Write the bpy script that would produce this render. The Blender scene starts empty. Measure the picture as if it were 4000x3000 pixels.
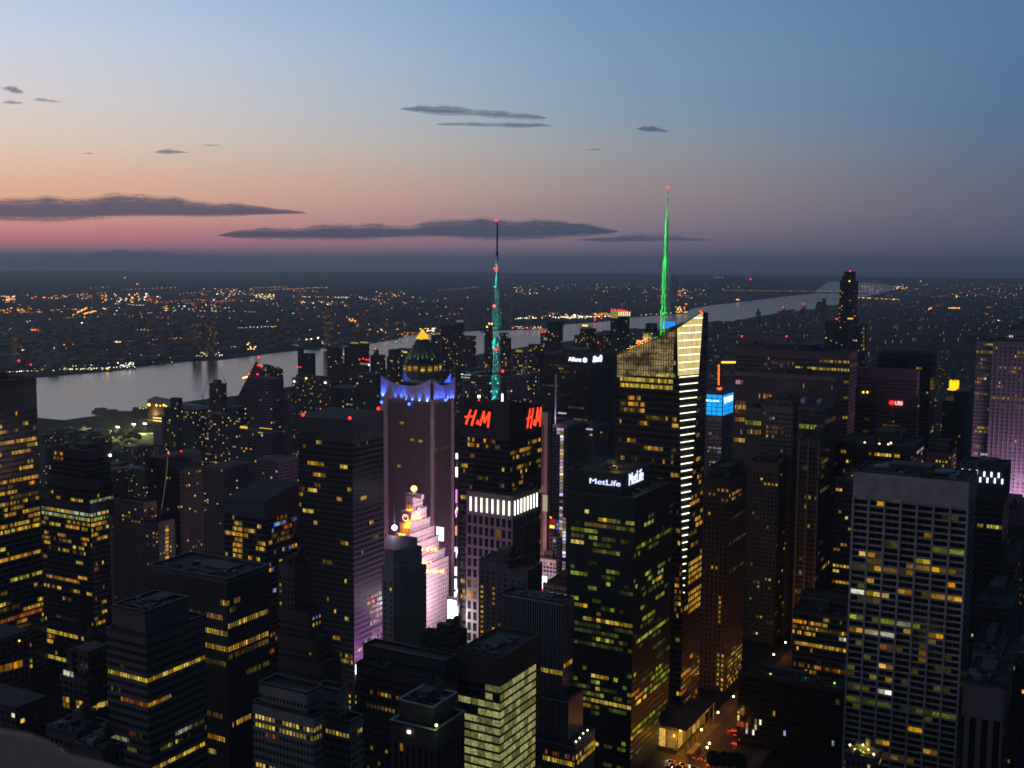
import bpy, math, random
from mathutils import Vector, Matrix
random.seed(7)
R = math.radians
scene = bpy.context.scene
COL = scene.collection

def lin(r, g, b):
    f = lambda c: (c/255/12.92 if c/255 <= 0.04045 else ((c/255+0.055)/1.055)**2.4)
    return (f(r), f(g), f(b), 1.0)

# ---------------------------------------------------------------- camera
# world: X runs along the cross streets, Y runs uptown along the avenues, metres; the camera stands on an observation deck
FPX, CX, CY = 4450.0, 2000.0, 1500.0          # focal length and centre of the photograph in its own pixels
CAM = Vector((0, 0, 321.0))
YAW, PITCH, ROLL = R(29), math.atan(480/FPX), R(0.4)
_f0 = Vector((-math.sin(YAW), math.cos(YAW), 0)); _r0 = Vector((math.cos(YAW), math.sin(YAW), 0)); _z = Vector((0, 0, 1))
FWD = _f0*math.cos(PITCH) - _z*math.sin(PITCH)
_u0 = _f0*math.sin(PITCH) + _z*math.cos(PITCH)
RIGHT = _r0*math.cos(ROLL) + _u0*math.sin(ROLL)
UP = _u0*math.cos(ROLL) - _r0*math.sin(ROLL)
cam = bpy.data.cameras.new('camera')
cam.sensor_width = 36; cam.lens = FPX/4000*36
cam.clip_start = 0.2; cam.clip_end = 300000
cam.dof.use_dof = True; cam.dof.focus_distance = 900; cam.dof.aperture_fstop = 40.05/1000/0.006
co = bpy.data.objects.new('camera', cam); COL.objects.link(co)
m = Matrix.Identity(4)
for i in range(3):
    m[i][0] = RIGHT[i]; m[i][1] = UP[i]; m[i][2] = -FWD[i]; m[i][3] = CAM[i]
co.matrix_world = m
scene.camera = co

def ray(x, y):
    return (FWD + RIGHT*((x-CX)/FPX) + UP*((CY-y)/FPX)).normalized()
def at(x, y, D):                               # point seen at (x, y) at horizontal distance D
    d = ray(x, y); return CAM + d*(D/math.hypot(d.x, d.y))
def gnd(x, y, z=0.0):                          # point seen at (x, y) on the level z
    d = ray(x, y); return CAM + d*((z-CAM.z)/d.z)
def pix(P):
    v = P-CAM; w = v.dot(FWD)
    return (CX+FPX*v.dot(RIGHT)/w, CY-FPX*v.dot(UP)/w)
def solve(P, axis, x):                         # slide P along an axis until it is seen in column x
    n = RIGHT*FPX - FWD*(x-CX); v = P-CAM
    return P[axis] - v.dot(n)/n[axis]
def on_s(x, y, v0):
    d = ray(x, y); return CAM + d*((v0-CAM.y)/d.y)
def on_e(x, y, u1):
    d = ray(x, y); return CAM + d*((u1-CAM.x)/d.x)

# ---------------------------------------------------------------- render settings, sky
scene.render.engine = 'CYCLES'
cy = scene.cycles
cy.use_denoising = True
cy.max_bounces = 5; cy.diffuse_bounces = 2; cy.glossy_bounces = 2; cy.transmission_bounces = 2
cy.volume_bounces = 2; cy.transparent_max_bounces = 24
cy.sample_clamp_indirect = 2.0
cy.filter_width = 1.7
cy.use_light_tree = True
vs = scene.view_settings
vs.view_transform = 'Standard'; vs.look = 'None'; vs.exposure = 0; vs.gamma = 1; vs.use_curve_mapping = False

class NT:                                      # small helper for node trees
    def __init__(s, tree): s.t = tree; s.n = tree.nodes; s.l = tree.links
    def new(s, typ, **kw):
        n = s.n.new(typ)
        for k, v in kw.items(): setattr(n, k, v)
        return n
    def link(s, a, b): s.l.new(a, b)
    def put(s, sock, v):
        if hasattr(v, 'is_output') or isinstance(v, bpy.types.NodeSocket): s.l.new(v, sock)
        else: sock.default_value = v
    def m(s, op, a, b=None, c=None, clamp=False):
        n = s.new('ShaderNodeMath', operation=op, use_clamp=clamp)
        for i, v in enumerate((a, b, c)):
            if v is not None: s.put(n.inputs[i], v)
        return n.outputs[0]
    def vm(s, op, a, b=None):
        n = s.new('ShaderNodeVectorMath', operation=op)
        s.put(n.inputs[0], a)
        if b is not None: s.put(n.inputs[1], b)
        return n.outputs['Value'] if op in ('DOT_PRODUCT', 'LENGTH') else n.outputs[0]
    def mix(s, f, a, b):
        n = s.new('ShaderNodeMix', data_type='RGBA')
        s.put(n.inputs[0], f); s.put(n.inputs[6], a); s.put(n.inputs[7], b)
        return n.outputs[2]
    def rng(s, v, a, b, c=0.0, d=1.0, smooth=False):
        n = s.new('ShaderNodeMapRange', interpolation_type='SMOOTHSTEP' if smooth else 'LINEAR')
        s.put(n.inputs[0], v)
        for i, q in enumerate((a, b, c, d)): n.inputs[i+1].default_value = q
        return n.outputs[0]
    def ramp(s, v, stops):
        n = s.new('ShaderNodeValToRGB'); s.put(n.inputs[0], v)
        e = n.color_ramp.elements
        while len(e) < len(stops): e.new(0.5)
        for q, (p, c) in zip(e, stops): q.position = p; q.color = c
        return n.outputs[0]
    def noise(s, vec, scale, detail=2.0, rough=0.5):
        n = s.new('ShaderNodeTexNoise'); s.put(n.inputs['Vector'], vec)
        n.inputs['Scale'].default_value = scale; n.inputs['Detail'].default_value = detail; n.inputs['Roughness'].default_value = rough
        return n.outputs[0]

W = bpy.data.worlds.new('World'); scene.world = W; W.use_nodes = True
k = NT(W.node_tree)
tc = k.new('ShaderNodeTexCoord').outputs['Generated']
el = k.m('MULTIPLY', k.m('ARCSINE', k.vm('DOT_PRODUCT', tc, (0, 0, 1))), 180/math.pi)
az = k.m('MULTIPLY', k.m('ARCTAN2', k.vm('DOT_PRODUCT', tc, tuple(_r0)), k.vm('DOT_PRODUCT', tc, tuple(_f0))), 180/math.pi)
SKY = {   # elevation in degrees : colour, at four azimuths (dusk: the afterglow lies to the left)
 'l': [(-2, (62, 72, 98)), (-.6, (74, 82, 108)), (.15, (138, 114, 136)), (.8, (202, 124, 134)), (1.6, (224, 150, 140)), (2.8, (238, 178, 150)), (4.1, (236, 194, 166)), (5.6, (230, 208, 192)), (7.4, (222, 213, 213)), (9.8, (207, 214, 230)), (12.9, (182, 203, 234)), (25, (66, 82, 110))],
 'm': [(-2, (56, 65, 90)), (-.6, (70, 79, 102)), (.05, (98, 100, 124)), (.8, (130, 116, 137)), (1.9, (156, 134, 143)), (3.4, (174, 152, 148)), (5.4, (170, 169, 170)), (7.2, (150, 171, 188)), (9.8, (138, 168, 196)), (12.9, (121, 160, 197)), (25, (44, 60, 88))],
 'r': [(-2, (44, 54, 76)), (-.6, (58, 68, 90)), (.2, (74, 82, 108)), (1.3, (84, 90, 114)), (2.8, (88, 98, 122)), (4.8, (84, 104, 132)), (7.2, (76, 110, 146)), (9.8, (80, 114, 149)), (12.9, (77, 114, 151)), (25, (36, 49, 74))],
 'b': [(-2, (19, 20, 30)), (0, (25, 27, 42)), (6, (29, 33, 52)), (14, (29, 37, 60)), (25, (29, 39, 66))]}
pos = k.m('DIVIDE', k.m('ADD', el, 2.0), 27.0, clamp=True)
rp = {q: k.ramp(pos, [((e+2)/27.0, lin(*c)) for e, c in st]) for q, st in SKY.items()}
c = k.mix(k.rng(az, -31, 9, smooth=True), rp['l'], rp['m'])
c = k.mix(k.rng(az, -9, 31, smooth=True), c, rp['r'])
c = k.mix(k.rng(az, 25, 100, smooth=True), c, rp['b'])
c = k.mix(k.rng(az, -80, -160, smooth=True), c, rp['b'])
bg = W.node_tree.nodes['Background']; k.link(c, bg.inputs[0]); bg.inputs[1].default_value = 1.0
HAZE = 5.0e-5

# ---------------------------------------------------------------- materials
def mat(name):
    mm = bpy.data.materials.new(name); mm.use_nodes = True
    t = NT(mm.node_tree)
    return mm, t, mm.node_tree.nodes['Principled BSDF']
_plain = {}
def plain(name, col, rough=0.7, metal=0.0, var=0.35, scale=0.15, spec=0.5):
    if name in _plain: return _plain[name]
    mm, t, p = mat(name)
    g = t.new('ShaderNodeNewGeometry').outputs['Position']
    n = t.noise(g, scale, 5, 0.65)
    f = t.rng(n, 0.25, 0.75, 1-var, 1+var)
    t.link(t.vm('MULTIPLY', (col[0], col[1], col[2]), t.new_comb(f)), p.inputs['Base Color'])
    p.inputs['Roughness'].default_value = rough; p.inputs['Metallic'].default_value = metal
    p.inputs['Specular IOR Level'].default_value = spec
    _plain[name] = mm
    return mm
def _comb(s, f):
    n = s.new('ShaderNodeCombineXYZ')
    for i in range(3): s.put(n.inputs[i], f)
    return n.outputs[0]
NT.new_comb = _comb

def rand_each(t):                              # a random number for each object and each loose piece of it
    a = t.new('ShaderNodeObjectInfo').outputs['Random']; b = t.new('ShaderNodeNewGeometry').outputs['Random Per Island']
    return t.m('FRACT', t.m('ADD', a, b))
WCOL = {'amber': (234, 176, 64), 'yellow': (236, 200, 88), 'green': (190, 202, 70), 'pale': (226, 230, 190), 'white': (255, 246, 222),
        'orange': (242, 166, 62), 'dim': (118, 94, 34), 'dimgreen': (88, 98, 34), 'red': (236, 70, 52), 'blue': (80, 120, 255), 'pink': (245, 190, 215),
        'cold': (176, 190, 235), 'rust': (190, 92, 34), 'office': (208, 206, 132), 'dimoffice': (138, 138, 80), 'lilac': (226, 216, 255)}
WSTR = {'amber': 1.0, 'yellow': 1.15, 'green': .8, 'pale': .8, 'white': 1.5, 'orange': 1.0, 'dim': .8, 'dimgreen': .8, 'red': 1.2, 'blue': 1.2, 'pink': .9, 'cold': .75, 'rust': .8, 'office': .72, 'dimoffice': .75, 'lilac': 1.5}
_win = {}
def winmat(key):                               # a lit room behind glass: uneven brightness from blinds, ceilings and furniture
    if key in _win: return _win[key]
    mm, t, p = mat('lit_glass_'+key)
    r = rand_each(t)
    g = t.new('ShaderNodeNewGeometry').outputs['Position']
    n = t.noise(t.vm('MULTIPLY', g, (0.9, 0.9, 0.55)), 1.0, 3, 0.7)
    f = t.m('MULTIPLY', t.rng(n, 0.3, 0.72, 0.2, 1.5), t.rng(t.m('POWER', r, 2.0), 0, 1, *((0.7, 1.0) if 'office' in key else (0.2, 1.25))))
    h = t.new('ShaderNodeHueSaturation'); h.inputs['Color'].default_value = lin(*WCOL[key])
    r2 = t.m('FRACT', t.m('MULTIPLY', r, 17.3))
    t.link(t.rng(r2, 0, 1, 0.494, 0.512), h.inputs['Hue']); t.link(t.rng(r2, 0, 1, 1.14, 0.92), h.inputs['Saturation'])
    p.inputs['Base Color'].default_value = (0.02, 0.02, 0.02, 1); p.inputs['Roughness'].default_value = 0.25
    t.link(h.outputs[0], p.inputs['Emission Color']); t.link(t.m('MULTIPLY', f, WSTR[key]*0.82), p.inputs['Emission Strength'])
    mm.cycles.emission_sampling = 'NONE'
    _win[key] = mm
    return mm
_glow = {}
def glow(name, rgb, s, sample=False):          # a lamp, a screen, a lit letter
    key = (name, s)
    if key in _glow: return _glow[key]
    mm, t, p = mat(name)
    p.inputs['Base Color'].default_value = (0.02, 0.02, 0.02, 1)
    p.inputs['Emission Color'].default_value = lin(*rgb); p.inputs['Emission Strength'].default_value = s
    mm.cycles.emission_sampling = 'FRONT_BACK' if sample else 'NONE'
    _glow[key] = mm
    return mm

def facade(name, wall=(.2, .2, .2), glass=(.012, .015, .02), fh=3.8, bw=2.4, hf=.6, wf=.8, par=4.0, lit=0.0, tint=('amber', 'yellow', 'orange'),
           litk=1.0, gr=.18, wr=.75, rows=0.6, roof=(.03, .03, .033), metal=0.0):
    mm, t, p = mat('facade_'+name)
    uv = t.new('ShaderNodeUVMap', uv_map='m').outputs[0]
    sp = t.new('ShaderNodeSeparateXYZ'); t.link(uv, sp.inputs[0]); u, v = sp.outputs[0], sp.outputs[1]
    gz = t.new('ShaderNodeNewGeometry'); nz = t.new('ShaderNodeSeparateXYZ'); t.link(gz.outputs['Normal'], nz.inputs[0])
    pos = gz.outputs['Position']
    top = t.m('GREATER_THAN', t.m('ABSOLUTE', nz.outputs[2]), 0.35)
    cu, cv = t.m('DIVIDE', u, bw), t.m('DIVIDE', t.m('SUBTRACT', v, par), fh)
    fu, fv = t.m('FRACT', cu), t.m('FRACT', cv)
    iu, iv = t.m('FLOOR', cu), t.m('FLOOR', cv)
    inw = t.m('MULTIPLY', t.m('LESS_THAN', t.m('ABSOLUTE', t.m('SUBTRACT', fu, .5)), wf/2), t.m('LESS_THAN', t.m('ABSOLUTE', t.m('SUBTRACT', fv, .5)), hf/2))
    inw = t.m('MULTIPLY', inw, t.m('GREATER_THAN', cv, 0.0))
    inw = t.m('MULTIPLY', inw, t.m('SUBTRACT', 1.0, top))
    orn = t.new('ShaderNodeObjectInfo').outputs['Random']
    seed = t.m('MULTIPLY', orn, 991.0)
    cell = t.new('ShaderNodeCombineXYZ'); t.put(cell.inputs[0], iu); t.put(cell.inputs[1], iv); t.put(cell.inputs[2], seed)
    wn = t.new('ShaderNodeTexWhiteNoise', noise_dimensions='3D'); t.link(cell.outputs[0], wn.inputs[0])
    wc = t.new('ShaderNodeSeparateColor'); t.link(wn.outputs['Color'], wc.inputs[0])
    # wall: stains and panel-to-panel variation of the material itself
    n = t.noise(t.vm('MULTIPLY', pos, (1, 1, .3)), .05, 6, .7); n2 = t.noise(pos, .6, 3, .6)
    f = t.m('MULTIPLY', t.rng(n, .25, .75, .72, 1.28), t.rng(n2, .25, .75, .85, 1.15))
    wcol = t.vm('MULTIPLY', tuple(wall), t.new_comb(f))
    rf = t.rng(t.noise(pos, .12, 6, .75), .3, .7, .35, 1.9)
    rcol = t.vm('MULTIPLY', tuple(roof), t.new_comb(rf))
    gcol = t.vm('MULTIPLY', tuple(glass), t.new_comb(t.rng(wc.outputs[0], 0, 1, .5, 1.6)))
    base = t.mix(inw, wcol, gcol); base = t.mix(top, base, rcol)
    t.link(base, p.inputs['Base Color'])
    t.link(t.mix(inw, (wr,)*3+(1,), (gr,)*3+(1,)), p.inputs['Roughness'])
    p.inputs['Metallic'].default_value = metal
    if lit > 0:
        rn = t.new('ShaderNodeTexWhiteNoise', noise_dimensions='2D')
        c2 = t.new('ShaderNodeCombineXYZ'); t.put(c2.inputs[0], iv); t.put(c2.inputs[1], seed); t.link(c2.outputs[0], rn.inputs[0])
        act = t.m('POWER', rn.outputs['Value'], 2.5)
        thr = t.m('MULTIPLY', t.m('ADD', 1-rows, t.m('MULTIPLY', act, 3.2*rows)), lit)
        on = t.m('MULTIPLY', t.m('LESS_THAN', wn.outputs['Value'], thr), inw)
        st = [((i+.0)/len(tint), lin(*WCOL[c])) for i, c in enumerate(tint)]
        rp = t.new('ShaderNodeValToRGB'); rp.color_ramp.interpolation = 'CONSTANT'; t.link(wc.outputs[1], rp.inputs[0])
        e = rp.color_ramp.elements
        while len(e) < max(2, len(st)): e.new(.5)
        for q, (a, b) in zip(e, st): q.position = a; q.color = b
        t.link(rp.outputs[0], p.inputs['Emission Color'])
        t.link(t.m('MULTIPLY', on, t.rng(t.m('POWER', wc.outputs[2], 2.0), 0, 1, .18*litk, 1.15*litk)), p.inputs['Emission Strength'])
    mm.cycles.emission_sampling = 'NONE'
    return mm

# ---------------------------------------------------------------- geometry helpers
class MB:
    def __init__(s): s.v = []; s.f = []; s.uv = []; s.mi = []
    def quad(s, pts, uvs=None, mi=0):
        i = len(s.v); s.v += [tuple(p) for p in pts]; s.f.append(tuple(range(i, i+len(pts)))); s.uv.append(uvs or [(0, 0)]*len(pts)); s.mi.append(mi)
    def box(s, x0, x1, y0, y1, z0, z1, mi=0):
        i = len(s.v)
        s.v += [(x0, y0, z0), (x1, y0, z0), (x1, y1, z0), (x0, y1, z0), (x0, y0, z1), (x1, y0, z1), (x1, y1, z1), (x0, y1, z1)]
        for q in ((0, 1, 5, 4), (1, 2, 6, 5), (2, 3, 7, 6), (3, 0, 4, 7), (4, 5, 6, 7), (3, 2, 1, 0)):
            s.f.append(tuple(i+a for a in q)); s.uv.append([(0, 0)]*4); s.mi.append(mi)
    def bar(s, a, b, w, w2=None, n=6, mi=0):
        a, b = Vector(a), Vector(b); d = (b-a); w2 = w if w2 is None else w2
        if d.length < 1e-6: return
        d.normalize(); q = d.orthogonal().normalized(); r = d.cross(q); i = len(s.v)
        for P, ww in ((a, w), (b, w2)):
            for j in range(n):
                t = 2*math.pi*j/n; s.v.append(tuple(P+(q*math.cos(t)+r*math.sin(t))*ww/2))
        for j in range(n):
            l = (j+1) % n; s.f.append((i+j, i+l, i+n+l, i+n+j)); s.uv.append([(0, 0)]*4); s.mi.append(mi)
        s.f.append(tuple(i+n-1-j for j in range(n))); s.uv.append([(0, 0)]*n); s.mi.append(mi)
        s.f.append(tuple(i+n+j for j in range(n))); s.uv.append([(0, 0)]*n); s.mi.append(mi)
    def lathe(s, prof, c=(0, 0), n=24, mi=0, rot=0.0):
        i = len(s.v)
        for r, z in prof:
            for j in range(n):
                t = 2*math.pi*j/n+rot; s.v.append((c[0]+r*math.cos(t), c[1]+r*math.sin(t), z))
        for q in range(len(prof)-1):
            for j in range(n):
                l = (j+1) % n; s.f.append((i+q*n+j, i+q*n+l, i+q*n+n+l, i+q*n+n+j)); s.uv.append([(j*1.5, 0)]*4); s.mi.append(mi)
        s.f.append(tuple(i+n-1-j for j in range(n))); s.uv.append([(0, 0)]*n); s.mi.append(mi)
        o = i+(len(prof)-1)*n; s.f.append(tuple(o+j for j in range(n))); s.uv.append([(0, 0)]*n); s.mi.append(mi)
    def mesh(s, name, mats):
        me = bpy.data.meshes.new(name); me.from_pydata(s.v, [], s.f)
        lay = me.uv_layers.new(name='m'); k = 0
        flat = [c for q in s.uv for c in q]
        lay.data.foreach_set('uv', [x for c in flat for x in c])
        for q in (mats if isinstance(mats, (list, tuple)) else [mats]): me.materials.append(q)
        me.polygons.foreach_set('material_index', s.mi)
        me.update(); return me
    def build(s, name, mats, parent=None, loc=(0, 0, 0), smooth=False):
        me = s.mesh(name, mats)
        if smooth: me.polygons.foreach_set('use_smooth', [True]*len(me.polygons))
        o = bpy.data.objects.new(name, me); COL.objects.link(o); o.location = loc
        if parent: o.parent = parent
        return o
def empty(name, loc, label=None, cat=None, group=None, kind=None):
    o = bpy.data.objects.new(name, None); COL.objects.link(o); o.location = loc; o.empty_display_size = 1
    return tag(o, label, cat, group, kind)
def tag(o, label=None, cat=None, group=None, kind=None):
    if label: o['label'] = label
    if cat: o['category'] = cat
    if group: o['group'] = group
    if kind: o['kind'] = kind
    return o
def place(name, me, parent, loc, scale=(1, 1, 1), rot=None):
    o = bpy.data.objects.new(name, me); COL.objects.link(o); o.location = loc; o.scale = scale; o.parent = parent
    if rot: o.rotation_euler = rot
    return o
def lamp(kind, loc, col, power, parent=None, size=1.0, to=None, spot=90, blend=.6, name='floodlight', tow=None):
    if tow is not None: to = Vector(tow)-(parent.location if parent else Vector())
    l = bpy.data.lights.new(name, kind); l.color = col[:3]; l.energy = power
    if kind == 'AREA': l.size = size
    elif kind in ('POINT', 'SPOT'): l.shadow_soft_size = size
    if kind == 'SPOT': l.spot_size = R(spot); l.spot_blend = blend
    o = bpy.data.objects.new(name, l); COL.objects.link(o); o.location = loc
    if to is not None: o.rotation_euler = (Vector(to)-Vector(loc)).to_track_quat('-Z', 'Y').to_euler()
    if parent: o.parent = parent; 
    return o
unit = {}
def ubox(m_):
    if m_.name not in unit:
        b = MB(); b.box(-.5, .5, -.5, .5, -.5, .5); unit[m_.name] = b.mesh('block', m_)
    return unit[m_.name]
def uball(m_):
    q = 'ball'+m_.name
    if q not in unit:
        b = MB(); b.lathe([(math.sin(math.pi*i/8)*.5+1e-4, -math.cos(math.pi*i/8)*.5) for i in range(9)], n=12); me = b.mesh('ball', m_)
        me.polygons.foreach_set('use_smooth', [True]*len(me.polygons)); unit[q] = me
    return unit[q]

# ---------------------------------------------------------------- buildings
# A building is one or more blocks standing on the street grid, so each shows a south wall, an east wall and a roof.
cover = [3000.0]*1001                          # highest row already taken by nearer buildings, per column: what lies behind is not built
def colr(x): return min(1000, max(0, int(round(x/4))))
class Block: pass
def block(D, xl, xc, xr, yc, yl=None, yr=None, v0=None, u1=None, width=None, depth=None, z0=0.0, zt=None, st=None):
    b = Block(); b.st = st or {}
    if v0 is not None: P = on_s(xc, yc, v0)
    elif u1 is not None: P = on_e(xc, yc, u1)
    else: P = at(xc, yc, D)
    b.D = math.hypot(P.x, P.y); b.u1, b.v0, b.z = P.x, P.y, P.z
    b.u0 = P.x-width if width else solve(P, 0, xl)
    b.v1 = P.y+depth if depth else (solve(P, 1, xr) if xr else P.y+30)
    if b.v1 < b.v0+4 or b.v1 > b.v0+220: b.v1 = b.v0+45
    b.zl = on_s(xl, yl, b.v0).z if yl else b.z
    b.zr = on_e(xr, yr, b.u1).z if yr else b.z
    b.z0 = z0
    return b
def corners(b):
    return [pix(Vector((b.u0, b.v0, b.zl))), pix(Vector((b.u1, b.v0, b.z))), pix(Vector((b.u1, b.v1, b.zr)))]
def shade_cover(b):
    c = corners(b)
    for (xa, ya), (xb, yb) in zip(c, c[1:]):
        for i in range(colr(xa), colr(xb)+1):
            if xb > xa: cover[i] = min(cover[i], ya+(yb-ya)*min(1, max(0, (i*4-xa)/(xb-xa))))
def box_mb(b, o):
    q = MB(); x0, x1, y0, y1, z0 = b.u0-o[0], b.u1-o[0], b.v0-o[1], b.v1-o[1], b.z0
    zb = b.zl+b.zr-b.z; w, d = x1-x0, y1-y0; zt = b.z
    T = lambda u, z: (u, zt-z)
    q.quad([(x0, y0, z0), (x1, y0, z0), (x1, y0, b.z), (x0, y0, b.zl)], [T(w, z0), T(0, z0), T(0, b.z), T(w, b.zl)])
    q.quad([(x1, y0, z0), (x1, y1, z0), (x1, y1, b.zr), (x1, y0, b.z)], [T(1000, z0), T(1000+d, z0), T(1000+d, b.zr), T(1000, b.z)])
    q.quad([(x1, y1, z0), (x0, y1, z0), (x0, y1, zb), (x1, y1, b.zr)], [T(2000, z0), T(2000+w, z0), T(2000+w, zb), T(2000, b.zr)])
    q.quad([(x0, y1, z0), (x0, y0, z0), (x0, y0, b.zl), (x0, y1, zb)], [T(3000, z0), T(3000+d, z0), T(3000+d, b.zl), T(3000, zb)])
    q.quad([(x0, y0, b.zl), (x1, y0, b.z), (x1, y1, b.zr), (x0, y1, zb)])
    q.quad([(x0, y1, z0), (x1, y1, z0), (x1, y0, z0), (x0, y0, z0)])
    return q
MET = plain('roof_metal', (.06, .06, .065), .5); TARROOF = plain('tar_roof', (.045, .045, .05), .9); PALE = plain('pale_roof', (.24, .24, .25), .7)
CONC = plain('concrete', (.11, .105, .10), .85); WOOD = plain('tank_wood', (.10, .07, .05), .9)
BLD = {}; JOBS = []
def building(name, label, blocks, st, wins=(), cat='building', group=None, roof=True, key=None, hook=None, mult=1):
    JOBS.append(dict(name=name, label=label, blocks=blocks, st=st, wins=wins, cat=cat, group=group, roof=roof, key=key, hook=hook))
def hidden(px, py):
    return py > cover[colr(px)]+10 or px < -20 or px > 4020 or py > 3020
def face_windows(b, st, spec, rng):
    """lit rooms on one wall; spec = ('rnd', faces, prob, colours) or ('row', face, y, x0, x1, colour, prob)"""
    out = []; st = dict(st, **getattr(b, 'st', {})); lh = st.get('lh')
    fh, bw, hf, wf, par = st.get('fh', 3.8), st.get('bw', 2.4), st.get('hf', .6), st.get('wf', .8), st.get('par', 4.0)
    def put(face, j, kf, c):
        u = (j+.5)*bw; z = b.z-par-(kf+.5)*fh
        L = b.u1-b.u0 if face == 'S' else b.v1-b.v0
        if u+bw*wf/2 > L or z < b.z0+1 or z > b.z-1 or j < 0: return
        P = Vector((b.u1-u, b.v0, z)) if face == 'S' else Vector((b.u1, b.v0+u, z))
        px, py = pix(P)
        if hidden(px, py): return
        r = P-CAM; cosn = abs(r.y if face == 'S' else r.x)/r.length
        out.append((bw*wf*hf*fh*cosn/r.length_squared, face, P, bw*wf, lh or fh*hf, c))
    if spec[0] == 'rnd':
        _, faces, prob, cols = spec[:4]; runs = spec[4] if len(spec) > 4 else 3.0
        cols = cols.split(',')
        for face in faces:
            L = b.u1-b.u0 if face == 'S' else b.v1-b.v0
            for kf in range(int((b.z-b.z0-par)/fh)):
                act = rng.random()**2*2.6*prob; j = 0; nb = int(L/bw)
                while j < nb:
                    if rng.random() < act/runs:
                        c = rng.choice(cols)
                        for _i in range(max(1, int(rng.expovariate(1/runs)+.5))):
                            put(face, j, kf, c); j += 1
                    else: j += 1
    elif spec[0] == 'floor':
        _, face, k0, k1, cols, prob, j0 = spec; L = b.u1-b.u0 if face == 'S' else b.v1-b.v0
        for kf in range(k0, k1):
            for j in range(int(L*j0/bw) if j0 >= 0 else 0, int(L/bw) if j0 >= 0 else int(-L*j0/bw)):
                if rng.random() < prob: put(face, j, kf, rng.choice(cols))
    else:
        _, face, y, x0, x1, c, prob = spec[:7]
        P0 = on_s(x0, y, b.v0) if face == 'S' else on_e(x0, y, b.u1)
        kf = round((b.z-par-P0.z)/fh-.5)
        Q = Vector((b.u1, b.v0, b.z-par-(kf+.5)*fh))
        ax = 0 if face == 'S' else 1
        a, e = solve(Q, ax, x0), solve(Q, ax, x1)
        us = sorted((b.u1-a, b.u1-e)) if face == 'S' else sorted((a-b.v0, e-b.v0))
        for j in range(max(0, int(us[0]/bw+.3)), int(us[1]/bw+.7)):
            if rng.random() < prob: put(face, j, kf, c if isinstance(c, str) else rng.choice(c))
    return out
def emit_windows(root, o, ws):
    ws.sort(key=lambda w: -w[0]); rest = {}
    for i, (a, face, P, w, h, c) in enumerate(ws):
        mm = winmat(c); L = (P.x-o[0], P.y-o[1], P.z)
        sc = (w, .3, h) if face == 'S' else (.3, w, h)
        off = (0, .09, 0) if face == 'S' else (-.09, 0, 0)
        L = tuple(p+q for p, q in zip(L, off))
        if i < 100: place('window', ubox(mm), root, L, sc)
        else: rest.setdefault(c, []).append((L, sc))
    if rest:
        q = MB(); mats = []
        for n, (c, ls) in enumerate(rest.items()):
            mats.append(winmat(c))
            for L, s in ls: q.box(L[0]-s[0]/2, L[0]+s[0]/2, L[1]-s[1]/2, L[1]+s[1]/2, L[2]-s[2]/2, L[2]+s[2]/2, n)
        tag(q.build('windows', mats, root), kind='stuff')
def roof_bits(root, b, o, rng, big=True):
    x0, x1, y0, y1, z = b.u0-o[0], b.u1-o[0], b.v0-o[1], b.v1-o[1], b.z
    w, d = x1-x0, y1-y0
    if b.zl != b.z or b.zr != b.z: return
    t, h = .5, 1.2
    q = MB(); q.box(x0+.003, x1-.003, y0+.003, y0+t, z, z+h); q.box(x0+.003, x1-.003, y1-t, y1-.003, z, z+h); q.box(x0+.003, x0+t, y0+t, y1-t, z, z+h); q.box(x1-t, x1-.003, y0+t, y1-t, z, z+h)
    q.build('parapet', MET, root)
    if not big or w < 8 or d < 8: return
    flat = b.st.get('flat'); q = MB(); a = .2+.2*rng.random(); e = .45+.25*rng.random(); ph = 1.2 if flat else 3+4*rng.random()
    q.box(x0+w*a, x0+w*(a+.38), y0+d*(e-.1), y0+d*(e+.3), z, z+ph); q.build('penthouse', CONC, root)
    for i in range(rng.randint(3, 6) if b.D > 750 else rng.randint(9, 15)):
        rx, ry = x0+w*(.06+.82*rng.random()), y0+d*(.06+(.26 if i < 8 else .8)*rng.random()); s = 1.2+2.6*rng.random(); hh = (.6 if flat else 1.2)+(.8 if flat else 2)*rng.random()
        q = MB(); q.box(rx, rx+s, ry, ry+s*(.6+rng.random()), z, z+hh); q.box(rx+s*.2, rx+s*.8, ry+s*.1, ry+s*.5, z+hh, z+hh+.5)
        q.build('roof_unit', rng.choice([MET, PALE, CONC]), root)
    if b.D < 750:
        q = MB(); ya = y0+d*rng.uniform(.1, .3); q.bar((x0+w*.1, ya, z+.8), (x0+w*.9, ya, z+.8), .6, n=6); q.bar((x0+w*.5, ya, z+.8), (x0+w*.5, y1-2, z+.8), .5, n=6)
        for i in range(5): q.box(x0+w*(.1+.19*i), x0+w*(.1+.19*i)+.3, ya-.2, ya+.2, z, z+.8)
        q.build('roof_duct', PALE, root)
    if rng.random() < .5 and not flat:
        q = MB(); tx, ty = x0+w*(.65+.2*rng.random()), y0+d*.6; r = 2
        for sx in (-1, 1):
            for sy in (-1, 1): q.bar((tx+sx*r*.8, ty+sy*r*.8, z), (tx+sx*r*.8, ty+sy*r*.8, z+4), .25)
        q.lathe([(r, z+4), (r, z+8)], (tx, ty), 14); q.lathe([(r*1.08, z+8), (.1, z+9.4)], (tx, ty), 14); q.build('water_tank', WOOD, root)
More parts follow.
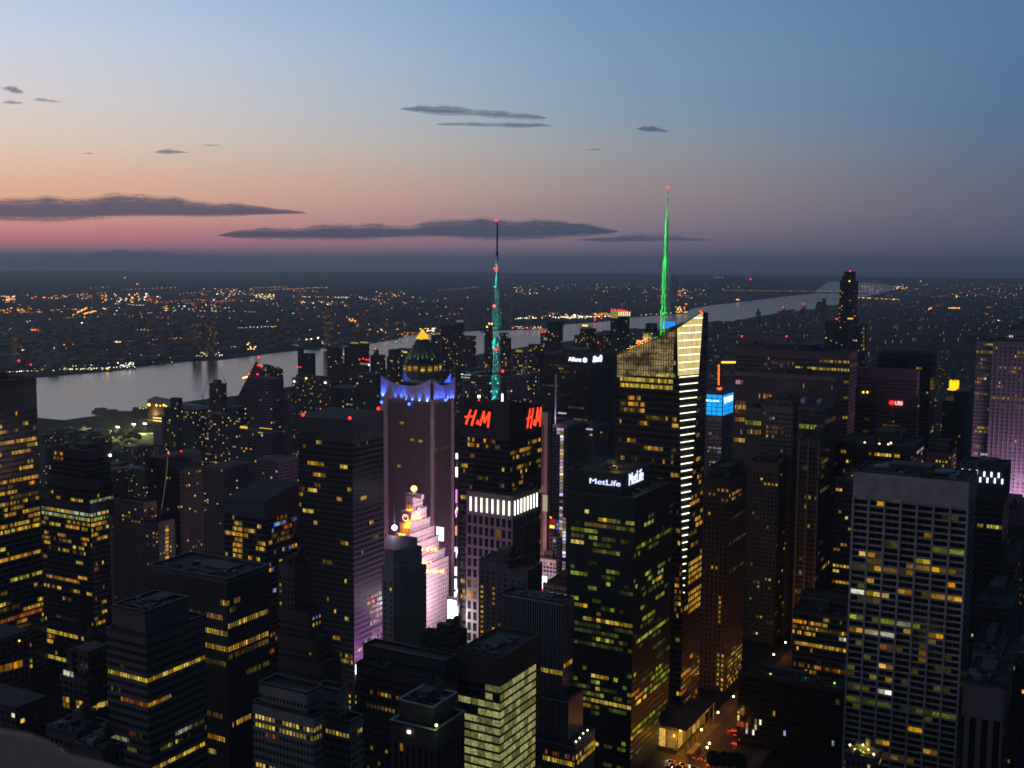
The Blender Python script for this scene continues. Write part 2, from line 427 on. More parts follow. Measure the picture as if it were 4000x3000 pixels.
def run_jobs():
    JOBS.sort(key=lambda j: min(b.D for b in j['blocks']))
    todo = []
    for n, j in enumerate(JOBS):
        if 'custom' in j: j['custom'](); continue
        rng = random.Random(len(j['label'])*77+int(j['blocks'][0].u1))
        bl = sorted(j['blocks'], key=lambda b: b.D); o = (bl[0].u1, bl[0].v0)
        j['o'] = o; ws = []
        for b in bl:
            for sp in j['wins']:
                if isinstance(sp[0], int):
                    if j['blocks'][sp[0]] is not b: continue
                    s2 = sp[1:]
                else: s2 = sp
                ws += face_windows(b, j['st'], s2, rng)
            shade_cover(b)
        simple = not j['wins'] and not j['hook'] and not j['roof'] and len(bl) == 1
        fs = lambda s: {k_: v_ for k_, v_ in s.items() if k_ not in ('lh', 'flat')}
        fname = j['label'][:18].replace(' ', '_'); mm = facade(fname, **fs(j['st']))
        if simple:
            root = box_mb(bl[0], o).build(j['name'], mm, None, (o[0], o[1], 0)); tag(root, j['label'], j['cat'], j['group'])
        else:
            root = empty(j['name'], (o[0], o[1], 0), j['label'], j['cat'], j['group'])
            for i, b in enumerate(sorted(bl, key=lambda b: b.z0*1000-b.z)):
                box_mb(b, o).build('tower' if i == 0 else 'setback', facade(fname, **fs(dict(j['st'], **b.st))) if b.st else mm, root)
            if j['roof']: roof_bits(root, j['blocks'][0], o, rng)
            for b in j['blocks'][1:]:
                if j['roof']: roof_bits(root, b, o, rng, False)
            emit_windows(root, o, ws)
        BLD[j['key'] or j['label']] = (root, j['blocks'], o)
        if j['hook']: j['hook'](root, j['blocks'], o)
def beacon(root, o, P, col='red', s=1.2):
    mm = glow('beacon_'+col, {'red': (255, 40, 40), 'white': (255, 250, 235), 'blue': (70, 110, 255), 'amber': (255, 190, 70)}[col], {'red': 4, 'white': 6, 'blue': 4, 'amber': 4}[col])
    return place('beacon', uball(mm), root, (P.x-o[0], P.y-o[1], P.z), (s,)*3)

# ---------------------------------------------------------------- writing
def text(body, parent, loc, h, face, m_, name='lettering', shear=0, bold=0.0, align='CENTER', depth=.25, width=None):
    cu = bpy.data.curves.new(name, 'FONT'); cu.body = body; cu.size = h*1.38; cu.align_x = align; cu.align_y = 'CENTER'
    cu.shear = shear; cu.offset = bold*h; cu.extrude = depth; cu.materials.append(m_)
    o = bpy.data.objects.new(name, cu); COL.objects.link(o); o.parent = parent; o.location = loc
    o.rotation_euler = (R(90), 0, 0 if face == 'S' else R(90))
    if width:
        bpy.context.view_layer.update(); o.scale.x = width/max(.01, o.dimensions.x)
    bpy.context.view_layer.update(); me = bpy.data.meshes.new_from_object(o.evaluated_get(bpy.context.evaluated_depsgraph_get()))
    n_ = bpy.data.objects.new(name, me); COL.objects.link(n_); n_.parent = parent; n_.location = loc; n_.rotation_euler = o.rotation_euler; n_.scale = o.scale; bpy.data.objects.remove(o)
    return n_
def sign_on(b, face, x0, x1, y0, y1, label, panel=None, cat='sign', name='lit_sign', gap=.5):
    """an empty at the middle of a wall area seen between two pixel corners; returns root, width, height"""
    if face == 'S': A, B = on_s(x0, y0, b.v0-gap), on_s(x1, y1, b.v0-gap)
    else: A, B = on_e(x0, y0, b.u1+gap), on_e(x1, y1, b.u1+gap)
    c = (A+B)/2; w = abs(B.x-A.x) if face == 'S' else abs(B.y-A.y); h = abs(A.z-B.z)
    r = empty(name, c, label, cat)
    if panel:
        q = MB()
        if face == 'S': q.box(-w/2, w/2, .1, gap-.02, -h/2, h/2)
        else: q.box(-gap+.02, -.1, -w/2, w/2, -h/2, h/2)
        q.build('panel', panel, r)
    return r, w, h
BLACK = plain('black_panel', (.012, .012, .014), .5)
def G(*a): return glow(*a)

# ---------------------------------------------------------------- the towers one can tell apart
B = block
# ---- left edge
def rods(root, bl, o):
    b = bl[0]; q = MB(); x = b.u1-o[0]+.6; d = b.v1-b.v0
    for i in range(26):
        y = d*(.30+.028*i); h = (14 if i < 16 else 26+6*math.sin(i))*.8
        q.bar((x, y, b.z-4), (x, y, b.z+h), .35, n=4)
    for i in range(7): q.bar((x, d*.30, b.z+i*2.2), (x, d*.98, b.z+i*2.2), .2, n=4)
    q.build('roof_screen', MET, root)
    beacon(root, o, on_e(73, 1409, b.u1+.6), s=1.6); beacon(root, o, on_e(120, 1424, b.u1+.6), s=1.3)
    q = MB(); q.bar((x, 8, b.z), (x-8, 10, b.z+48), 1.2, .3); q.build('mast', MET, root)
building('office_tower', 'glass office tower cut off by the left edge, rod screens on its roof',
    [B(900, -430, -150, 141, 1512)], dict(wall=(.13, .13, .14), fh=4.2, bw=1.5, hf=.62, wf=.93, par=22, gr=.2),
    [('rnd', 'E', .30, 'amber,amber,orange,yellow,dim,dim', 7), ('row', 'E', 1727, 0, 140, 'amber', .95), ('row', 'E', 1745, 108, 145, 'yellow', .95), ('row', 'E', 1885, 0, 118, 'amber', .95), ('row', 'E', 1970, 0, 150, ['amber', 'dim'], .8), ('row', 'E', 2000, 0, 90, 'amber', .8),
     ('row', 'E', 2068, 0, 160, ['amber', 'orange'], .85), ('row', 'E', 2090, 0, 160, ['amber', 'orange', 'yellow'], .9), ('row', 'E', 2190, 0, 170, ['orange', 'amber'], .95), ('row', 'E', 2262, 40, 180, ['green', 'yellow'], .8), ('row', 'E', 2385, 90, 180, 'amber', .95), ('row', 'E', 2425, 0, 180, 'rust', 1), ('row', 'E', 2440, 0, 180, 'rust', 1)], hook=rods)
def eleven(root, bl, o):
    b = bl[0]
    beacon(root, o, Vector((b.u1+.5, b.v1, b.z-6)), 'white', 2.2)
building('office_tower', 'stepped glass office tower with pale lit bands at mid height, near the left edge',
    [B(975, 194, 339, 428, 1766), B(968, 194, 348, 440, 1885), B(960, 158, 354, 438, 1975)], dict(wall=(.09, .085, .10), fh=4.1, bw=1.6, hf=.62, wf=.92, par=6),
    [(2, 'rnd', 'SE', .34, 'amber,amber,yellow,orange,dim', 3), (1, 'rnd', 'SE', .10, 'amber,dim', 3), (1, 'row', 'S', 1953, 215, 348, ['pale', 'pale', 'green'], .95), (1, 'row', 'E', 1960, 352, 438, 'pale', 1), (2, 'row', 'S', 1990, 160, 352, ['pale', 'pale', 'green'], .95), (2, 'row', 'E', 2008, 356, 420, 'pale', .95),
     (2, 'row', 'S', 2008, 160, 352, ['pale', 'green'], .95), (2, 'row', 'E', 2028, 356, 420, 'green', .95), (2, 'row', 'S', 2040, 260, 352, ['dim', 'amber'], .95), (2, 'row', 'E', 2048, 356, 420, 'amber', .8), (0, 'row', 'S', 1765, 215, 250, 'orange', .6), (0, 'row', 'S', 1785, 195, 250, 'rust', .5)], hook=eleven)
building('low_block', 'low glass block with glowing yellow floors at the foot of the stepped glass tower',
    [B(905, 181, 365, 405, 2487)], dict(wall=(.10, .09, .08), fh=4.2, bw=2.2, hf=.7, wf=.9, par=1.5),
    [('rnd', 'S', .62, 'amber,yellow,orange,amber,dim', 6), ('row', 'S', 2452, 181, 300, 'yellow', 1)])
building('hotel_tower', 'pinkish slab hotel with sloped roof and a lit column of windows on its right edge',
    [B(880, 423, 618, 682, 2047), B(890, 445, 560, 612, 1972)], dict(wall=(.22, .17, .18), fh=3.1, bw=3.4, hf=.42, wf=.4, par=3),
    [('rnd', 'SE', .24, 'amber,yellow,yellow,amber', 1)], hook=lambda root, bl, o: [place('pier', ubox(plain('pale_pier', (.42, .36, .36), .7)), root, (lambda P: (P.x-o[0], P.y-o[1]-.3, bl[0].z/2))(on_s(x, 2100, bl[0].v0)), (2.6, .6, bl[0].z)) for x in (437, 464)] + [place('window', ubox(winmat('amber')), root, ((lambda P: (P.x-o[0]+.1, P.y-o[1], P.z))(on_e(652, 2056+15.2*i, bl[0].u1))), (.3, 3.2, 1.9)) for i in range(10)])
def beam(root, bl, o):
    q = MB(); pts = [on_s(655-27*(i/12)**1.4, 1785+222*i/12, bl[1].v0-1.2) for i in range(13)]
    for a, c in zip(pts, pts[1:]): q.bar((a.x-o[0], a.y-o[1], a.z), (c.x-o[0], c.y-o[1], c.z), .7, n=6)
    q.build('light_strip', G('strip_light', (150, 150, 135), .22), root)
    beacon(root, o, on_s(659, 1772, bl[1].v0)); beacon(root, o, on_s(708, 1762, bl[1].v0))
building('hotel_tower', 'dark tower split by a curved strip of light with two red lamps above',
    [B(930, 634, 700, 795, 1835, yl=1800, yr=1822), B(945, 578, 629, 640, 1790)], dict(wall=(.06, .055, .055), fh=3.2, bw=3, hf=.45, wf=.5, par=3), [('rnd', 'SE', .06, 'amber,yellow,yellow', 1), (0, 'row', 'S', 2135, 740, 790, 'amber', .5)], hook=beam, roof=False)
def ftower_lamps(root, bl, o):
    b = bl[0]
    lamp('AREA', (20, 60, 12), lin(255, 190, 245), 26000, root, 10, (0, 60, 40), name='square_glow'); lamp('AREA', (38, 30, 30), lin(205, 110, 225), 55000, root, 12, (0, 30, 80), name='square_glow')
    for x, y, f in ((1184, 1620, 'S'), (1366, 1633, 'S'), (1478, 1596, 'E')):
        beacon(root, o, on_s(x, y, b.v0) if f == 'S' else on_e(x, y, b.u1), s=2.2)
building('office_tower', 'broad dark glass tower with three red lamps along its roof edge',
    [B(790, 1163, 1377, 1498, 1641, yl=1626, yr=1603)], dict(wall=(.085, .085, .10), fh=3.9, bw=1.6, hf=.66, wf=.94, par=16, gr=.3),
    [('rnd', 'S', .035, 'amber,yellow,dim,dim', 3), ('rnd', 'E', .04, 'dim,dim,amber', 2), ('row', 'S', 1817, 1200, 1262, 'amber', .9), ('row', 'S', 1843, 1215, 1270, 'amber', .95), ('row', 'S', 1828, 1330, 1352, 'yellow', 1), ('row', 'S', 1983, 1182, 1222, 'yellow', .8), ('row', 'S', 2122, 1334, 1356, 'amber', 1), ('row', 'S', 2411, 1348, 1361, 'yellow', 1),
     ('row', 'S', 2497, 1300, 1326, 'amber', 1), ('row', 'S', 2550, 1330, 1376, ['amber', 'dim'], .9), ('row', 'S', 2572, 1330, 1376, ['amber', 'orange'], .9),
     ('row', 'E', 2330, 1440, 1492, ['red', 'rust', 'pink'], .8), ('row', 'E', 2350, 1445, 1492, ['pink', 'rust'], .9), ('row', 'E', 2372, 1445, 1492, ['rust', 'red'], .9), ('row', 'E', 2395, 1445, 1492, ['pink', 'orange'], .9), ('row', 'E', 2420, 1448, 1492, ['rust', 'pink'], .9), ('row', 'E', 2445, 1448, 1492, 'pink', .9), ('row', 'E', 2470, 1448, 1492, ['pink', 'rust'], .9), ('row', 'E', 2495, 1450, 1492, 'pink', .9), ('row', 'E', 2525, 1400, 1470, ['cold', 'dim'], .8)], hook=ftower_lamps)
building('office_tower', 'mid-height tower with slanted parapet and coloured reflections on its right side',
    [B(812, 873, 1034, 1175, 1958, yl=1948, yr=1880)], dict(wall=(.10, .10, .12), fh=4.0, bw=1.8, hf=.66, wf=.92, par=13, gr=.25),
    [('rnd', 'S', .16, 'amber,yellow,amber', 3), ('rnd', 'E', .22, 'rust,orange,amber,cold,blue,dim', 2), ('row', 'E', 1885, 1142, 1174, 'amber', 1), ('row', 'E', 1910, 1142, 1174, 'amber', 1)] + [('row', 'S', 2040+21.5*i, 915, 945, 'amber', 1) for i in range(7)] + [('row', 'S', 2117, 1008, 1034, 'amber', 1), ('row', 'S', 2200, 1010, 1034, 'orange', 1), ('row', 'S', 2084, 880, 910, 'amber', 1), ('row', 'S', 2142, 1000, 1034, 'amber', .9)])  # random coloured lit panes on the east wall stand in for reflections

# ---- tower with the blue crown
def crown(root, bl, o):
    b = bl[0]; L = lambda P: (P.x-o[0], P.y-o[1], P.z)
    zt = b.z; w, d = b.u1-b.u0, b.v1-b.v0
    CST = plain('crown_stone', (.42, .40, .44), .7)
    # corner piers run the whole height; the south west one shows its side, the south east one its edge
    for nm, x0, x1, y0, y1 in (('pier', -w-7.0, -w-.02, -1.5, 4), ('pier', -.7, 1.6, -1.8, 1.2), ('pier', -1, 1.5, d-1, d+1.5)):
        q = MB(); q.box(x0, x1, y0, y1, 0, zt+2); q.build(nm, plain('pier_stone', (.40, .33, .33), .7), root)
    # wing walls that sweep up to points at the corners
    H = (on_s(1687, 1480, b.v0).z-zt)
    def wing(p, dirv, l, hi, lo, t=1.2):
        q = MB(); n = Vector((-dirv[1], dirv[0], 0))*t; N = 10; top = []
        for i in range(N+1):
            s = i/N; top.append((p[0]+dirv[0]*l*s, p[1]+dirv[1]*l*s, zt+lo+(hi-lo)*(1-s)**2.4))
        for a, c in zip(top, top[1:]):
            q.quad([(a[0], a[1], zt), (c[0], c[1], zt), c, a]); a2, c2 = [tuple(Vector(v)+n) for v in (a, c)]
            q.quad([(c2[0], c2[1], zt), (a2[0], a2[1], zt), a2, c2]); q.quad([a, c, c2, a2])
        q.build('crown_wing', CST, root)
    wing((-.2, -1.9), (-1, 0), w*.54, H, H*.64); wing((-w-6.5, -1.7), (1, 0), w*.5+6.5, H*1.02, H*.63)
    wing((1.7, .4), (0, 1), d*.54, H, H*.64); wing((1.5, d+1.2), (0, -1), d*.5, H*.95, H*.63)
    wing((-w-6, d), (1, 0), w*.4, H*1.08, H*.5); wing((-1, d+.5), (-1, 0), w*.4, H*1.12, H*.5)
    q = MB(); q.box(-w*.82, -w*.12, d*.2, d*.85, zt, zt+H*.72); q.build('penthouse', plain('dark_metal', (.04, .04, .05), .6), root)
    blue = lin(60, 95, 255)
    for x, pw in ((-w-4.4, 2.2), (-w*.80, .5), (-w*.66, .6), (-w*.55, 1.2), (-w*.40, .5), (-w*.24, 1.0), (-3.2, 2.2)):
        lamp('SPOT', (x, -3.6, zt-1.0), blue, 24000*pw, root, .3, (x+.6, -1.5, zt+12), 62, .8)
    for y in (d*.06, d*.2, d*.36, d*.5, d*.66, d*.8, d*.92):
        lamp('SPOT', (3.6, y, zt-1.0), blue, 15000, root, .3, (1.4, y, zt+12), 62, .8)
    lamp('SPOT', (-w*.7, d*.5, zt+H*.8), blue, 26000, root, .3, (-w*.9, d, zt+H), 80, .8); lamp('SPOT', (-w*.2, d*.6, zt+H*.8), blue, 26000, root, .3, (-1, d, zt+H), 80, .8)
    lamp('AREA', (-w*.3, -34, 40), lin(232, 160, 215), 20000, root, 12, (-w*.4, 0, zt*.5), name='square_glow'); lamp('AREA', (34, d*.4, 40), lin(235, 150, 215), 14000, root, 12, (0, d*.5, zt*.45), name='square_glow')
    for fx, fy in ((1570, 1652), (1610, 1718), (1642, 1723), (1558, 1820)): place('window', ubox(winmat('amber')), root, L(on_s(fx, fy, b.v0-.1)), (4, .4, 2.4))
    for i in range(7): place('window', ubox(winmat('dim')), root, L(on_e(1702+i*9, 1757-i*2.4, b.u1+.1)), (.4, 2.6, 2.2))
    for x, y in ((1490, 1571), (1598, 1578)): beacon(root, o, on_s(x, y, b.v0-2), 'blue', 2.6)
    beacon(root, o, on_e(1741, 1562, b.u1+2), 'blue', 2.8); beacon(root, o, on_s(1478, 1595, b.v0-2), 'red', 2.8)
building('office_tower', 'brown ribbed tower crowned by pointed stone wings lit blue', [B(1035, 1514, 1688, 1766, 1568)],
    dict(wall=(.20, .15, .155), fh=60, bw=1.5, hf=1.0, wf=.5, par=3, gr=.3), [], hook=crown, roof=False, key='astor')
# ---- tower with the gold pyramid
def pyramid(root, bl, o):
    b = bl[0]; c = Vector(((b.u0+b.u1)/2-o[0], (b.v0+b.v1)/2-o[1], 0)); k2 = 1600/FPX
    Z = lambda y: at(1651, y, 1615).z
    q = MB(); q.lathe([(77*k2, Z(1500)), (77*k2, Z(1452)), (72*k2, Z(1447))], c, 8, rot=R(22.5)); q.build('drum', plain('brown_stone', (.26, .20, .16), .8), root)
    me = MB(); COP = plain('green_copper', (.025, .05, .036), .6)
    me.lathe([(76*k2, Z(1418)), (70*k2, Z(1408)), (67*k2, Z(1399)), (25*k2, Z(1325))], c, 8, rot=R(22.5)); me.build('copper_roof', COP, root)
    for i in range(16):                                      # lit loggia under the eaves
        t = 2*math.pi*(i+.5)/16
        for dz, hh, col in ((1432, 7, 'amber'), (1441, 7, 'yellow')):
            place('window', ubox(winmat(col)), root, (c.x+math.cos(t)*73*k2, c.y+math.sin(t)*73*k2, Z(dz)), (2.4, 5.2, 3.0), (0, 0, t))
    q = MB(); q.lathe([(70*k2, Z(1446)), (70*k2, Z(1418))], c, 16); q.build('loggia', plain('brown_stone', (.26, .20, .16), .8), root)
    for i in range(16):
        t = 2*math.pi*i/16; place('loggia_pier', ubox(plain('brown_stone', (.26, .20, .16), .8)), root, (c.x+math.cos(t)*74.5*k2, c.y+math.sin(t)*74.5*k2, (Z(1446)+Z(1418))/2), (1.6, 2.0, Z(1418)-Z(1446)), (0, 0, t))
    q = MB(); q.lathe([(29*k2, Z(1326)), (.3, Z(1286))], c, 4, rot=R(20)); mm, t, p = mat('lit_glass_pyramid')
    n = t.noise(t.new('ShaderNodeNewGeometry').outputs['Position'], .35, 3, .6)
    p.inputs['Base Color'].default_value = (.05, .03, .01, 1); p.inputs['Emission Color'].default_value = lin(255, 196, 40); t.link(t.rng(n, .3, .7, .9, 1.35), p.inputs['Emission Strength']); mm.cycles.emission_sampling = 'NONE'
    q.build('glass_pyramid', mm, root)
    q = MB(); a = [(c.x+27.4*k2*math.cos(R(20)+i*math.pi/2), c.y+27.4*k2*math.sin(R(20)+i*math.pi/2), Z(1325)) for i in range(4)]
    for i in range(4): q.bar(a[i], a[(i+1) % 4], .5, n=4)
    q.build('pyramid_frame', plain('brass', (.3, .2, .06), .4), root)
    for i in range(12):
        t = R(170+i*200/12); e = Vector((math.cos(t), math.sin(t), 0))
        lamp('SPOT', c+e*72*k2+Vector((0, 0, Z(1409)+1.0)), lin(240, 250, 190), 16000, root, .2, c+e*52*k2+Vector((0, 0, Z(1380))), 30, .9)
building('office_tower', 'brown stone tower topped by a green copper roof and a glowing gold pyramid',
    [B(1585, 1560, 1640, 1740, 1497), B(1578, 1548, 1640, 1752, 1540)], dict(wall=(.24, .19, .16), fh=3.7, bw=3, hf=.5, wf=.5, par=2, lit=.10), [], hook=pyramid, roof=False)

# ---- tower with the red letters and the teal mast
RED = glow('red_letter', (255, 62, 30), 2.2); TEAL = lin(30, 190, 175)
def red_letters(b, face, x0, x1, y0, y1, label):
    r, w, h = sign_on(b, face, x0, x1, y0, y1, label, BLACK, gap=.8)
    q = MB(); s = h*.30; t = w*.034
    def st(x, z, x2, z2, wt=1.0):                            # brush stroke across the panel, in panel fractions
        P = [Vector((px*w, 0, pz*h)) for px, pz in ((x, z), (x2, z2))]
        d = (P[1]-P[0]).normalized(); n = Vector((-d.z, 0, d.x))*t*wt
        f = lambda p: (p.x, -.02, p.z) if face == 'S' else (.02, p.x, p.z)
        g2 = lambda p: (p.x, -.3, p.z) if face == 'S' else (.3, p.x, p.z)
        a, bb, c2, d2 = P[0]-n, P[1]-n*.8, P[1]+n*.8, P[0]+n
        q.quad([g2(a), g2(bb), g2(c2), g2(d2)]); q.quad([f(a), f(bb), g2(bb), g2(a)]); q.quad([f(d2), f(c2), g2(c2), g2(d2)])
    st(-.385, -.36, -.22, .34); st(-.19, -.40, -.03, .34); st(-.43, -.02, -.08, .05, .8)
    st(.10, -.36, .24, .32); st(.24, .32, .25, -.22, .9); st(.25, -.22, .43, .30, .9); st(.43, .30, .38, -.42, 1.1)
    q.build('lettering', RED, r)
    text('&', r, (0.02*w, -.3, -.22*h) if face == 'S' else (.3, .02*w, -.22*h), h*.22, face, RED, 'ampersand', .2, .01)
FT = B(822, 1822, 2003, 2103, 1938)
def mast(root, bl, o):
    u, b = bl[1], bl[0]
    cx, cyy = (u.u0+u.u1)/2-o[0], (u.v0+u.v1)/2-o[1]
    c3 = Vector((cx+o[0], cyy+o[1], 0)); D = math.hypot(c3.x, c3.y); px0 = pix(Vector((c3.x, c3.y, 260)))[0]
    dx = solve(Vector((c3.x, c3.y, 260)), 0, 1940)-c3.x; cx += dx; D = math.hypot(cx+o[0], cyy+o[1])
    Z = lambda y: at(1940, y, D).z; k2 = D/FPX
    PL = plain('mast_paint', (.55, .58, .58), .5); DK = plain('mast_dark', (.08, .08, .09), .6)
    q = MB(); q.lathe([(3.2*k2, Z(1000)), (3.0*k2, Z(868))], (cx, cyy), 8); q.lathe([(5.5*k2, Z(996)), (5.5*k2, Z(984))], (cx, cyy), 10); q.build('mast_tip', DK, root)
    q = MB(); q.lathe([(6.5*k2, Z(1124)), (5*k2, Z(1058)), (4.6*k2, Z(1054)), (4.6*k2, Z(1000))], (cx, cyy), 10); q.lathe([(12*k2, Z(1121)), (12*k2, Z(1117))], (cx, cyy), 10); q.build('upper_mast', PL, root)
    q = MB(); ylist = list(range(1124, 1465, 9))
    for ya, yb in zip(ylist, ylist[1:]):
        def rad(y): return (7+ (y-1124)*.022 + (6 if 1200 < y < 1285 else 0))*k2
        za, zb = Z(ya), Z(yb)
        P = [[(cx+rad(y)*math.cos(R(45+90*i)), cyy+rad(y)*math.sin(R(45+90*i)), Z(y)) for i in range(4)] for y in (ya, yb)]
        for i in range(4):
            n = (i+1) % 4
            q.bar(P[0][i], P[1][i], .4, n=4); q.bar(P[0][i], P[1][n], .16, n=4); q.bar(P[0][i], P[0][n], .2, n=4)
    q.build('lattice_mast', PL, root)
    q = MB()
    for y, r_ in ((1198, 16), (1283, 12), (1330, 10), (1345, 13), (1365, 9)): q.lathe([(r_*k2, Z(y)), (r_*k2, Z(y-4))], (cx, cyy), 10)
    for i in range(10):
        t = i*2.4; y = 1328+i*5; q.box(cx+math.cos(t)*13*k2-.8, cx+math.cos(t)*13*k2+.8, cyy+math.sin(t)*13*k2-.8, cyy+math.sin(t)*13*k2+.8, Z(y), Z(y)+3)
    q.build('antenna_ring', PL, root)
    q = MB(); q.lathe([(19*k2, Z(1600)), (19*k2, Z(1490)), (22*k2, Z(1488)), (22*k2, Z(1470)), (14*k2, Z(1464))], (cx, cyy), 16); q.build('mast_base', plain('base_metal', (.28, .30, .32), .5), root)
    for y in range(1040, 1470, 26):
        s = .45 if y < 1130 else (.75 if y < 1290 else 1.0); dd = 3.0 if y < 1130 else 6.5
        lamp('POINT', (cx-1.2, cyy-dd, Z(y)), TEAL, 1100*s, root, .3)
    for i, (dxp, y) in enumerate(((-22, 1490), (-16, 1560), (10, 1545), (22, 1490), (0, 1575), (18, 1520), (-6, 1525))): lamp('POINT', (cx+dxp*k2, cyy-26*k2, Z(y)), TEAL, 300, root, .2)
    for i in range(9):
        place('teal_lamp', uball(glow('teal_lamp', (90, 255, 230), 1.4)), root, (cx-20*k2+i*5*k2, cyy-23*k2, Z((1572, 1496, 1528, 1560, 1552, 1548, 1476, 1527, 1494)[i])), (1.2,)*3)
    for x, y in ((0, 861), (-3, 1050), (4, 1050), (-6, 1195), (3, 1364), (34, 1447)): beacon(root, o, Vector((cx+o[0]+x*k2, cyy+o[1]-2, Z(y))), s=2.0 if y > 900 else 1.7)
    # open frame round the mast base
    q = MB(); x0, x1, y0, y1 = u.u0-o[0]+2, u.u1-o[0]-2, u.v0-o[1]+2, u.v1-o[1]-2; zz = Z(1456)
    for x in (x0, x1):
        for y in (y0, y1): q.bar((x, y, u.z), (x, y, zz), .7, n=4)
    for z in (zz,): q.bar((x0, y0, z), (x1, y0, z), .6, n=4); q.bar((x1, y0, z), (x1, y1, z), .6, n=4); q.bar((x0, y1, z), (x1, y1, z), .6, n=4); q.bar((x0, y0, z), (x0, y1, z), .6, n=4)
    q.bar((x0, y0, zz), ((x0+x1)/2, y0, u.z), .3, n=4); q.bar((x1, y0, zz), ((x0+x1)/2, y0, u.z), .3, n=4); q.build('roof_frame', plain('frame_grey', (.30, .30, .32), .6), root)
    place('lamp_box', ubox(glow('white_lamp', (255, 250, 225), 3)), root, tuple(on_s(1871, 1549, u.v0-.5)-Vector((o[0], o[1], 0))), (1.8, 1, 2))
    place('lamp_tube', ubox(glow('white_lamp', (255, 250, 225), 3)), root, tuple(on_s(1962, 1553, u.v0-.5)-Vector((o[0], o[1], 0))), (1.0, 1, 5.4))
    beacon(root, o, on_s(1871, 1563, u.v0-1), s=1.2)
    red_letters(u, 'S', 1808, 1920, 1584, 1678, 'large red slanted letters H and M on the left wall under the teal mast')
    red_letters(u, 'E', 2052, 2116, 1584, 1672, 'foreshortened red H and M letters on the right wall under the teal mast')
    # white tubes over the top floors of the stone body
    mw = glow('tube_light', (255, 252, 232), 2.6); zt = b.z
    w, d = b.u1-b.u0, b.v1-b.v0
    for i in range(8):
        place('light_tube', ubox(mw), root, (-w*(.055+.119*i)-.6, -.35, zt-9.5), (.95, .6, 10.6)); place('light_tube', ubox(mw), root, (.35, d*(.07+.123*i), zt-9.5), (.6, .95, 10.6))
        q = MB(); q.box(-w*(.055+.119*i)-1.15, -w*(.055+.119*i)-.05, -.05, 0, zt-4, zt-3.6)
    lamp('AREA', (-w*.5, -36, 24), lin(255, 232, 200), 16000, root, 14, (-w*.5, 0, zt*.6), name='street_glow')
    # floodlit billboard light spills on the left flank
building('office_tower', 'tower with red letters on its crown, white light tubes and a teal mast',
    [FT, B(836, 1797, 1990, 2117, 1563, yl=1558, yr=1585, st=dict(wall=(.04, .04, .045), fh=4.1, bw=2.0, hf=.66, wf=.92, par=30))], dict(wall=(.27, .25, .23), fh=8.3, bw=(FT.u1-FT.u0)/8.06, hf=.74, wf=.62, par=17),
    [(0, 'rnd', 'S', .07, 'amber,yellow,orange', 1), (0, 'rnd', 'E', .035, 'amber,dim', 1), (1, 'rnd', 'SE', .26, 'amber,orange,dim,dim', 2), (0, 'row', 'S', 2275, 1826, 1866, 'dim', 1), (0, 'row', 'S', 2312, 1826, 1866, 'amber', 1)], hook=mast, roof=False, key='fourts')

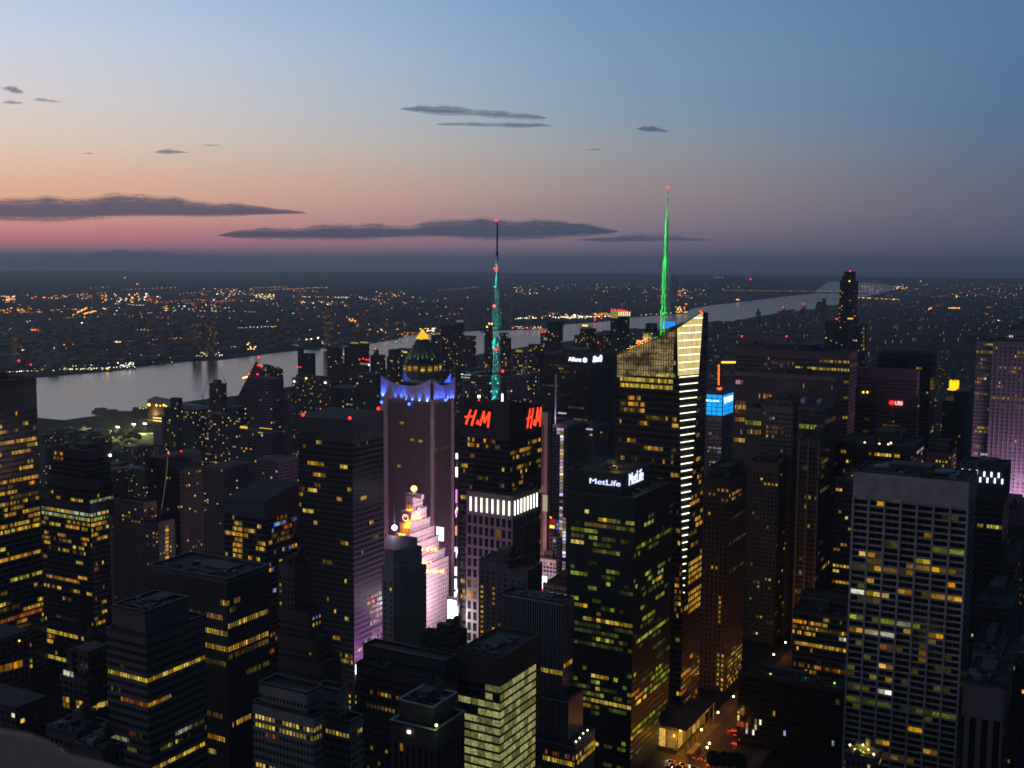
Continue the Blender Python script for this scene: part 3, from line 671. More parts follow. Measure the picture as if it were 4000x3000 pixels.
# ---- stepped clock tower, floodlit
PAR = plain('pink_limestone', (.42, .37, .36), .8)
def clock(root, bl, o):
    b = bl[0]; L = lambda P: (P.x-o[0], P.y-o[1], P.z)
    orange = lin(255, 150, 30)
    def lamps_e(bk, y, xs, pw=1700):
        for x in xs:
            P = on_e(x, y, bk.u1+1.3); lamp('POINT', L(P), orange, pw, root, .25, name='uplight')
            place('uplight', ubox(glow('uplight_glow', (255, 185, 60), 2.2)), root, L(P-Vector((0, 0, 1.2))), (.8, 1.0, .5))
    def lamps_s(bk, y, xs, pw=1300):
        for x in xs:
            P = on_s(x, y, bk.v0-1.3); lamp('POINT', L(P), orange, pw, root, .25, name='uplight')
            place('uplight', ubox(glow('uplight_glow', (255, 185, 60), 2.2)), root, L(P-Vector((0, 0, 1.2))), (1.0, .8, .5))
    t1, t2, t3, t4, t5, t6 = bl[:6]
    lamps_e(t2, 2105, (1652, 1668, 1684)); lamps_e(t2, 2022, (1622, 1634, 1645))
    lamps_e(t3, 2136, (1644, 1654, 1664, 1684)); lamps_e(t4, 2146, (1652, 1672, 1690, 1702)); lamps_e(t5, 2198, (1655, 1668, 1682, 1700, 1712)); lamps_e(t6, 2232, (1670, 1682, 1694, 1706, 1722, 1732))
    lamps_s(t1, 2000, (1597,), 1800); lamps_s(t2, 2042, (1573, 1588, 1600)); lamps_s(t3, 2056, (1580, 1592)); lamps_s(t4, 2085, (1560, 1575))
    lamps_s(t1, 1993, (1592, 1604), 900)
    # clocks
    cm = glow('clock_bulb', (255, 240, 200), 3.0); dark = plain('clock_face', (.05, .045, .04), .5)
    for face, x, y, bk, rr, rim in (('S', 1585, 2022, t2, 12, True), ('E', 1634, 1996, t1, 12, False)):
        P = L(on_s(x, y, bk.v0-.5) if face == 'S' else on_e(x, y, bk.u1+.5)); r = rr*895/FPX*1.25
        q = MB()
        N = 28; ring = [(math.cos(2*math.pi*i/N)*r, math.sin(2*math.pi*i/N)*r) for i in range(N)]
        f = (lambda a, z, k_: (a, -k_, z)) if face == 'S' else (lambda a, z, k_: (k_, a, z))
        q.quad([f(a, z, .25) for a, z in ring])
        for (a, z), (a2, z2) in zip(ring, ring[1:]+ring[:1]): q.quad([f(a, z, -.4), f(a2, z2, -.4), f(a2, z2, .25), f(a, z, .25)])
        ck = q.build('clock', dark, root, P)
        q = MB(); q.bar(f(0, 0, .4), f(r*.25, r*.45, .4), .22, n=4); q.bar(f(0, 0, .4), f(-r*.3, r*.62, .4), .18, n=4)
        for i in range(12):
            a, z = math.cos(math.pi*i/6)*r*.78, math.sin(math.pi*i/6)*r*.78; place('hour_star', ubox(cm), ck, f(a, z, .4), (.5, .5, .5))
        q.build('clock_hand', cm, ck)
        if rim:
            q = MB()
            for (a, z), (a2, z2) in zip(ring, ring[1:]+ring[:1]): q.bar(f(a, z, .3), f(a2, z2, .3), .3, n=5)
            q.build('neon_rim', glow('neon_red', (255, 80, 60), 1.6), ck)
    # globe on a small drum
    gx, gy = (t1.u0+t1.u1)/2-o[0]-1, (t1.v0+t1.v1)/2-o[1]; D = math.hypot(gx+o[0], gy+o[1]); k2 = D/FPX; Zg = lambda y: at(1617, y, D).z
    gx += solve(Vector((gx+o[0], gy+o[1], Zg(1908))), 0, 1617)-gx-o[0]
    q = MB(); q.lathe([(14*k2, t1.z), (14*k2, Zg(1940)), (9*k2, Zg(1936)), (9*k2, Zg(1922))], (gx, gy), 12); q.build('drum', PAR, root)
    q = MB(); q.lathe([(math.sin(math.pi*i/10)*13*k2+.01, Zg(1908)-math.cos(math.pi*i/10)*12*k2) for i in range(11)], (gx, gy), 16); q.build('globe', glow('globe_glow', (255, 214, 120), 2.4), root, smooth=True)
    for x, yy in ((1595, 1940), (1612, 1935), (1634, 1938), (1645, 1938)):
        P = on_s(x, yy, t1.v0+3); q = MB(); q.box(*(P.x-o[0]-1.6, P.x-o[0]+1.6), P.y-o[1]-1.6, P.y-o[1]+1.6, t1.z, t1.z+3.2); q.build('finial', PAR, root)
    for i, (bk, nm) in enumerate(((t1, 'cornice'), (t2, 'cornice'), (t3, 'cornice'), (t4, 'cornice'), (t5, 'cornice'), (t6, 'cornice'))):
        q = MB(); q.box(bk.u0-o[0]-.5, bk.u1-o[0]+.5, bk.v0-o[1]-.5, bk.v1-o[1]+.5, bk.z-.02, bk.z+.9); q.build(nm, PAR, root)
Vp = at(1612, 2000, 888).y
PB = [B(0, 1586, 1613, 1652, 1947, v0=Vp)]
PB += [B(0, 1569, 1606, 1666, 2003, v0=Vp-4), B(0, 1562, 1602, 1680, 2050, v0=Vp-6), B(0, 1545, 1598, 1697, 2092, v0=Vp-9), B(0, 1530, 1594, 1714, 2140, v0=Vp-12), B(0, 1520, 1590, 1737, 2204, v0=Vp-15), B(0, 1510, 1586, 1752, 2240, v0=Vp-18)]
building('clock_tower', 'pink floodlit stepped stone tower with two clocks and a glowing globe on top', PB,
    dict(wall=(.44, .38, .375), glass=(.05, .04, .04), fh=3.6, bw=2.9, hf=.42, wf=.36, par=2.5), [], cat='building', hook=clock, roof=False, key='clock')
building('office_tower', 'slim dark tower with blank grey side walls in front of the clock tower',
    [B(702, 1512, 1538, 1630, 2093, yr=2099, st=dict(hf=.01)), B(697, 1502, 1537.6, 1648, 2150, yr=2132, st=dict(hf=.01)), B(692, 1492, 1537, 1666, 2215, yr=2204)], dict(wall=(.36, .34, .335), fh=3.7, bw=4.2, hf=.5, wf=.28, par=9, roof=(.03, .03, .035)),
    [(2, 'row', 'E', 2262, 1640, 1652, 'yellow', .9), (2, 'row', 'E', 2285, 1640, 1652, 'amber', .6), (2, 'row', 'S', 2200, 1515, 1526, 'amber', 1), (2, 'row', 'S', 2290, 1515, 1526, 'yellow', 1)], key='bush', hook=lambda root, bl, o: [
        place('flagpole', ubox(MET), root, (lambda P: (P.x-o[0], P.y-o[1], P.z))(on_s(1541, 2005, bl[0].v0+3)), (.5, .5, 17)),
        place('searchlight', uball(glow('searchlight', (255, 225, 255), 7)), root, (lambda P: (P.x-o[0], P.y-o[1], P.z))(on_s(1541, 2061, bl[0].v0+2)), (3.4,)*3),
        lamp('POINT', (lambda P: (P.x-o[0], P.y-o[1], P.z))(on_s(1541, 2061, bl[0].v0-2)), (1, .75, 1), 9000, root, .5)])
building('office_tower', 'dark tower with dotted columns of small lit windows below the white light tubes',
    [B(748, 1870, 1985, 2050, 2205), B(738, 1985, 2062, 2119, 2237)], dict(wall=(.14, .145, .16), fh=3.5, bw=4.5, hf=.45, wf=.4, par=6),
    [(0, 'row', 'S', 2288+16.5*i, 1882, 1893, 'amber', 1) for i in range(16)] + [(0, 'row', 'S', 2290+17.6*i, 1912, 1945, 'amber', .8) for i in range(11)] + [(1, 'rnd', 'SE', .05, 'amber,dim', 1)])

# ---- front row, left to right
building('office_tower', 'dark banded tower in the left foreground with a bright wrap-around row of windows',
    [B(496, 436, 567, 737, 2398, st=dict(flat=1)), B(490, 412, 571, 802, 2496, st=dict(par=2))], dict(wall=(.175, .165, .16), glass=(.008, .01, .014), fh=3.62, bw=1.48, hf=.48, wf=.74, par=11, gr=.25),
    [(1, 'row', 'S', 2615, 412, 572, 'yellow', 1), (1, 'row', 'E', 2650, 572, 802, 'yellow', 1), (1, 'row', 'S', 2742, 470, 572, 'rust', 1), (1, 'row', 'E', 2765, 574, 668, 'orange', 1), (1, 'row', 'S', 2862, 430, 505, ['pale', 'green'], .95), (1, 'row', 'S', 2866, 505, 570, ['rust', 'dim'], .7),
     (1, 'row', 'E', 2860, 690, 745, 'pale', 1), (1, 'row', 'E', 2848, 745, 800, 'dimgreen', .9), (1, 'row', 'E', 2935, 630, 720, ['green', 'dim'], .7), (1, 'row', 'S', 2935, 500, 545, ['green', 'dim'], .6), (1, 'row', 'E', 3000, 600, 800, ['yellow', 'amber'], .95), (1, 'row', 'S', 2675, 420, 470, 'dimgreen', .5), (1, 'rnd', 'SE', .012, 'dim,amber', 2)])
building('office_tower', 'tall tower with fine vertical fins and three lit bands around its corner, left foreground',
    [B(560, 581, 886, 1049, 2270, st=dict(flat=1))], dict(wall=(.16, .148, .14), glass=(.008, .009, .012), fh=3.9, bw=1.55, hf=1.0, wf=.58, par=1.5, gr=.3, lh=2.5),
    [('row', 'S', 2355, 866, 886, 'amber', .9), ('row', 'E', 2350, 890, 940, 'amber', .7), ('row', 'S', 2395, 812, 872, 'orange', .95), ('row', 'E', 2400, 895, 925, 'dim', .9), ('row', 'S', 2442, 790, 886, 'yellow', 1), ('row', 'E', 2462, 890, 1049, 'yellow', 1),
     ('row', 'S', 2515, 790, 886, 'amber', 1), ('row', 'E', 2535, 890, 1049, 'amber', 1), ('row', 'S', 2568, 806, 886, 'dim', 1), ('row', 'E', 2580, 890, 1049, 'dim', .9), ('row', 'E', 2640, 960, 1049, 'dim', .9), ('row', 'S', 2780, 810, 870, 'dim', .9), ('row', 'E', 2845, 910, 990, 'amber', .8), ('row', 'S', 2862, 812, 880, 'orange', 1), ('row', 'S', 2930, 812, 842, 'yellow', 1), ('row', 'S', 2400, 735, 790, 'dim', .7)])
building('brick_tower', 'dark brown brick tower with setbacks stepping down to the right, behind the finned tower',
    [B(625, 1086, 1148, 1216, 2215), B(618, 1086, 1205, 1259, 2395), B(612, 1086, 1235, 1301, 2505), B(606, 1086, 1267, 1331, 2600)], dict(wall=(.20, .135, .11), fh=3.6, bw=2.8, hf=.46, wf=.4, par=6),
    [('rnd', 'S', .02, 'amber', 1), (1, 'row', 'E', 2372, 1215, 1252, ['cold', 'cold', 'blue'], .7), (1, 'row', 'E', 2410, 1215, 1252, ['cold'], .6), (1, 'row', 'E', 2440, 1215, 1250, 'amber', .8)] + [(0, 'row', 'S', 2285+19*i, 1086, 1094, 'amber', .8) for i in range(18)])
building('stone_building', 'pale stone building with two bright rows of windows around its notched corner',
    [B(432, 985, 1224, 1262, 2808), B(438, 1012, 1198, 1262, 2716), B(447, 1225, 1365, 1420, 2832), B(453, 1230, 1318, 1357, 2706)], dict(wall=(.31, .285, .265), fh=3.35, bw=1.75, hf=.5, wf=.6, par=3.2),
    [(0, 'row', 'S', 2806, 1000, 1224, 'yellow', .86), (0, 'row', 'S', 2840, 1000, 1224, 'yellow', .88), (0, 'row', 'E', 2845, 1226, 1260, 'yellow', 1), (0, 'row', 'E', 2878, 1226, 1260, 'yellow', 1), (2, 'row', 'S', 2842, 1272, 1365, 'yellow', .9), (2, 'row', 'S', 2868, 1272, 1365, 'yellow', .9), (2, 'row', 'E', 2845, 1398, 1416, 'yellow', .9), (2, 'row', 'E', 2870, 1398, 1416, 'yellow', .9),
     (0, 'row', 'S', 2980, 1000, 1075, ['amber', 'yellow'], .95), (0, 'row', 'S', 2870, 1040, 1085, 'rust', .7), (0, 'rnd', 'S', .02, 'dimgreen,amber', 1), (1, 'row', 'S', 2730, 1250, 1258, 'yellow', 1)])
building('office_building', 'wide dark stone building with scattered amber windows, below the slim grey tower',
    [B(566, 1391, 1755, 1792, 2672), B(572, 1418, 1738, 1782, 2590)], dict(wall=(.11, .105, .11), fh=3.9, bw=2.4, hf=.5, wf=.6, par=4),
    [(1, 'row', 'S', 2636, 1452, 1590, ['amber', 'dim'], .42), (0, 'row', 'S', 2700, 1430, 1580, ['amber', 'amber', 'rust'], .55), (0, 'row', 'S', 2740, 1430, 1560, ['dim', 'amber'], .5), (0, 'rnd', 'S', .03, 'amber,dim', 1), (1, 'row', 'S', 2660, 1490, 1500, 'orange', 1)])
def rimlight(root, bl, o):
    P = on_e(1700, 2832, bl[1].u1+.2); place('wall_lamp', uball(glow('green_lamp', (190, 255, 120), 5)), root, (P.x-o[0]+.6, P.y-o[1], P.z), (1.3,)*3)
    lamp('POINT', (P.x-o[0]+1.6, P.y-o[1]-1.2, P.z+.6), lin(180, 255, 90), 500, root, .2)
    P = on_s(1599, 2858, bl[1].v0); place('wall_lamp', ubox(glow('white_lamp', (255, 250, 225), 3)), root, (P.x-o[0], P.y-o[1]-.4, P.z), (1.6, .5, 1.2))
    for b in bl[:2]:
        q = MB(); x0, x1, y0, y1 = b.u0-o[0], b.u1-o[0], b.v0-o[1], b.v1-o[1]; t = .7
        q.box(x0-.4, x1+.4, y0-.4, y0+t, b.z+1.21, b.z+1.7); q.box(x0-.4, x1+.4, y1-t, y1+.4, b.z+1.21, b.z+1.7); q.box(x0-.4, x0+t, y0+t, y1-t, b.z+1.21, b.z+1.7); q.box(x1-t, x1+.4, y0+t, y1-t, b.z+1.21, b.z+1.7)
        q.build('coping', plain('coping_stone', (.42, .42, .46), .7), root)
building('brick_building', 'square dark brick building with a pale coping round its sunken roof, bottom centre',
    [B(484, 1555, 1690, 1785, 2776), B(476, 1525, 1699, 1815, 2866)], dict(wall=(.13, .10, .095), fh=3.8, bw=3.2, hf=.9, wf=.45, par=8),
    [(1, 'row', 'S', 2905, 1540, 1600, ['amber', 'dim'], .4), (1, 'rnd', 'SE', .03, 'dim,rust', 1)], hook=rimlight)
building('glass_building', 'glass building with glowing pale green floors behind black mullions, bottom centre',
    [B(566, 1783, 1954, 2108, 2580, st=dict(flat=1))], dict(wall=(.13, .12, .085), glass=(.02, .022, .018), fh=4.55, bw=4.4, hf=.70, wf=.93, par=13.5),
    [('floor', 'S', 0, 1, ['dimoffice', 'office', 'dim'], .8, -.45), ('floor', 'S', 1, 2, ['dimoffice', 'office'], .95, -.45), ('floor', 'S', 2, 3, ['office', 'dimoffice'], .95, 0), ('floor', 'S', 3, 4, ['office'], .95, -.5), ('floor', 'S', 4, 16, ['office', 'office', 'office', 'dimoffice'], 1, 0), ('floor', 'E', 0, 16, ['office', 'office', 'dimoffice'], 1, 0)])
building('office_tower', 'narrow tower with pale vertical stripes stepping out towards its base',
    [B(648, 1962, 2201, 2240, 2360, st=dict(flat=1)), B(636, 1990, 2221, 2278, 2742), B(626, 1990, 2246, 2324, 2918)], dict(wall=(.50, .49, .50), glass=(.008, .008, .01), fh=3.9, bw=1.6, hf=1.0, wf=.68, par=1.0, gr=.3, lh=2.6),
    [(0, 'row', 'S', 2608, 2103, 2201, ['yellow', 'amber'], 1), (0, 'row', 'E', 2600, 2203, 2238, 'amber', 1), (2, 'row', 'S', 2965, 2122, 2246, 'yellow', 1), (2, 'row', 'E', 2960, 2250, 2322, 'yellow', .95), (2, 'row', 'S', 2940, 2120, 2246, 'rust', .5), (2, 'row', 'E', 2985, 2255, 2322, 'amber', .9), (2, 'row', 'S', 2880, 2122, 2230, ['dim', 'amber'], .4)],
    hook=lambda root, bl, o: [place('roof_lamp', uball(glow('white_lamp', (255, 250, 225), 3)), root, (lambda P: (P.x-o[0], P.y-o[1], P.z+.8))(on_e(x, y, bl[2].u1-1)), (1.1,)*3) for x, y in ((2250, 2902), (2264, 2888), (2278, 2870), (2295, 2858))])
def roofsign(root, bl, o):
    hi = bl[1]; wm = glow('blue_white_letter', (205, 214, 255), 1.6)
    r, w, h = sign_on(hi, 'S', 2305, 2420, 1868, 1902, 'white lit company name facing left at the top of the green lit tower', None, gap=.4)
    text('MetLife', r, (0, 0, 0), h*1.0, 'S', wm, bold=0, width=w*1.04)
    r, w, h = sign_on(hi, 'E', 2458, 2512, 1846, 1884, 'white lit company name facing right at the top of the green lit tower', None, gap=.4)
    text('MetLife', r, (0, 0, 0), h*.8, 'E', wm, bold=0, width=w)
    b = bl[0]; L = lambda P: (P.x-o[0], P.y-o[1], P.z)
    for i in range(9): place('ledge_lamp', ubox(glow('white_lamp', (255, 250, 225), 3)), root, L(on_e(2492+i*4.8, 1944-i*2.4, b.u1-6)), (.5, .8, .5))
    q = MB(); x0, x1, y0, y1, z = hi.u0-o[0], hi.u1-o[0], hi.v0-o[1], hi.v1-o[1], hi.z
    for i in range(8): q.bar((x0, y0+3+i*(y1-y0-6)/7, z+3), (x1, y0+3+i*(y1-y0-6)/7, z+3), .5, n=4)
    for i in range(5): q.bar((x0+2+i*(x1-x0-4)/4, y0+2, z+3.6), (x0+2+i*(x1-x0-4)/4, y1-2, z+3.6), .5, n=4); q.bar((x0+2+i*(x1-x0-4)/4, y0+2, z), (x0+2+i*(x1-x0-4)/4, y0+2, z+3.6), .5, n=4)
    q.build('roof_trellis', MET, root)
    P = on_s(2390, 1832, hi.v0+18); place('penthouse', ubox(CONC), root, (P.x-o[0], P.y-o[1], z+3), (6, 6, 6)); lamp('POINT', (P.x-o[0]+6, P.y-o[1]-7, z+4), lin(255, 220, 120), 900, root, .3)
building('office_tower', 'black glass tower with many yellow green lit floors and a lit name on top',
    [B(690, 2219, 2481, 2631, 1952), B(698, 2219, 2432, 2540, 1858)], dict(wall=(.028, .042, .04), glass=(.006, .016, .013), fh=4.05, bw=3.1, hf=.58, wf=.86, par=13, gr=.5),
    [(0, 'rnd', 'S', .48, 'green,green,yellow,dim,dimgreen,dimgreen,dimgreen,dimgreen', 2), (0, 'rnd', 'E', .36, 'green,dimgreen,dimgreen,dimgreen', 3), (0, 'row', 'S', 2045, 2320, 2476, ['amber', 'yellow', 'dim'], .85), (0, 'row', 'S', 2022, 2360, 2476, ['yellow', 'green'], .55), (0, 'row', 'S', 2140, 2320, 2410, ['yellow', 'amber'], .95), (0, 'row', 'S', 2118, 2225, 2275, 'yellow', 1), (0, 'row', 'S', 2095, 2225, 2270, 'yellow', .8),
     (0, 'row', 'S', 2418, 2277, 2475, ['yellow', 'amber', 'dim'], .85), (0, 'row', 'S', 2495, 2280, 2475, ['green', 'dim'], .7), (0, 'row', 'S', 2640, 2305, 2380, ['yellow', 'amber'], 1), (0, 'row', 'S', 2735, 2278, 2475, ['yellow', 'yellow', 'green'], .95), (0, 'row', 'S', 2712, 2280, 2475, ['dimgreen', 'green'], .7),
     (0, 'row', 'E', 2515, 2488, 2600, 'green', .9), (0, 'row', 'E', 2540, 2550, 2600, 'dimgreen', .9), (0, 'row', 'E', 2720, 2485, 2630, ['green', 'dimgreen'], .85), (0, 'row', 'E', 2748, 2480, 2620, ['green', 'yellow'], .8), (0, 'row', 'E', 2130, 2490, 2630, ['green', 'yellow', 'dimgreen'], .8), (0, 'row', 'S', 1985, 2280, 2304, 'yellow', 1), (0, 'row', 'E', 2430, 2510, 2555, 'green', .9), (0, 'row', 'E', 2232, 2570, 2592, 'pale', 1), (0, 'row', 'E', 2255, 2565, 2592, 'amber', 1)], hook=roofsign, key='met')

# ---- crystal tower with the green spire: its own mesh, with a chamfer that runs out to a point
def crystal():
    P = at(2694, 1246, 770); u1, v0 = P.x, P.y
    zB = on_e(2678, 2335, u1).z
    T1 = on_s(2645, 1284, v0); T2 = on_e(2746, 1218, u1)
    zl = on_s(2409, 1384, v0).z; u0 = solve(Vector((u1, v0, zl)), 0, 2409)
    v1 = solve(Vector((u1, v0, T2.z)), 1, 2767); zr = T2.z-1
    Vm = on_s(2452, 1402, v0)
    o = (u1, v0)
    root = empty('skyscraper', (u1, v0, 0), 'crystal-shaped glass skyscraper with a slanted glowing top, white light bars and a green spire', 'building')
    L = lambda p: (p[0]-u1, p[1]-v0, p[2])
    st = dict(wall=(.075, .07, .06), glass=(.02, .02, .02), fh=4.25, bw=1.55, hf=.62, wf=.9, par=2, gr=.2)
    fm = facade('crystal', **st)
    U = lambda p, s: ((p[0]-u1)*-1 if s == 0 else 1000+p[1]-v0, 300-p[2])
    q = MB()
    S = [(u0, v0, 0), (u1, v0, 0), (u1, v0, zB), tuple(T1), (u0, v0, zl)]
    E = [(u1, v0, 0), (u1, v1, 0), (u1, v1, zr), tuple(T2), (u1, v0, zB)]
    q.quad([L(p) for p in S], [U(p, 0) for p in S]); q.quad([L(p) for p in E], [U(p, 1) for p in E])
    zbk = zl+8
    N = [(u1, v1, 0), (u0, v1, 0), (u0, v1, zbk), (u1, v1, zr)]; Wt = [(u0, v1, 0), (u0, v0, 0), (u0, v0, zl), (u0, v1, zbk)]
    q.quad([L(p) for p in N]); q.quad([L(p) for p in Wt])
    q.build('curtain_wall', fm, root)
    # chamfer: glowing glass in the upper part, darker below
    def edge(z, side):
        a = Vector((u1, v0, zB)); t = T1 if side == 0 else T2; s = (z-zB)/(t.z-zB); return a.lerp(t, s)
    n = (T1-Vector((u1, v0, zB))).cross(T2-Vector((u1, v0, zB))).normalized()
    if n.y > 0: n = -n
    zm = on_s(2650, 1468, v0).z
    mm, t, p = mat('lit_crown_glass'); g = t.new('ShaderNodeNewGeometry').outputs['Position']
    nn = t.noise(t.vm('MULTIPLY', g, (.3, .3, .12)), 1, 3, .6)
    p.inputs['Base Color'].default_value = (.03, .03, .03, 1); p.inputs['Emission Color'].default_value = lin(238, 214, 136); t.link(t.rng(nn, .3, .7, .75, 1.25), p.inputs['Emission Strength']); mm.cycles.emission_sampling = 'NONE'
    A, C = edge(zm, 0), edge(zm, 1)
    q = MB(); q.quad([L(A), L(C), L(T2), L(T1)]); q.build('crown_glass', mm, root)
    q = MB(); tri = [(u1, v0, zB), tuple(C), tuple(A)]; q.quad([L(v) for v in tri], [((Vector(v)-T1).length, 300-v[2]) for v in tri]); q.build('chamfer', fm, root)
    bm_ = glow('light_bar', (255, 250, 224), 2.3); zz = T2.z-4; i = 0
    span = (T2.z-4-zB)/39.0
    mul = MB()
    for i in range(39):
        z = T2.z-4-span*i
        a, c = edge(min(z, T1.z), 0), edge(z, 1)
        if z > T1.z: f = (z-T1.z)/(T2.z-T1.z); a = T1.lerp(T2, f)
        a, c = a.lerp(c, .04)+n*.5, c.lerp(a, .05)+n*.5
        if (c-a).length < 1.0: c = a+(c-a).normalized()*1.0
        m2 = MB(); m2.bar((0, 0, 0), tuple(c-a), .62 if i < 20 else .8, n=5); m2.build('light_bar', bm_, root, L(a))
    for j in range(1, 16):
        s = j/16; b0 = A.lerp(C, s); t0 = T1.lerp(T2, s); mul.bar(L(b0+n*.15), L(t0+n*.15), .22, n=4)
    mul.build('mullion', plain('mullion_metal', (.05, .05, .045), .5), root)
    # slanted south crown: a screen of lit glass behind a grid
    mm2, t, p = mat('lit_screen_glass'); g = t.new('ShaderNodeNewGeometry').outputs['Position']
    n1 = t.noise(t.vm('MULTIPLY', g, (.09, .09, .12)), 1, 4, .7)
    p.inputs['Base Color'].default_value = (.04, .04, .035, 1); p.inputs['Emission Color'].default_value = lin(214, 184, 118); t.link(t.rng(n1, .42, .66, .07, .62), p.inputs['Emission Strength']); mm2.cycles.emission_sampling = 'NONE'
    q = MB(); zc = on_s(2500, 1447, v0).z
    pts = [(u0+.6, v0-.12, zl-16), (T1.x-2.5, v0-.12, zc-.5), (T1.x-1.2, v0-.12, T1.z-.8), (u0+.6, v0-.12, zl-.6)]
    q.quad([L(v) for v in pts]); q.build('crown_screen', mm2, root)
    q = MB(); w = T1.x-u0
    for j in range(25):
        s = j/24; x = u0+w*s; zt = zl+(T1.z-zl)*s; zb = zl-16+(zc-zl+15.5)*s; q.bar(L((x, v0-.3, zb)), L((x, v0-.3, zt+1.5)), .46, n=4)
    for j in range(12):
        z = zl-14+j*3.9; s = max(0, (z-zl)/(T1.z-zl)); 
        if s < 1: q.bar(L((u0+w*s, v0-.3, z)), L((T1.x, v0-.3, z)), .5, n=4)
    q.bar(L((u0, v0-.3, zl+.8)), L((T1.x, v0-.3, T1.z+.8)), .7, n=4); q.bar(L((T1.x, T1.y-.3, T1.z+.6)), L((T2.x+.3, T2.y, T2.z+.6)), .7, n=4)
    q.build('crown_grid', plain('mullion_metal', (.05, .05, .045), .5), root)
    # roof below the screens, with plant lit from inside
    q = MB(); zf = lambda s: zl-3+(T1.z-zl)*s-2
    q.quad([L(v) for v in ((u0+.5, v0+.6, zf(0)), (T1.x, v0+.6, zf(1)), (u1-.5, v1-.6, zr-5), (u0+.5, v1-.6, zbk-1))]); q.build('roof', MET, root)
    for s, wd, h in ((.22, 5, 4), (.34, 6, 6), (.43, 4, 9), (.52, 5, 5)):
        x = u0+w*s; m2 = MB(); m2.box(x-wd/2, x+wd/2, v0+6, v0+12, zf(s)-2, zf(s)+h+2.5); o2 = m2.build('roof_unit', plain('tan_metal', (.40, .34, .26), .6), root, (-u1, -v0, 0))
    for s in (.18, .28, .38, .48): lamp('POINT', L((u0+w*s, v0+3.2, zf(s)+4)), lin(255, 190, 110), 2200, root, .4)
    for x, y in ((2738, 1216), (2638, 1310), (2493, 1343), (2439, 1402)): place('beacon', uball(glow('beacon_red', (255, 40, 40), 4)), root, L(on_s(x, y, v0+2)), (1.6,)*3)
    # lit floors
    b = Block(); b.u0, b.u1, b.v0, b.v1, b.z, b.z0 = u0+2, u1, v0, v1, 300.0, 0
    rng = random.Random(5); ws = []; stw = dict(st); 
    spec = [('row', 'S', 1405+22*i, 2460, 2640, 'yellow', .0) for i in range(1)]
    spec += [('row', 'S', 1422, 2545, 2640, 'amber', .8), ('row', 'S', 1444, 2430, 2640, ['yellow', 'yellow', 'pale'], .75), ('row', 'S', 1466, 2425, 2625, 'yellow', 1), ('row', 'S', 1493, 2420, 2625, 'yellow', .95), ('row', 'S', 1456, 2430, 2640, 'yellow', .9), ('row', 'S', 1479, 2425, 2625, 'yellow', 1), ('row', 'S', 1508, 2425, 2625, 'yellow', .95)]
    spec += [('rnd', 'S', .20, 'orange,amber,amber,dim,dim', 3), ('rnd', 'E', .3, 'orange,amber,dim,rust', 4)]
    for i in range(8): spec.append(('row', 'E', 2200+28*i, 2690, 2746, ['amber', 'orange', 'amber'], .97))
    for i in range(8): spec.append(('row', 'S', 2205+24*i, 2632, 2680, ['orange', 'rust', 'dim', 'amber'], .6))
    spec += [('row', 'S', 1740, 2517, 2585, ['orange', 'amber'], .9), ('row', 'S', 1545, 2455, 2500, 'orange', .9), ('row', 'S', 1580, 2450, 2520, ['orange', 'amber'], .9), ('row', 'S', 1600, 2425, 2515, ['orange', 'dim'], .9), ('row', 'S', 1853, 2620, 2655, 'amber', 1), ('row', 'S', 1640, 2525, 2590, ['amber', 'dim'], .9)]
    zlim = on_s(2500, 1500, v0).z
    for sp in spec:
        r_ = face_windows(b, stw, sp, rng)
        if sp[0] == 'rnd': r_ = [w_ for w_ in r_ if w_[2].z < zlim-8]
        ws += [w_ for w_ in r_ if not (w_[1] == 'S' and w_[2].z > zB and w_[2].x > u1-(u1-T1.x)*(w_[2].z-zB)/(T1.z-zB)-1.2) and not (w_[1] == 'E' and w_[2].z > zB and w_[2].y < v0+(T2.y-v0)*(w_[2].z-zB)/(T2.z-zB)+1.2)]
    emit_windows(root, o, ws)
    # spire
    base = at(2594, 1322, math.hypot((u0+u1)/2, (v0+v1)/2-6)); D = math.hypot(base.x, base.y); Z = lambda y: at(2600, y, D).z; k2 = D/FPX
    bx, by = L(base)[0], L(base)[1]; PL = plain('spire_steel', (.62, .64, .62), .45); GR = lin(40, 235, 80)
    lean = lambda y: solve(Vector((base.x, base.y, Z(y))), 0, 2594+15*(1322-y)/590)-u1
    q = MB(); q.bar((lean(1322), by, Z(1330)), (lean(1060), by, Z(1060)), 6.5*k2, 6*k2, 8); q.build('spire_core', PL, root)
    q = MB(); q.bar((lean(1060), by, Z(1060)), (lean(740), by, Z(740)), 8*k2, 4*k2, 8); q.build('spire_tip', PL, root)
    q = MB(); ys = [1328, 1282, 1228, 1182, 1136, 1088, 1044, 997, 948, 902, 855]
    def ringpts(y):
        r_ = (19 if y > 1000 else 10)*k2*(.55+.45*(y-740)/590); x = lean(y)-2*k2
        return [(x+r_*math.cos(R(30+120*i))*1.1, by+r_*math.sin(R(30+120*i)), Z(y)) for i in range(3)]
    for ya, yb in zip(ys, ys[1:]):
        a, c = ringpts(ya), ringpts(yb)
        for i in range(3):
            j = (i+1) % 3; q.bar(a[i], c[i], .34, n=5); q.bar(a[i], a[j], .22, n=4); q.bar(a[i], c[j], .3, n=5)
    q.build('spire_lattice', PL, root)
    place('beacon', uball(glow('beacon_red', (255, 40, 40), 4)), root, (lean(732), by, Z(733)), (1.4,)*3)
    for i, y in enumerate(ys):
        pw = 5200 if y > 1000 else 2600
        lamp('SPOT', (lean(y)-3.2*(1 if i % 2 else -.4), by-9, Z(y)-1), GR, pw*.55, root, .3, (lean(y-40), by, Z(y-34)), 75, .9)
        lamp('POINT', (lean(y)-3.2, by-3.0, Z(y)+1.0), GR, pw*.22, root, .3)
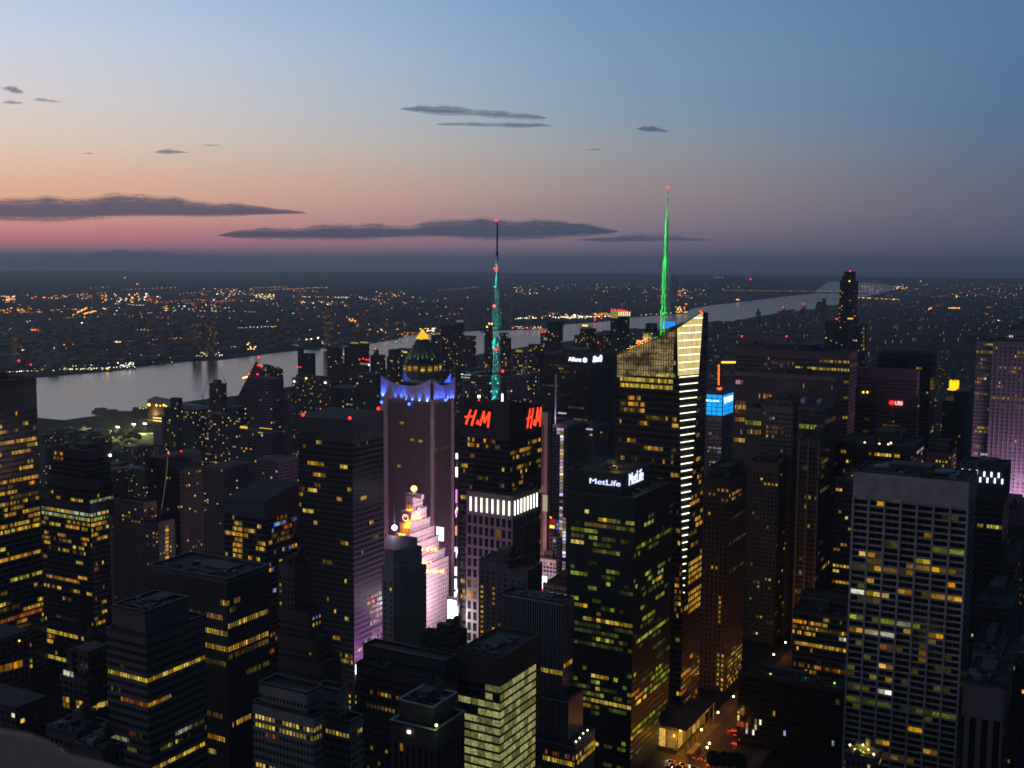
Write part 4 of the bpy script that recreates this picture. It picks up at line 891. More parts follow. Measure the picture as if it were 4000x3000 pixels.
    for y in (1020, 975, 925, 880, 830, 790, 760): lamp('POINT', (lean(y)-3, by-4.5, Z(y)), GR, 1500, root, .3)
    for i in range(colr(2409), colr(2768)): cover[i] = min(cover[i], 1400-(i*4-2409)*.47)
JOBS.append(dict(custom=crystal, blocks=[B(770, 2409, 2694, 2767, 1246)]))

# ---- right of the crystal tower
building('office_tower', 'dark tower with tall piers and glowing yellow lower floors, right of the crystal tower',
    [B(842, 2752, 2850, 2920, 1874), B(850, 2768, 2848, 2905, 1832)], dict(wall=(.13, .10, .09), fh=3.7, bw=3.3, hf=.55, wf=.45, par=14, gr=.25),
    [(0, 'row', 'S', 1914, 2805, 2845, 'amber', 1), (0, 'row', 'S', 1936, 2772, 2795, 'orange', 1), (0, 'row', 'S', 1956, 2818, 2845, 'orange', 1), (0, 'row', 'E', 1935, 2852, 2915, 'orange', .6), (0, 'row', 'E', 1955, 2852, 2900, 'orange', .4), (0, 'row', 'E', 2030, 2852, 2905, 'dim', .6), (0, 'row', 'E', 2125, 2852, 2910, 'dim', .8), (0, 'row', 'E', 2230, 2852, 2910, 'dim', .7)]
    + [(0, 'row', 'E', 2570+15*i, 2842, 2900, ['amber', 'yellow', 'dim'], .9) for i in range(11)] + [(0, 'row', 'S', 2565+17*i, 2798, 2835, ['yellow', 'amber', 'green'], .95) for i in range(9)] + [(0, 'row', 'S', 2330+18*i, 2806, 2818, 'orange', .8) for i in range(6)] + [(0, 'rnd', 'S', .03, 'orange', 1)])
building('office_tower', 'dark tower in the gap right of the tower with piers, with few dim windows',
    [B(960, 2925, 3043, 3088, 1815)], dict(wall=(.085, .08, .085), fh=3.7, bw=3.2, hf=.5, wf=.5, par=8), [('rnd', 'SE', .05, 'amber,dim,yellow', 1)])
building('office_tower', 'tower of dark glass with thin pale corner strips, left of the pale gridded tower',
    [B(900, 3120, 3203, 3276, 1722)], dict(wall=(.14, .12, .12), fh=3.8, bw=2.6, hf=.7, wf=.74, par=5),
    [('rnd', 'S', .10, 'amber,amber,dim', 2), ('rnd', 'E', .03, 'dim', 3), ('row', 'S', 1930, 3130, 3200, 'amber', .8), ('row', 'E', 1925, 3205, 3240, 'dim', .9), ('row', 'E', 2220, 3212, 3240, 'amber', .6)],
    hook=lambda root, bl, o: [place('corner_strip', ubox(plain('corner_stone', (.3, .29, .3), .7)), root, (x-o[0], bl[0].v0-o[1]-.3, bl[0].z/2), (1.0, .55, bl[0].z)) for x in (bl[0].u1-.5, bl[0].u0+(bl[0].u1-bl[0].u0)*.48, bl[0].u0+.6)])
building('office_tower', 'dark wide tower with lamps on its flat roof, behind the pale gridded tower',
    [B(940, 3268, 3562, 3610, 1752)], dict(wall=(.05, .05, .055), fh=3.9, bw=2.2, hf=.6, wf=.8, par=5),
    [('rnd', 'S', .12, 'amber,yellow,dim,green', 2), ('rnd', 'E', .3, 'pink,dim', 4)], hook=lambda root, bl, o: [(place('roof_lamp', uball(glow('warm_lamp', (255, 215, 140), 4)), root, (lambda P: (P.x-o[0], P.y-o[1], bl[0].z+1))(gnd(x, y, bl[0].z+1)), (1.5,)*3)) for x, y in ((3378, 1729), (3435, 1734), (3470, 1736), (3480, 1730))])
building('office_tower', 'dark slim tower with stacked rows of lit windows just left of the pale gridded tower',
    [B(800, 3262, 3332, 3350, 1885)], dict(wall=(.05, .045, .045), fh=3.8, bw=2.3, hf=.5, wf=.75, par=4), [('rnd', 'S', .30, 'amber,yellow,amber', 3)])
building('office_building', 'low building with long lit windows at the left foot of the pale gridded tower',
    [B(760, 3098, 3318, 3340, 2415), B(775, 3125, 3318, 3338, 2352)], dict(wall=(.17, .15, .13), fh=3.7, bw=1.55, hf=.62, wf=.8, par=2),
    [(0, 'row', 'S', 2427, 3100, 3230, ['orange', 'amber'], .9), (0, 'row', 'S', 2446, 3100, 3230, ['amber', 'dim'], .95), (0, 'row', 'S', 2463, 3100, 3185, 'amber', .95), (0, 'row', 'S', 2470, 3190, 3318, 'dim', .8), (0, 'row', 'S', 2500, 3100, 3318, ['amber', 'yellow'], .93), (0, 'row', 'S', 2488, 3276, 3300, 'white', 1), (0, 'row', 'S', 2600, 3098, 3318, ['rust', 'orange', 'dim'], .7), (0, 'rnd', 'S', .03, 'amber,yellow', 2), (1, 'row', 'S', 2420, 3234, 3286, ['white', 'yellow'], .9), (1, 'row', 'S', 2405, 3152, 3172, 'yellow', 1)])
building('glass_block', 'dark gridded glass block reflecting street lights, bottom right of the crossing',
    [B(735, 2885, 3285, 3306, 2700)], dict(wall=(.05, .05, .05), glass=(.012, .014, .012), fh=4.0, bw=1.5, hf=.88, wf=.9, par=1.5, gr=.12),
    [('rnd', 'S', .035, 'dim,yellow,amber,white,red,dim,cold', 1), ('row', 'S', 2790, 2892, 2960, ['amber', 'dim', 'red', 'white'], .3), ('row', 'S', 2815, 2892, 2970, ['amber', 'dim', 'white'], .3), ('row', 'S', 2850, 2892, 2950, ['yellow', 'dim', 'white'], .3)], hook=lambda root, bl, o: [place('roof_lamp', uball(glow('green_lamp', (190, 255, 120), 2)), root, (lambda P: (P.x-o[0], P.y-o[1], bl[0].z+1))(gnd(x, y, bl[0].z+1)), (1.1,)*3) for x, y in ((3150, 2650), (3260, 2668), (3010, 2633))])  # scattered lit panes imitate street lights mirrored in the glass
def grace_roof(root, bl, o):
    b = bl[0]; w, d = b.u1-b.u0, b.v1-b.v0; z = b.z
    for x0, x1, y0, y1, h in ((.12, .36, .35, .8, 2.5), (.45, .60, .3, .7, 2.2), (.66, .88, .25, .6, 3.0), (.70, .82, .65, .9, 3.5)):
        q = MB(); q.box(-w*x1, -w*x0, d*y0, d*y1, z-1.0, z+h-1); q.build('roof_unit', MET, root)
    for x, y in ((.25, .55), (.78, .5)):
        q = MB(); q.lathe([(6, z+1.6), (6, z+2.6), (4.5, z+2.6)], (-w*x, d*y), 20); q.build('cooling_fan', PALE, root)
    T = plain('travertine', (.55, .51, .50), .75)
    q = MB(); n = 7
    for i in range(n+1): q.box(-w*i/n-.6, -w*i/n+.6, -.75, -.02, 0, z-14.6)
    q.build('pier', T, root)
    q = MB(); q.box(-w-.3, .3, -.95, -.76, z-14, z+.6); q.build('fascia', T, root)
W7 = B(676, 3338, 3785, 3819, 1887)
building('office_tower', 'pale gridded tower with blank top band and seven wide bays, large at right', [W7],
    dict(wall=(.54, .50, .49), glass=(.006, .006, .008), fh=3.85, bw=(W7.u1-W7.u0)/14, hf=.66, wf=.985, par=15, gr=.2),
    [('row', 'S', 1957, 3492, 3525, 'amber', 1), ('row', 'S', 1967, 3430, 3460, 'amber', 1), ('row', 'S', 1962, 3650, 3680, 'dim', 1), ('row', 'S', 2086, 3605, 3640, 'amber', 1), ('row', 'S', 2140, 3640, 3765, 'green', 1), ('row', 'S', 2152, 3360, 3425, 'amber', 1), ('row', 'S', 2165, 3425, 3450, 'dim', 1), ('row', 'S', 2182, 3580, 3640, 'yellow', 1),
     ('row', 'S', 2190, 3395, 3450, 'dim', 1), ('row', 'S', 2203, 3370, 3560, ['dim', 'amber', 'dim'], 1), ('row', 'S', 2222, 3560, 3765, ['amber', 'amber', 'dim'], .9), ('row', 'S', 2300, 3330, 3480, ['yellow', 'white'], .9), ('row', 'S', 2320, 3515, 3565, 'orange', 1), ('row', 'S', 2338, 3640, 3760, ['yellow', 'amber'], 1), ('row', 'S', 2345, 3360, 3445, 'dim', 1), ('row', 'S', 2296, 3705, 3735, 'orange', 1),
     ('row', 'S', 2420, 3330, 3500, ['green', 'dimgreen', 'green'], .9), ('row', 'S', 2425, 3510, 3560, 'pale', 1), ('row', 'S', 2440, 3515, 3600, 'green', .9), ('row', 'S', 2455, 3392, 3500, 'white', .9), ('row', 'S', 2467, 3330, 3440, 'orange', 1), ('row', 'S', 2470, 3525, 3565, 'yellow', 1), ('row', 'S', 2485, 3630, 3680, 'amber', 1), ('row', 'S', 2530, 3445, 3495, 'rust', 1), ('row', 'S', 2605, 3440, 3495, 'orange', 1), ('row', 'S', 2608, 3320, 3345, 'green', 1), ('row', 'S', 2680, 3320, 3425, 'dim', .8), ('row', 'S', 2702, 3440, 3485, 'white', 1), ('row', 'S', 2732, 3310, 3620, 'dimgreen', .9), ('row', 'S', 2775, 3620, 3735, 'green', .95), ('row', 'S', 2845, 3565, 3590, 'amber', 1), ('row', 'S', 2895, 3420, 3460, 'amber', 1), ('row', 'S', 2932, 3620, 3650, 'amber', 1), ('row', 'S', 2945, 3385, 3600, ['dim', 'amber'], .75), ('rnd', 'S', .07, 'dim,dim,dim,amber,dimgreen', 1)], roof=True, hook=grace_roof)
# ---- right edge
building('office_tower', 'dark tower with two rows of short white light strips at its top',
    [B(830, 3745, 3927, 3951, 1838)], dict(wall=(.05, .048, .055), fh=3.9, bw=2.0, hf=.6, wf=.8, par=22), [('rnd', 'S', .02, 'dim', 2), ('row', 'S', 2058, 3820, 3925, ['green', 'yellow'], .95)],
    hook=lambda root, bl, o: [place('light_strip', ubox(glow('cool_strip', (226, 226, 255), 2.6)), root, (lambda P: (P.x-o[0], P.y-o[1], P.z))(on_s(x, y, bl[0].v0-.4)), (1.0, .5, 3.4)) for x, y in ((3759, 1841), (3787, 1844), (3816, 1846), (3845, 1852), (3873, 1854), (3901, 1857), (3829, 1874), (3857, 1876), (3886, 1878), (3915, 1881))]
    + [beacon(root, o, on_s(3834, 1811, bl[0].v0+20), s=2.2), beacon(root, o, on_s(3879, 1812, bl[0].v0+20), s=2.2)])
PUR = lin(226, 170, 226)
def thirty(root, bl, o):
    b = bl[1]
    lamp('AREA', ((b.u0+b.u1)/2-o[0], b.v0-o[1]-24, 50), PUR, 260000, root, 30, None, tow=((b.u0+b.u1)/2, b.v0+4, 170), name='purple_floodlight')
    w = b.u1-b.u0
    for i in range(int(w/4.4)): place('rib', ubox(plain('limestone_rib', (.42, .39, .40), .7)), root, (b.u0-o[0]+1+i*4.4, b.v0-o[1]-.25, b.z/2), (1.3, .5, b.z-6))
building('office_tower', 'large floodlit purple stone slab with vertical ribs at the right edge',
    [B(1222, 3816, 3880, 3890, 1334), B(1212, 3878, 4180, 4230, 1342), B(1236, 3935, 4180, 4220, 1294)], dict(wall=(.30, .27, .28), fh=3.8, bw=2.2, hf=.5, wf=.5, par=5),
    [(0, 'rnd', 'S', .22, 'amber,amber,dim', 2), (1, 'rnd', 'S', .12, 'amber,yellow,dim', 2), (0, 'row', 'S', 1338, 3846, 3890, 'yellow', 1), (0, 'row', 'S', 1484, 3828, 3878, 'white', .8), (0, 'row', 'S', 1664, 3810, 3870, 'yellow', .8), (0, 'row', 'S', 1677, 3810, 3870, 'yellow', .8), (1, 'row', 'S', 1377, 3960, 3998, 'amber', .9), (1, 'row', 'S', 1390, 3960, 3998, 'amber', .9), (1, 'row', 'S', 1430, 3905, 4000, 'amber', .7), (1, 'row', 'S', 1548, 3884, 4000, ['amber', 'orange'], .8), (1, 'row', 'S', 1857, 3965, 4000, 'white', .9), (1, 'row', 'S', 1873, 3965, 4000, 'white', .9), (0, 'row', 'S', 1771, 3805, 3862, 'white', .9), (2, 'row', 'S', 1310, 3938, 3958, 'white', 1)], hook=thirty)
def goldcrown(root, bl, o):
    b = bl[0]; cx, cyy = (b.u0+b.u1)/2-o[0], (b.v0+b.v1)/2-o[1]; D = math.hypot(cx+o[0], cyy+o[1]); k2 = D/FPX
    cx = solve(Vector((cx+o[0], cyy+o[1], 200)), 0, 3730)-o[0]; Z = lambda y: at(3730, y, D).z
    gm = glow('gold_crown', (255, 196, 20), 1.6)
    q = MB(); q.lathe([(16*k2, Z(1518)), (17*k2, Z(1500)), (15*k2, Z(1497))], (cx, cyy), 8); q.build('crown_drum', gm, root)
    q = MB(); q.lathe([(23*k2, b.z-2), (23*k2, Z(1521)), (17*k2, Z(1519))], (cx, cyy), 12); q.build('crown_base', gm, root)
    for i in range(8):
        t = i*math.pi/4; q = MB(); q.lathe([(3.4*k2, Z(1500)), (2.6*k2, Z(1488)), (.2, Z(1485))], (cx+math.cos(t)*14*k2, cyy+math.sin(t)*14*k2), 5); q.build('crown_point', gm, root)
building('hotel_tower', 'slim dark tower with a small glowing gold crown, left of the purple slab',
    [B(1390, 3728, 3778, 3806, 1530), B(1382, 3683, 3770, 3812, 1570)], dict(wall=(.09, .085, .08), fh=3.5, bw=3, hf=.5, wf=.45, par=3), [(1, 'rnd', 'SE', .05, 'dim,amber', 1)], hook=goldcrown, roof=False)
building('stone_building', 'tan masonry building with warm light on its walls, left of the purple slab',
    [B(1010, 3616, 3718, 3738, 1772), B(1020, 3633, 3698, 3716, 1728)], dict(wall=(.30, .22, .17), fh=3.6, bw=2.6, hf=.5, wf=.45, par=2), [(0, 'rnd', 'SE', .16, 'amber,yellow,orange', 2), (1, 'rnd', 'S', .2, 'amber', 2)],
    hook=lambda root, bl, o: lamp('AREA', (-20, -14, 70), lin(255, 170, 90), 9000, root, 8, tow=(o[0]-20, o[1], 130)))
def ubs(root, bl, o):
    b = bl[0]; rm = glow('red_sign', (255, 40, 44), 2.6); wm = glow('red_sign_white', (255, 150, 140), 2.6)
    r, w, h = sign_on(b, 'S', 3474, 3526, 1565, 1585, 'small red lit sign of a key emblem and three letters on a dark tower', None, gap=.5)
    text('UBS', r, (w*.2, -.2, 0), h*.9, 'S', wm, bold=.015, width=w*.56)
    q = MB()
    for a in (0, 60, 120):
        c, s = math.cos(R(a)), math.sin(R(a)); c0 = Vector((-w*.33, -.2, 0)); e = Vector((c, 0, s))*h*.62; q.bar(c0-e, c0+e, h*.16, n=5); q.bar(c0+e*.7+Vector((-s, 0, c))*h*.2, c0+e*.7-Vector((-s, 0, c))*h*.2, h*.18, n=5)
    q.build('emblem', rm, r)
building('office_tower', 'dark tower carrying the small red lit sign', [B(1150, 3443, 3583, 3593, 1549)], dict(wall=(.12, .095, .10), fh=3.9, bw=2.2, hf=.4, wf=.8, par=16),
    [('rnd', 'S', .30, 'dim,amber,dim,yellow', 3), ('row', 'E', 1585, 3584, 3592, 'yellow', 1)], hook=ubs, roof=False)
building('office_tower', 'reddish dark slab behind the tower with the small red sign', [B(1235, 3348, 3583, 3594, 1448)], dict(wall=(.17, .105, .12), fh=3.9, bw=2.0, hf=.45, wf=.6, par=10), [('rnd', 'S', .02, 'pink,dim', 2)], roof=False)
building('office_tower', 'tall black slab behind the reddish slab', [B(1360, 3430, 3640, 3660, 1386)], dict(wall=(.035, .035, .04), fh=3.9, bw=2.0, hf=.6, wf=.8, par=6), [('rnd', 'SE', .03, 'dim,yellow', 2), ('row', 'S', 1440, 3580, 3600, 'yellow', 1)], roof=True)
building('office_tower', 'dark tower with two small roof lamps, left of the tower with the red sign', [B(1090, 3342, 3425, 3441, 1524)], dict(wall=(.07, .06, .055), fh=3.8, bw=2.0, hf=.45, wf=.8, par=14),
    [('rnd', 'S', .35, 'amber,dim,yellow', 4)], hook=lambda root, bl, o: [beacon(root, o, on_s(x, 1532, bl[0].v0-.5), 'amber', 1.8) for x in (3372, 3388)])
building('office_tower', 'broad tower with two glowing yellow bands near its top', [B(1185, 2880, 3320, 3351, 1380)], dict(wall=(.17, .13, .125), fh=4.0, bw=1.6, hf=.62, wf=.6, par=7),
    [('row', 'S', 1411, 3076, 3120, 'orange', .7), ('row', 'S', 1413, 3200, 3316, 'amber', .9), ('row', 'S', 1429, 3110, 3320, 'yellow', 1), ('row', 'S', 1440, 2998, 3105, 'amber', .9), ('row', 'S', 1446, 3170, 3320, 'amber', 1), ('row', 'S', 1420, 3010, 3075, 'dim', .9), ('row', 'S', 1493, 3290, 3316, 'amber', 1), ('row', 'S', 1548, 3280, 3318, 'green', 1), ('row', 'S', 1632, 3276, 3315, 'yellow', 1), ('row', 'S', 1700, 3275, 3312, 'amber', .7), ('row', 'S', 1714, 3275, 3312, 'amber', .8), ('row', 'E', 1630, 3320, 3345, 'dim', .9), ('row', 'E', 1430, 3322, 3350, 'dim', .9), ('rnd', 'S', .03, 'amber,dim', 2)], roof=True)
building('office_tower', 'tower with a tall panelled grey crown and two red lamps on its corners',
    [B(1560, 2893, 3075, 3084, 1318)], dict(wall=(.26, .22, .23), fh=26, bw=9.5, hf=.85, wf=.86, par=5, glass=(.10, .09, .10), gr=.7), [],
    hook=lambda root, bl, o: [beacon(root, o, on_s(x, 1314, bl[0].v0), s=2.2) for x in (2898, 3073)] + [place('window', ubox(winmat('amber')), root, (lambda P: (P.x-o[0], P.y-o[1]-.1, P.z))(on_s(x, 1387, bl[0].v0)), (5, .4, 3)) for x in (2896, 2904, 2954, 2973, 2986)], roof=False)
def dishes(pts, D, k3):
    def f(root, bl, o):
        DM = plain('dish_white', (.55, .57, .62), .6)
        for x, y, r in pts:
            P = at(x, y, bl[0].D+9); rr = r*bl[0].D/FPX; q = MB(); N = 18; pr = [(rr*s, -rr*.32*(1-s*s)) for s in (0.02, .35, .7, 1)]
            q.lathe([(a, z) for a, z in pr], n=N); q.lathe([(rr*1.0, 0), (rr*.7, -.15-rr*.16)], n=N)
            d = q.build('satellite_dish', DM, root, (P.x-o[0], P.y-o[1], P.z), smooth=True)
            v = (CAM-P).normalized()*.75+Vector((0.1, -.3, .75)); d.rotation_euler = v.to_track_quat('Z', 'Y').to_euler()
            q = MB(); q.bar((P.x-o[0], P.y-o[1]+1, P.z-rr*.2), (P.x-o[0], P.y-o[1]+1, bl[0].z), rr*.25); q.build('dish_stand', MET, root)
    return f
building('office_tower', 'wide ribbed purplish tower below the yellow bands with two distant dishes',
    [B(1055, 2868, 3268, 3292, 1472)], dict(wall=(.22, .17, .19), fh=3.9, bw=1.5, hf=1.0, wf=.5, par=4), [('row', 'S', 1550, 2940, 3020, 'orange', .5), ('row', 'S', 1578, 2871, 2915, 'rust', .8), ('row', 'S', 1590, 2871, 2912, 'yellow', 1), ('row', 'S', 1608, 2871, 2916, 'rust', .9), ('row', 'S', 1644, 2870, 2916, 'orange', .9), ('row', 'S', 1712, 2870, 2914, 'yellow', 1), ('rnd', 'S', .02, 'amber,pink', 2)],
    hook=dishes([(2998, 1424, 13), (3060, 1427, 14)], 1060, 0))
building('office_tower', 'tower with a pale boxy top and lamp lit terrace, left of the pair of dishes', [B(985, 2978, 3100, 3116, 1590), B(990, 2998, 3096, 3112, 1566)], dict(wall=(.17, .165, .17), fh=3.9, bw=2.6, hf=.55, wf=.6, par=5),
    [(0, 'row', 'S', 1672, 2995, 3060, ['amber', 'dim'], .9), (0, 'row', 'S', 1688, 2995, 3060, 'dim', .9), (0, 'row', 'S', 1625, 3005, 3022, 'pale', 1), (0, 'row', 'S', 1703, 2992, 3025, 'orange', .9), (0, 'rnd', 'S', .03, 'amber,dim', 1)])
building('office_tower', 'narrow ribbed tower with two short lit bands, left of the boxy pale top', [B(998, 2912, 2976, 2990, 1597)], dict(wall=(.20, .165, .175), fh=3.9, bw=1.6, hf=1.0, wf=.5, par=3), [('row', 'S', 1648, 2915, 2976, 'green', 1), ('row', 'S', 1680, 2915, 2976, ['amber', 'dim'], .95)], roof=True)
building('office_tower', 'ribbed tower with one bright band of windows below two large pale dishes',
    [B(965, 3120, 3222, 3264, 1596), B(955, 3126, 3232, 3275, 1706)], dict(wall=(.17, .15, .16), fh=4.0, bw=1.4, hf=.9, wf=.6, par=2), [(0, 'row', 'S', 1664, 3122, 3220, 'green', 1), (0, 'row', 'E', 1655, 3224, 3262, 'dim', .9), (1, 'rnd', 'S', .05, 'amber,dim', 2), (1, 'row', 'S', 1768, 3148, 3185, 'orange', .7)], hook=dishes([(3145, 1566, 18), (3207, 1570, 17)], 965, 0), roof=False)
def barclays(root, bl, o):
    b = bl[0]; cm, t, p = mat('blue_lantern_glass'); uv = t.new('ShaderNodeTexCoord').outputs['Object']
    n = t.noise(uv, .06, 2, .5); p.inputs['Base Color'].default_value = (.01, .05, .1, 1); p.inputs['Emission Color'].default_value = lin(20, 170, 255); t.link(t.rng(n, .3, .7, .9, 1.35), p.inputs['Emission Strength'])
    w, d = b.u1-b.u0, b.v1-b.v0; zb = on_s(2823, 1625, b.v0).z
    q = MB(); q.box(-w-.3, .3, -.3, d+.3, zb, b.z-.05); q.build('lantern', cm, root)
    q = MB()
    for i in range(7): q.box(-w*i/6-.3, -w*i/6+.3, -.6, -.32, zb, b.z)
    for i in range(6): q.box(.32, .6, d*i/5-.3, d*i/5+.3, zb, b.z)
    for i in range(6):
        z = zb+(b.z-zb)*i/5; q.box(-w-.35, .65, -.64, -.60, z-.3, z+.3); q.box(.61, .65, -.3, d, z-.3, z+.3)
    q.build('lantern_grid', plain('blue_grid', (.01, .08, .2), .5), root)
    wm = glow('pale_letter', (215, 235, 255), 2.0)
    r, w2, h = sign_on(b, 'S', 2740, 2808, 1559, 1572, 'pale word on the left wall of the bright blue lantern', None, gap=1.0)
    text('BARCLAYS', r, (0, 0, 0), h, 'S', wm, bold=.012, width=w2)
    r, w2, h = sign_on(b, 'E', 2830, 2862, 1552, 1568, 'pale emblem and word on the right wall of the bright blue lantern', None, gap=1.0)
    text('BARCLAYS', r, (0, .14*w2, 0), h*.85, 'E', wm, bold=.012, width=w2*.72)
    q = MB(); c0 = Vector((0, -w2*.4, 0)); q.bar(c0+Vector((0, 0, -h*.5)), c0+Vector((0, 0, h*.5)), h*.22, h*.1, 5); q.bar(c0+Vector((0, -h*.5, h*.35)), c0, h*.18, n=5); q.bar(c0+Vector((0, h*.5, h*.35)), c0, h*.18, n=5); q.build('emblem', wm, r)
building('office_tower', 'grey tower with a bright blue glass lantern top, right of the crystal tower', [B(1330, 2700, 2823, 2864, 1543)], dict(wall=(.36, .30, .31), fh=4.2, bw=2.4, hf=.45, wf=.6, par=27),
    [('row', 'S', 1632, 2740, 2822, 'dim', .9), ('row', 'S', 1688, 2740, 2780, 'amber', .9), ('row', 'S', 1704, 2760, 2822, 'dim', .7), ('row', 'S', 1745, 2740, 2822, ['yellow', 'cold'], .7), ('row', 'S', 1758, 2745, 2822, ['cold'], .8), ('row', 'S', 1803, 2748, 2822, ['cold', 'pale'], .9), ('row', 'S', 1816, 2750, 2822, ['cold', 'pale'], .9)], hook=barclays, roof=False)
def neon(root, bl, o):
    om = glow('orange_neon', (255, 96, 20), 2.2); b = bl[0]
    r = empty('neon_sign', on_s(2808, 1465, b.v0-2), 'tall thin orange neon strip sign hanging above the blue lantern', 'sign'); a = on_s(2808, 1424, b.v0-2); c = on_s(2807, 1504, b.v0-2)
    q = MB(); q.bar(a-r.location, c-r.location, 2.2, n=6); q.build('neon_tube', om, r)
    q = MB(); q.box(-1.6, 1.6, .4, 1.9, (c-a).z/2-1, -(c-a).z/2+1); q.build('panel', BLACK, r)
    for x in range(2822, 2872, 8): place('roof_lamp', uball(glow('amber_lamp', (255, 170, 50), 3)), root, (lambda P: (P.x-o[0], P.y-o[1], P.z))(on_s(x, 1415, b.v0-.5)), (2.6,)*3)
    q = MB(); pts = [on_s(x, y, b.v0-2) for x, y in ((2802, 1515), (2806, 1522), (2808, 1515), (2812, 1524), (2815, 1514), (2819, 1520))]
    for s, e in zip(pts, pts[1:]): q.bar(s-r.location, e-r.location, 1.5, n=5)
    q.build('neon_script', om, r)
building('hotel_tower', 'dark building with a row of amber roof lamps above the blue lantern', [B(1420, 2804, 2874, 2890, 1418)], dict(wall=(.08, .07, .07), fh=3.2, bw=3, hf=.5, wf=.5, par=4), [('rnd', 'S', .25, 'amber,dim', 2)], hook=neon, roof=False)
def allianz(root, bl, o):
    b = bl[0]; wm = glow('white_sign', (244, 244, 255), 2.4)
    for face, x0, x1, y0, y1, lab in (('S', 2217, 2298, 1390, 1420, 'white lit word and round emblem on a dark tower, facing left'), ('E', 2314, 2352, 1386, 1418, 'white lit word and round emblem on a dark tower, seen on edge')):
        r, w, h = sign_on(b, face, x0, x1, y0, y1, lab, plain('grey_panel', (.16, .15, .17), .6), gap=.8)
        sx = (lambda a, z, d=.2: (a, -d, z)) if face == 'S' else (lambda a, z, d=.2: (d, a, z))
        text('Allianz', r, sx(-.14*w, 0), h*.62, face, wm, bold=.012, width=w*.62)
        q = MB(); N = 24; rr = h*.36; ring = [(w*.34+math.cos(2*math.pi*i/N)*rr, math.sin(2*math.pi*i/N)*rr) for i in range(N)]
        q.quad([sx(a, z, .3) for a, z in ring]); q.build('emblem', wm, r)
        q = MB()
        for dx in (-.4, 0, .4): q.bar(sx(w*.34+dx*rr, -rr*.5, .4), sx(w*.34+dx*rr, rr*.45, .4), rr*.16, n=4)
        q.build('emblem_bar', plain('grey_panel', (.16, .15, .17), .6), r)
building('office_tower', 'black tower with a white lit word and round emblem near its top', [B(1480, 2098, 2308, 2402, 1392)], dict(wall=(.028, .027, .03), fh=3.9, bw=2.2, hf=.5, wf=.7, par=20),
    [('rnd', 'S', .12, 'dim,dim,amber', 4), ('row', 'S', 1435, 2180, 2200, 'amber', .8), ('row', 'S', 1425, 2130, 2300, 'dim', .5)], hook=allianz,)
# ---- the bright square
PKW = dict(wall=(.33, .27, .30), fh=3.4, bw=3.2, hf=.6, wf=.7, par=2)
building('hotel_tower', 'dark blue hotel with one continuous column of pale lit windows, behind the green lit tower', [B(1205, 2205, 2317, 2376, 1674)], dict(wall=(.07, .065, .09), fh=3.9, bw=4.6, hf=.5, wf=.62, par=5),
    [('rnd', 'S', .40, 'cold,amber,yellow,dim,dim', 1), ('row', 'S', 1689, 2215, 2310, 'cold', .5), ('row', 'S', 1750, 2238, 2276, 'cold', 1), ('row', 'S', 1760, 2238, 2276, 'cold', 1), ('row', 'S', 1770, 2238, 2276, ['yellow', 'cold'], 1), ('row', 'S', 1812, 2238, 2276, 'cold', 1), ('row', 'S', 1825, 2238, 2276, 'pale', 1), ('rnd', 'E', .1, 'amber,dim', 1)],
    hook=lambda root, bl, o: [place('roof_strip', ubox(glow('lilac_strip', (215, 200, 235), .8)), root, (-(bl[0].u1-bl[0].u0)/2, -.4, bl[0].z-1), (bl[0].u1-bl[0].u0-1, .7, 1.6))])
building('hotel_tower', 'slim hotel wing with a white lit bay column and tall white mast', [B(1150, 2160, 2216, 2221, 1662)], dict(wall=(.10, .09, .12), fh=3.55, bw=4.0, hf=.8, wf=.9, par=3),
    [('row', 'S', 1672+13.6*i, 2184, 2202, ['lilac', 'lilac', 'pale', 'white', 'yellow'] if i % 3 else ['lilac', 'pink'], .95) for i in range(52)] + [('row', 'S', 2040+13.6*i, 2170, 2184, ['lilac', 'cold', 'amber', 'blue', 'dim'], .8) for i in range(24)] + [('row', 'S', 2200+13.6*i, 2203, 2214, ['lilac', 'cold', 'amber'], .8) for i in range(12)],
    hook=lambda root, bl, o: [place('mast', ubox(plain('white_mast', (.6, .57, .66), .6)), root, (lambda P: (P.x-o[0], P.y-o[1], P.z))(on_s(2171, 1560, bl[0].v0+6)), (1.2, 1.2, 52)), place('roof_strip', ubox(glow('lilac_strip', (215, 200, 235), .8)), root, (lambda P: (P.x-o[0], P.y-o[1], P.z))(on_s(2196, 1614, bl[0].v0+6)), (9, 1, 1.4)), lamp('POINT', (lambda P: (P.x-o[0], P.y-o[1]-9, P.z-20))(on_s(2171, 1560, bl[0].v0+6)), lin(240, 215, 255), 3500, root, 1)], roof=False)
building('theatre_building', 'tan slab with a pink lit edge behind the stone tower with light tubes', [B(985, 2050, 2140, 2152, 1612)], dict(wall=(.36, .27, .25), fh=60, bw=14, hf=.9, wf=.5, par=8, glass=(.14, .05, .05), gr=.7), [], roof=False,
    hook=lambda root, bl, o: lamp('AREA', (14, -26, 60), lin(255, 170, 150), 7000, root, 14, tow=(o[0], o[1]+4, 140)))
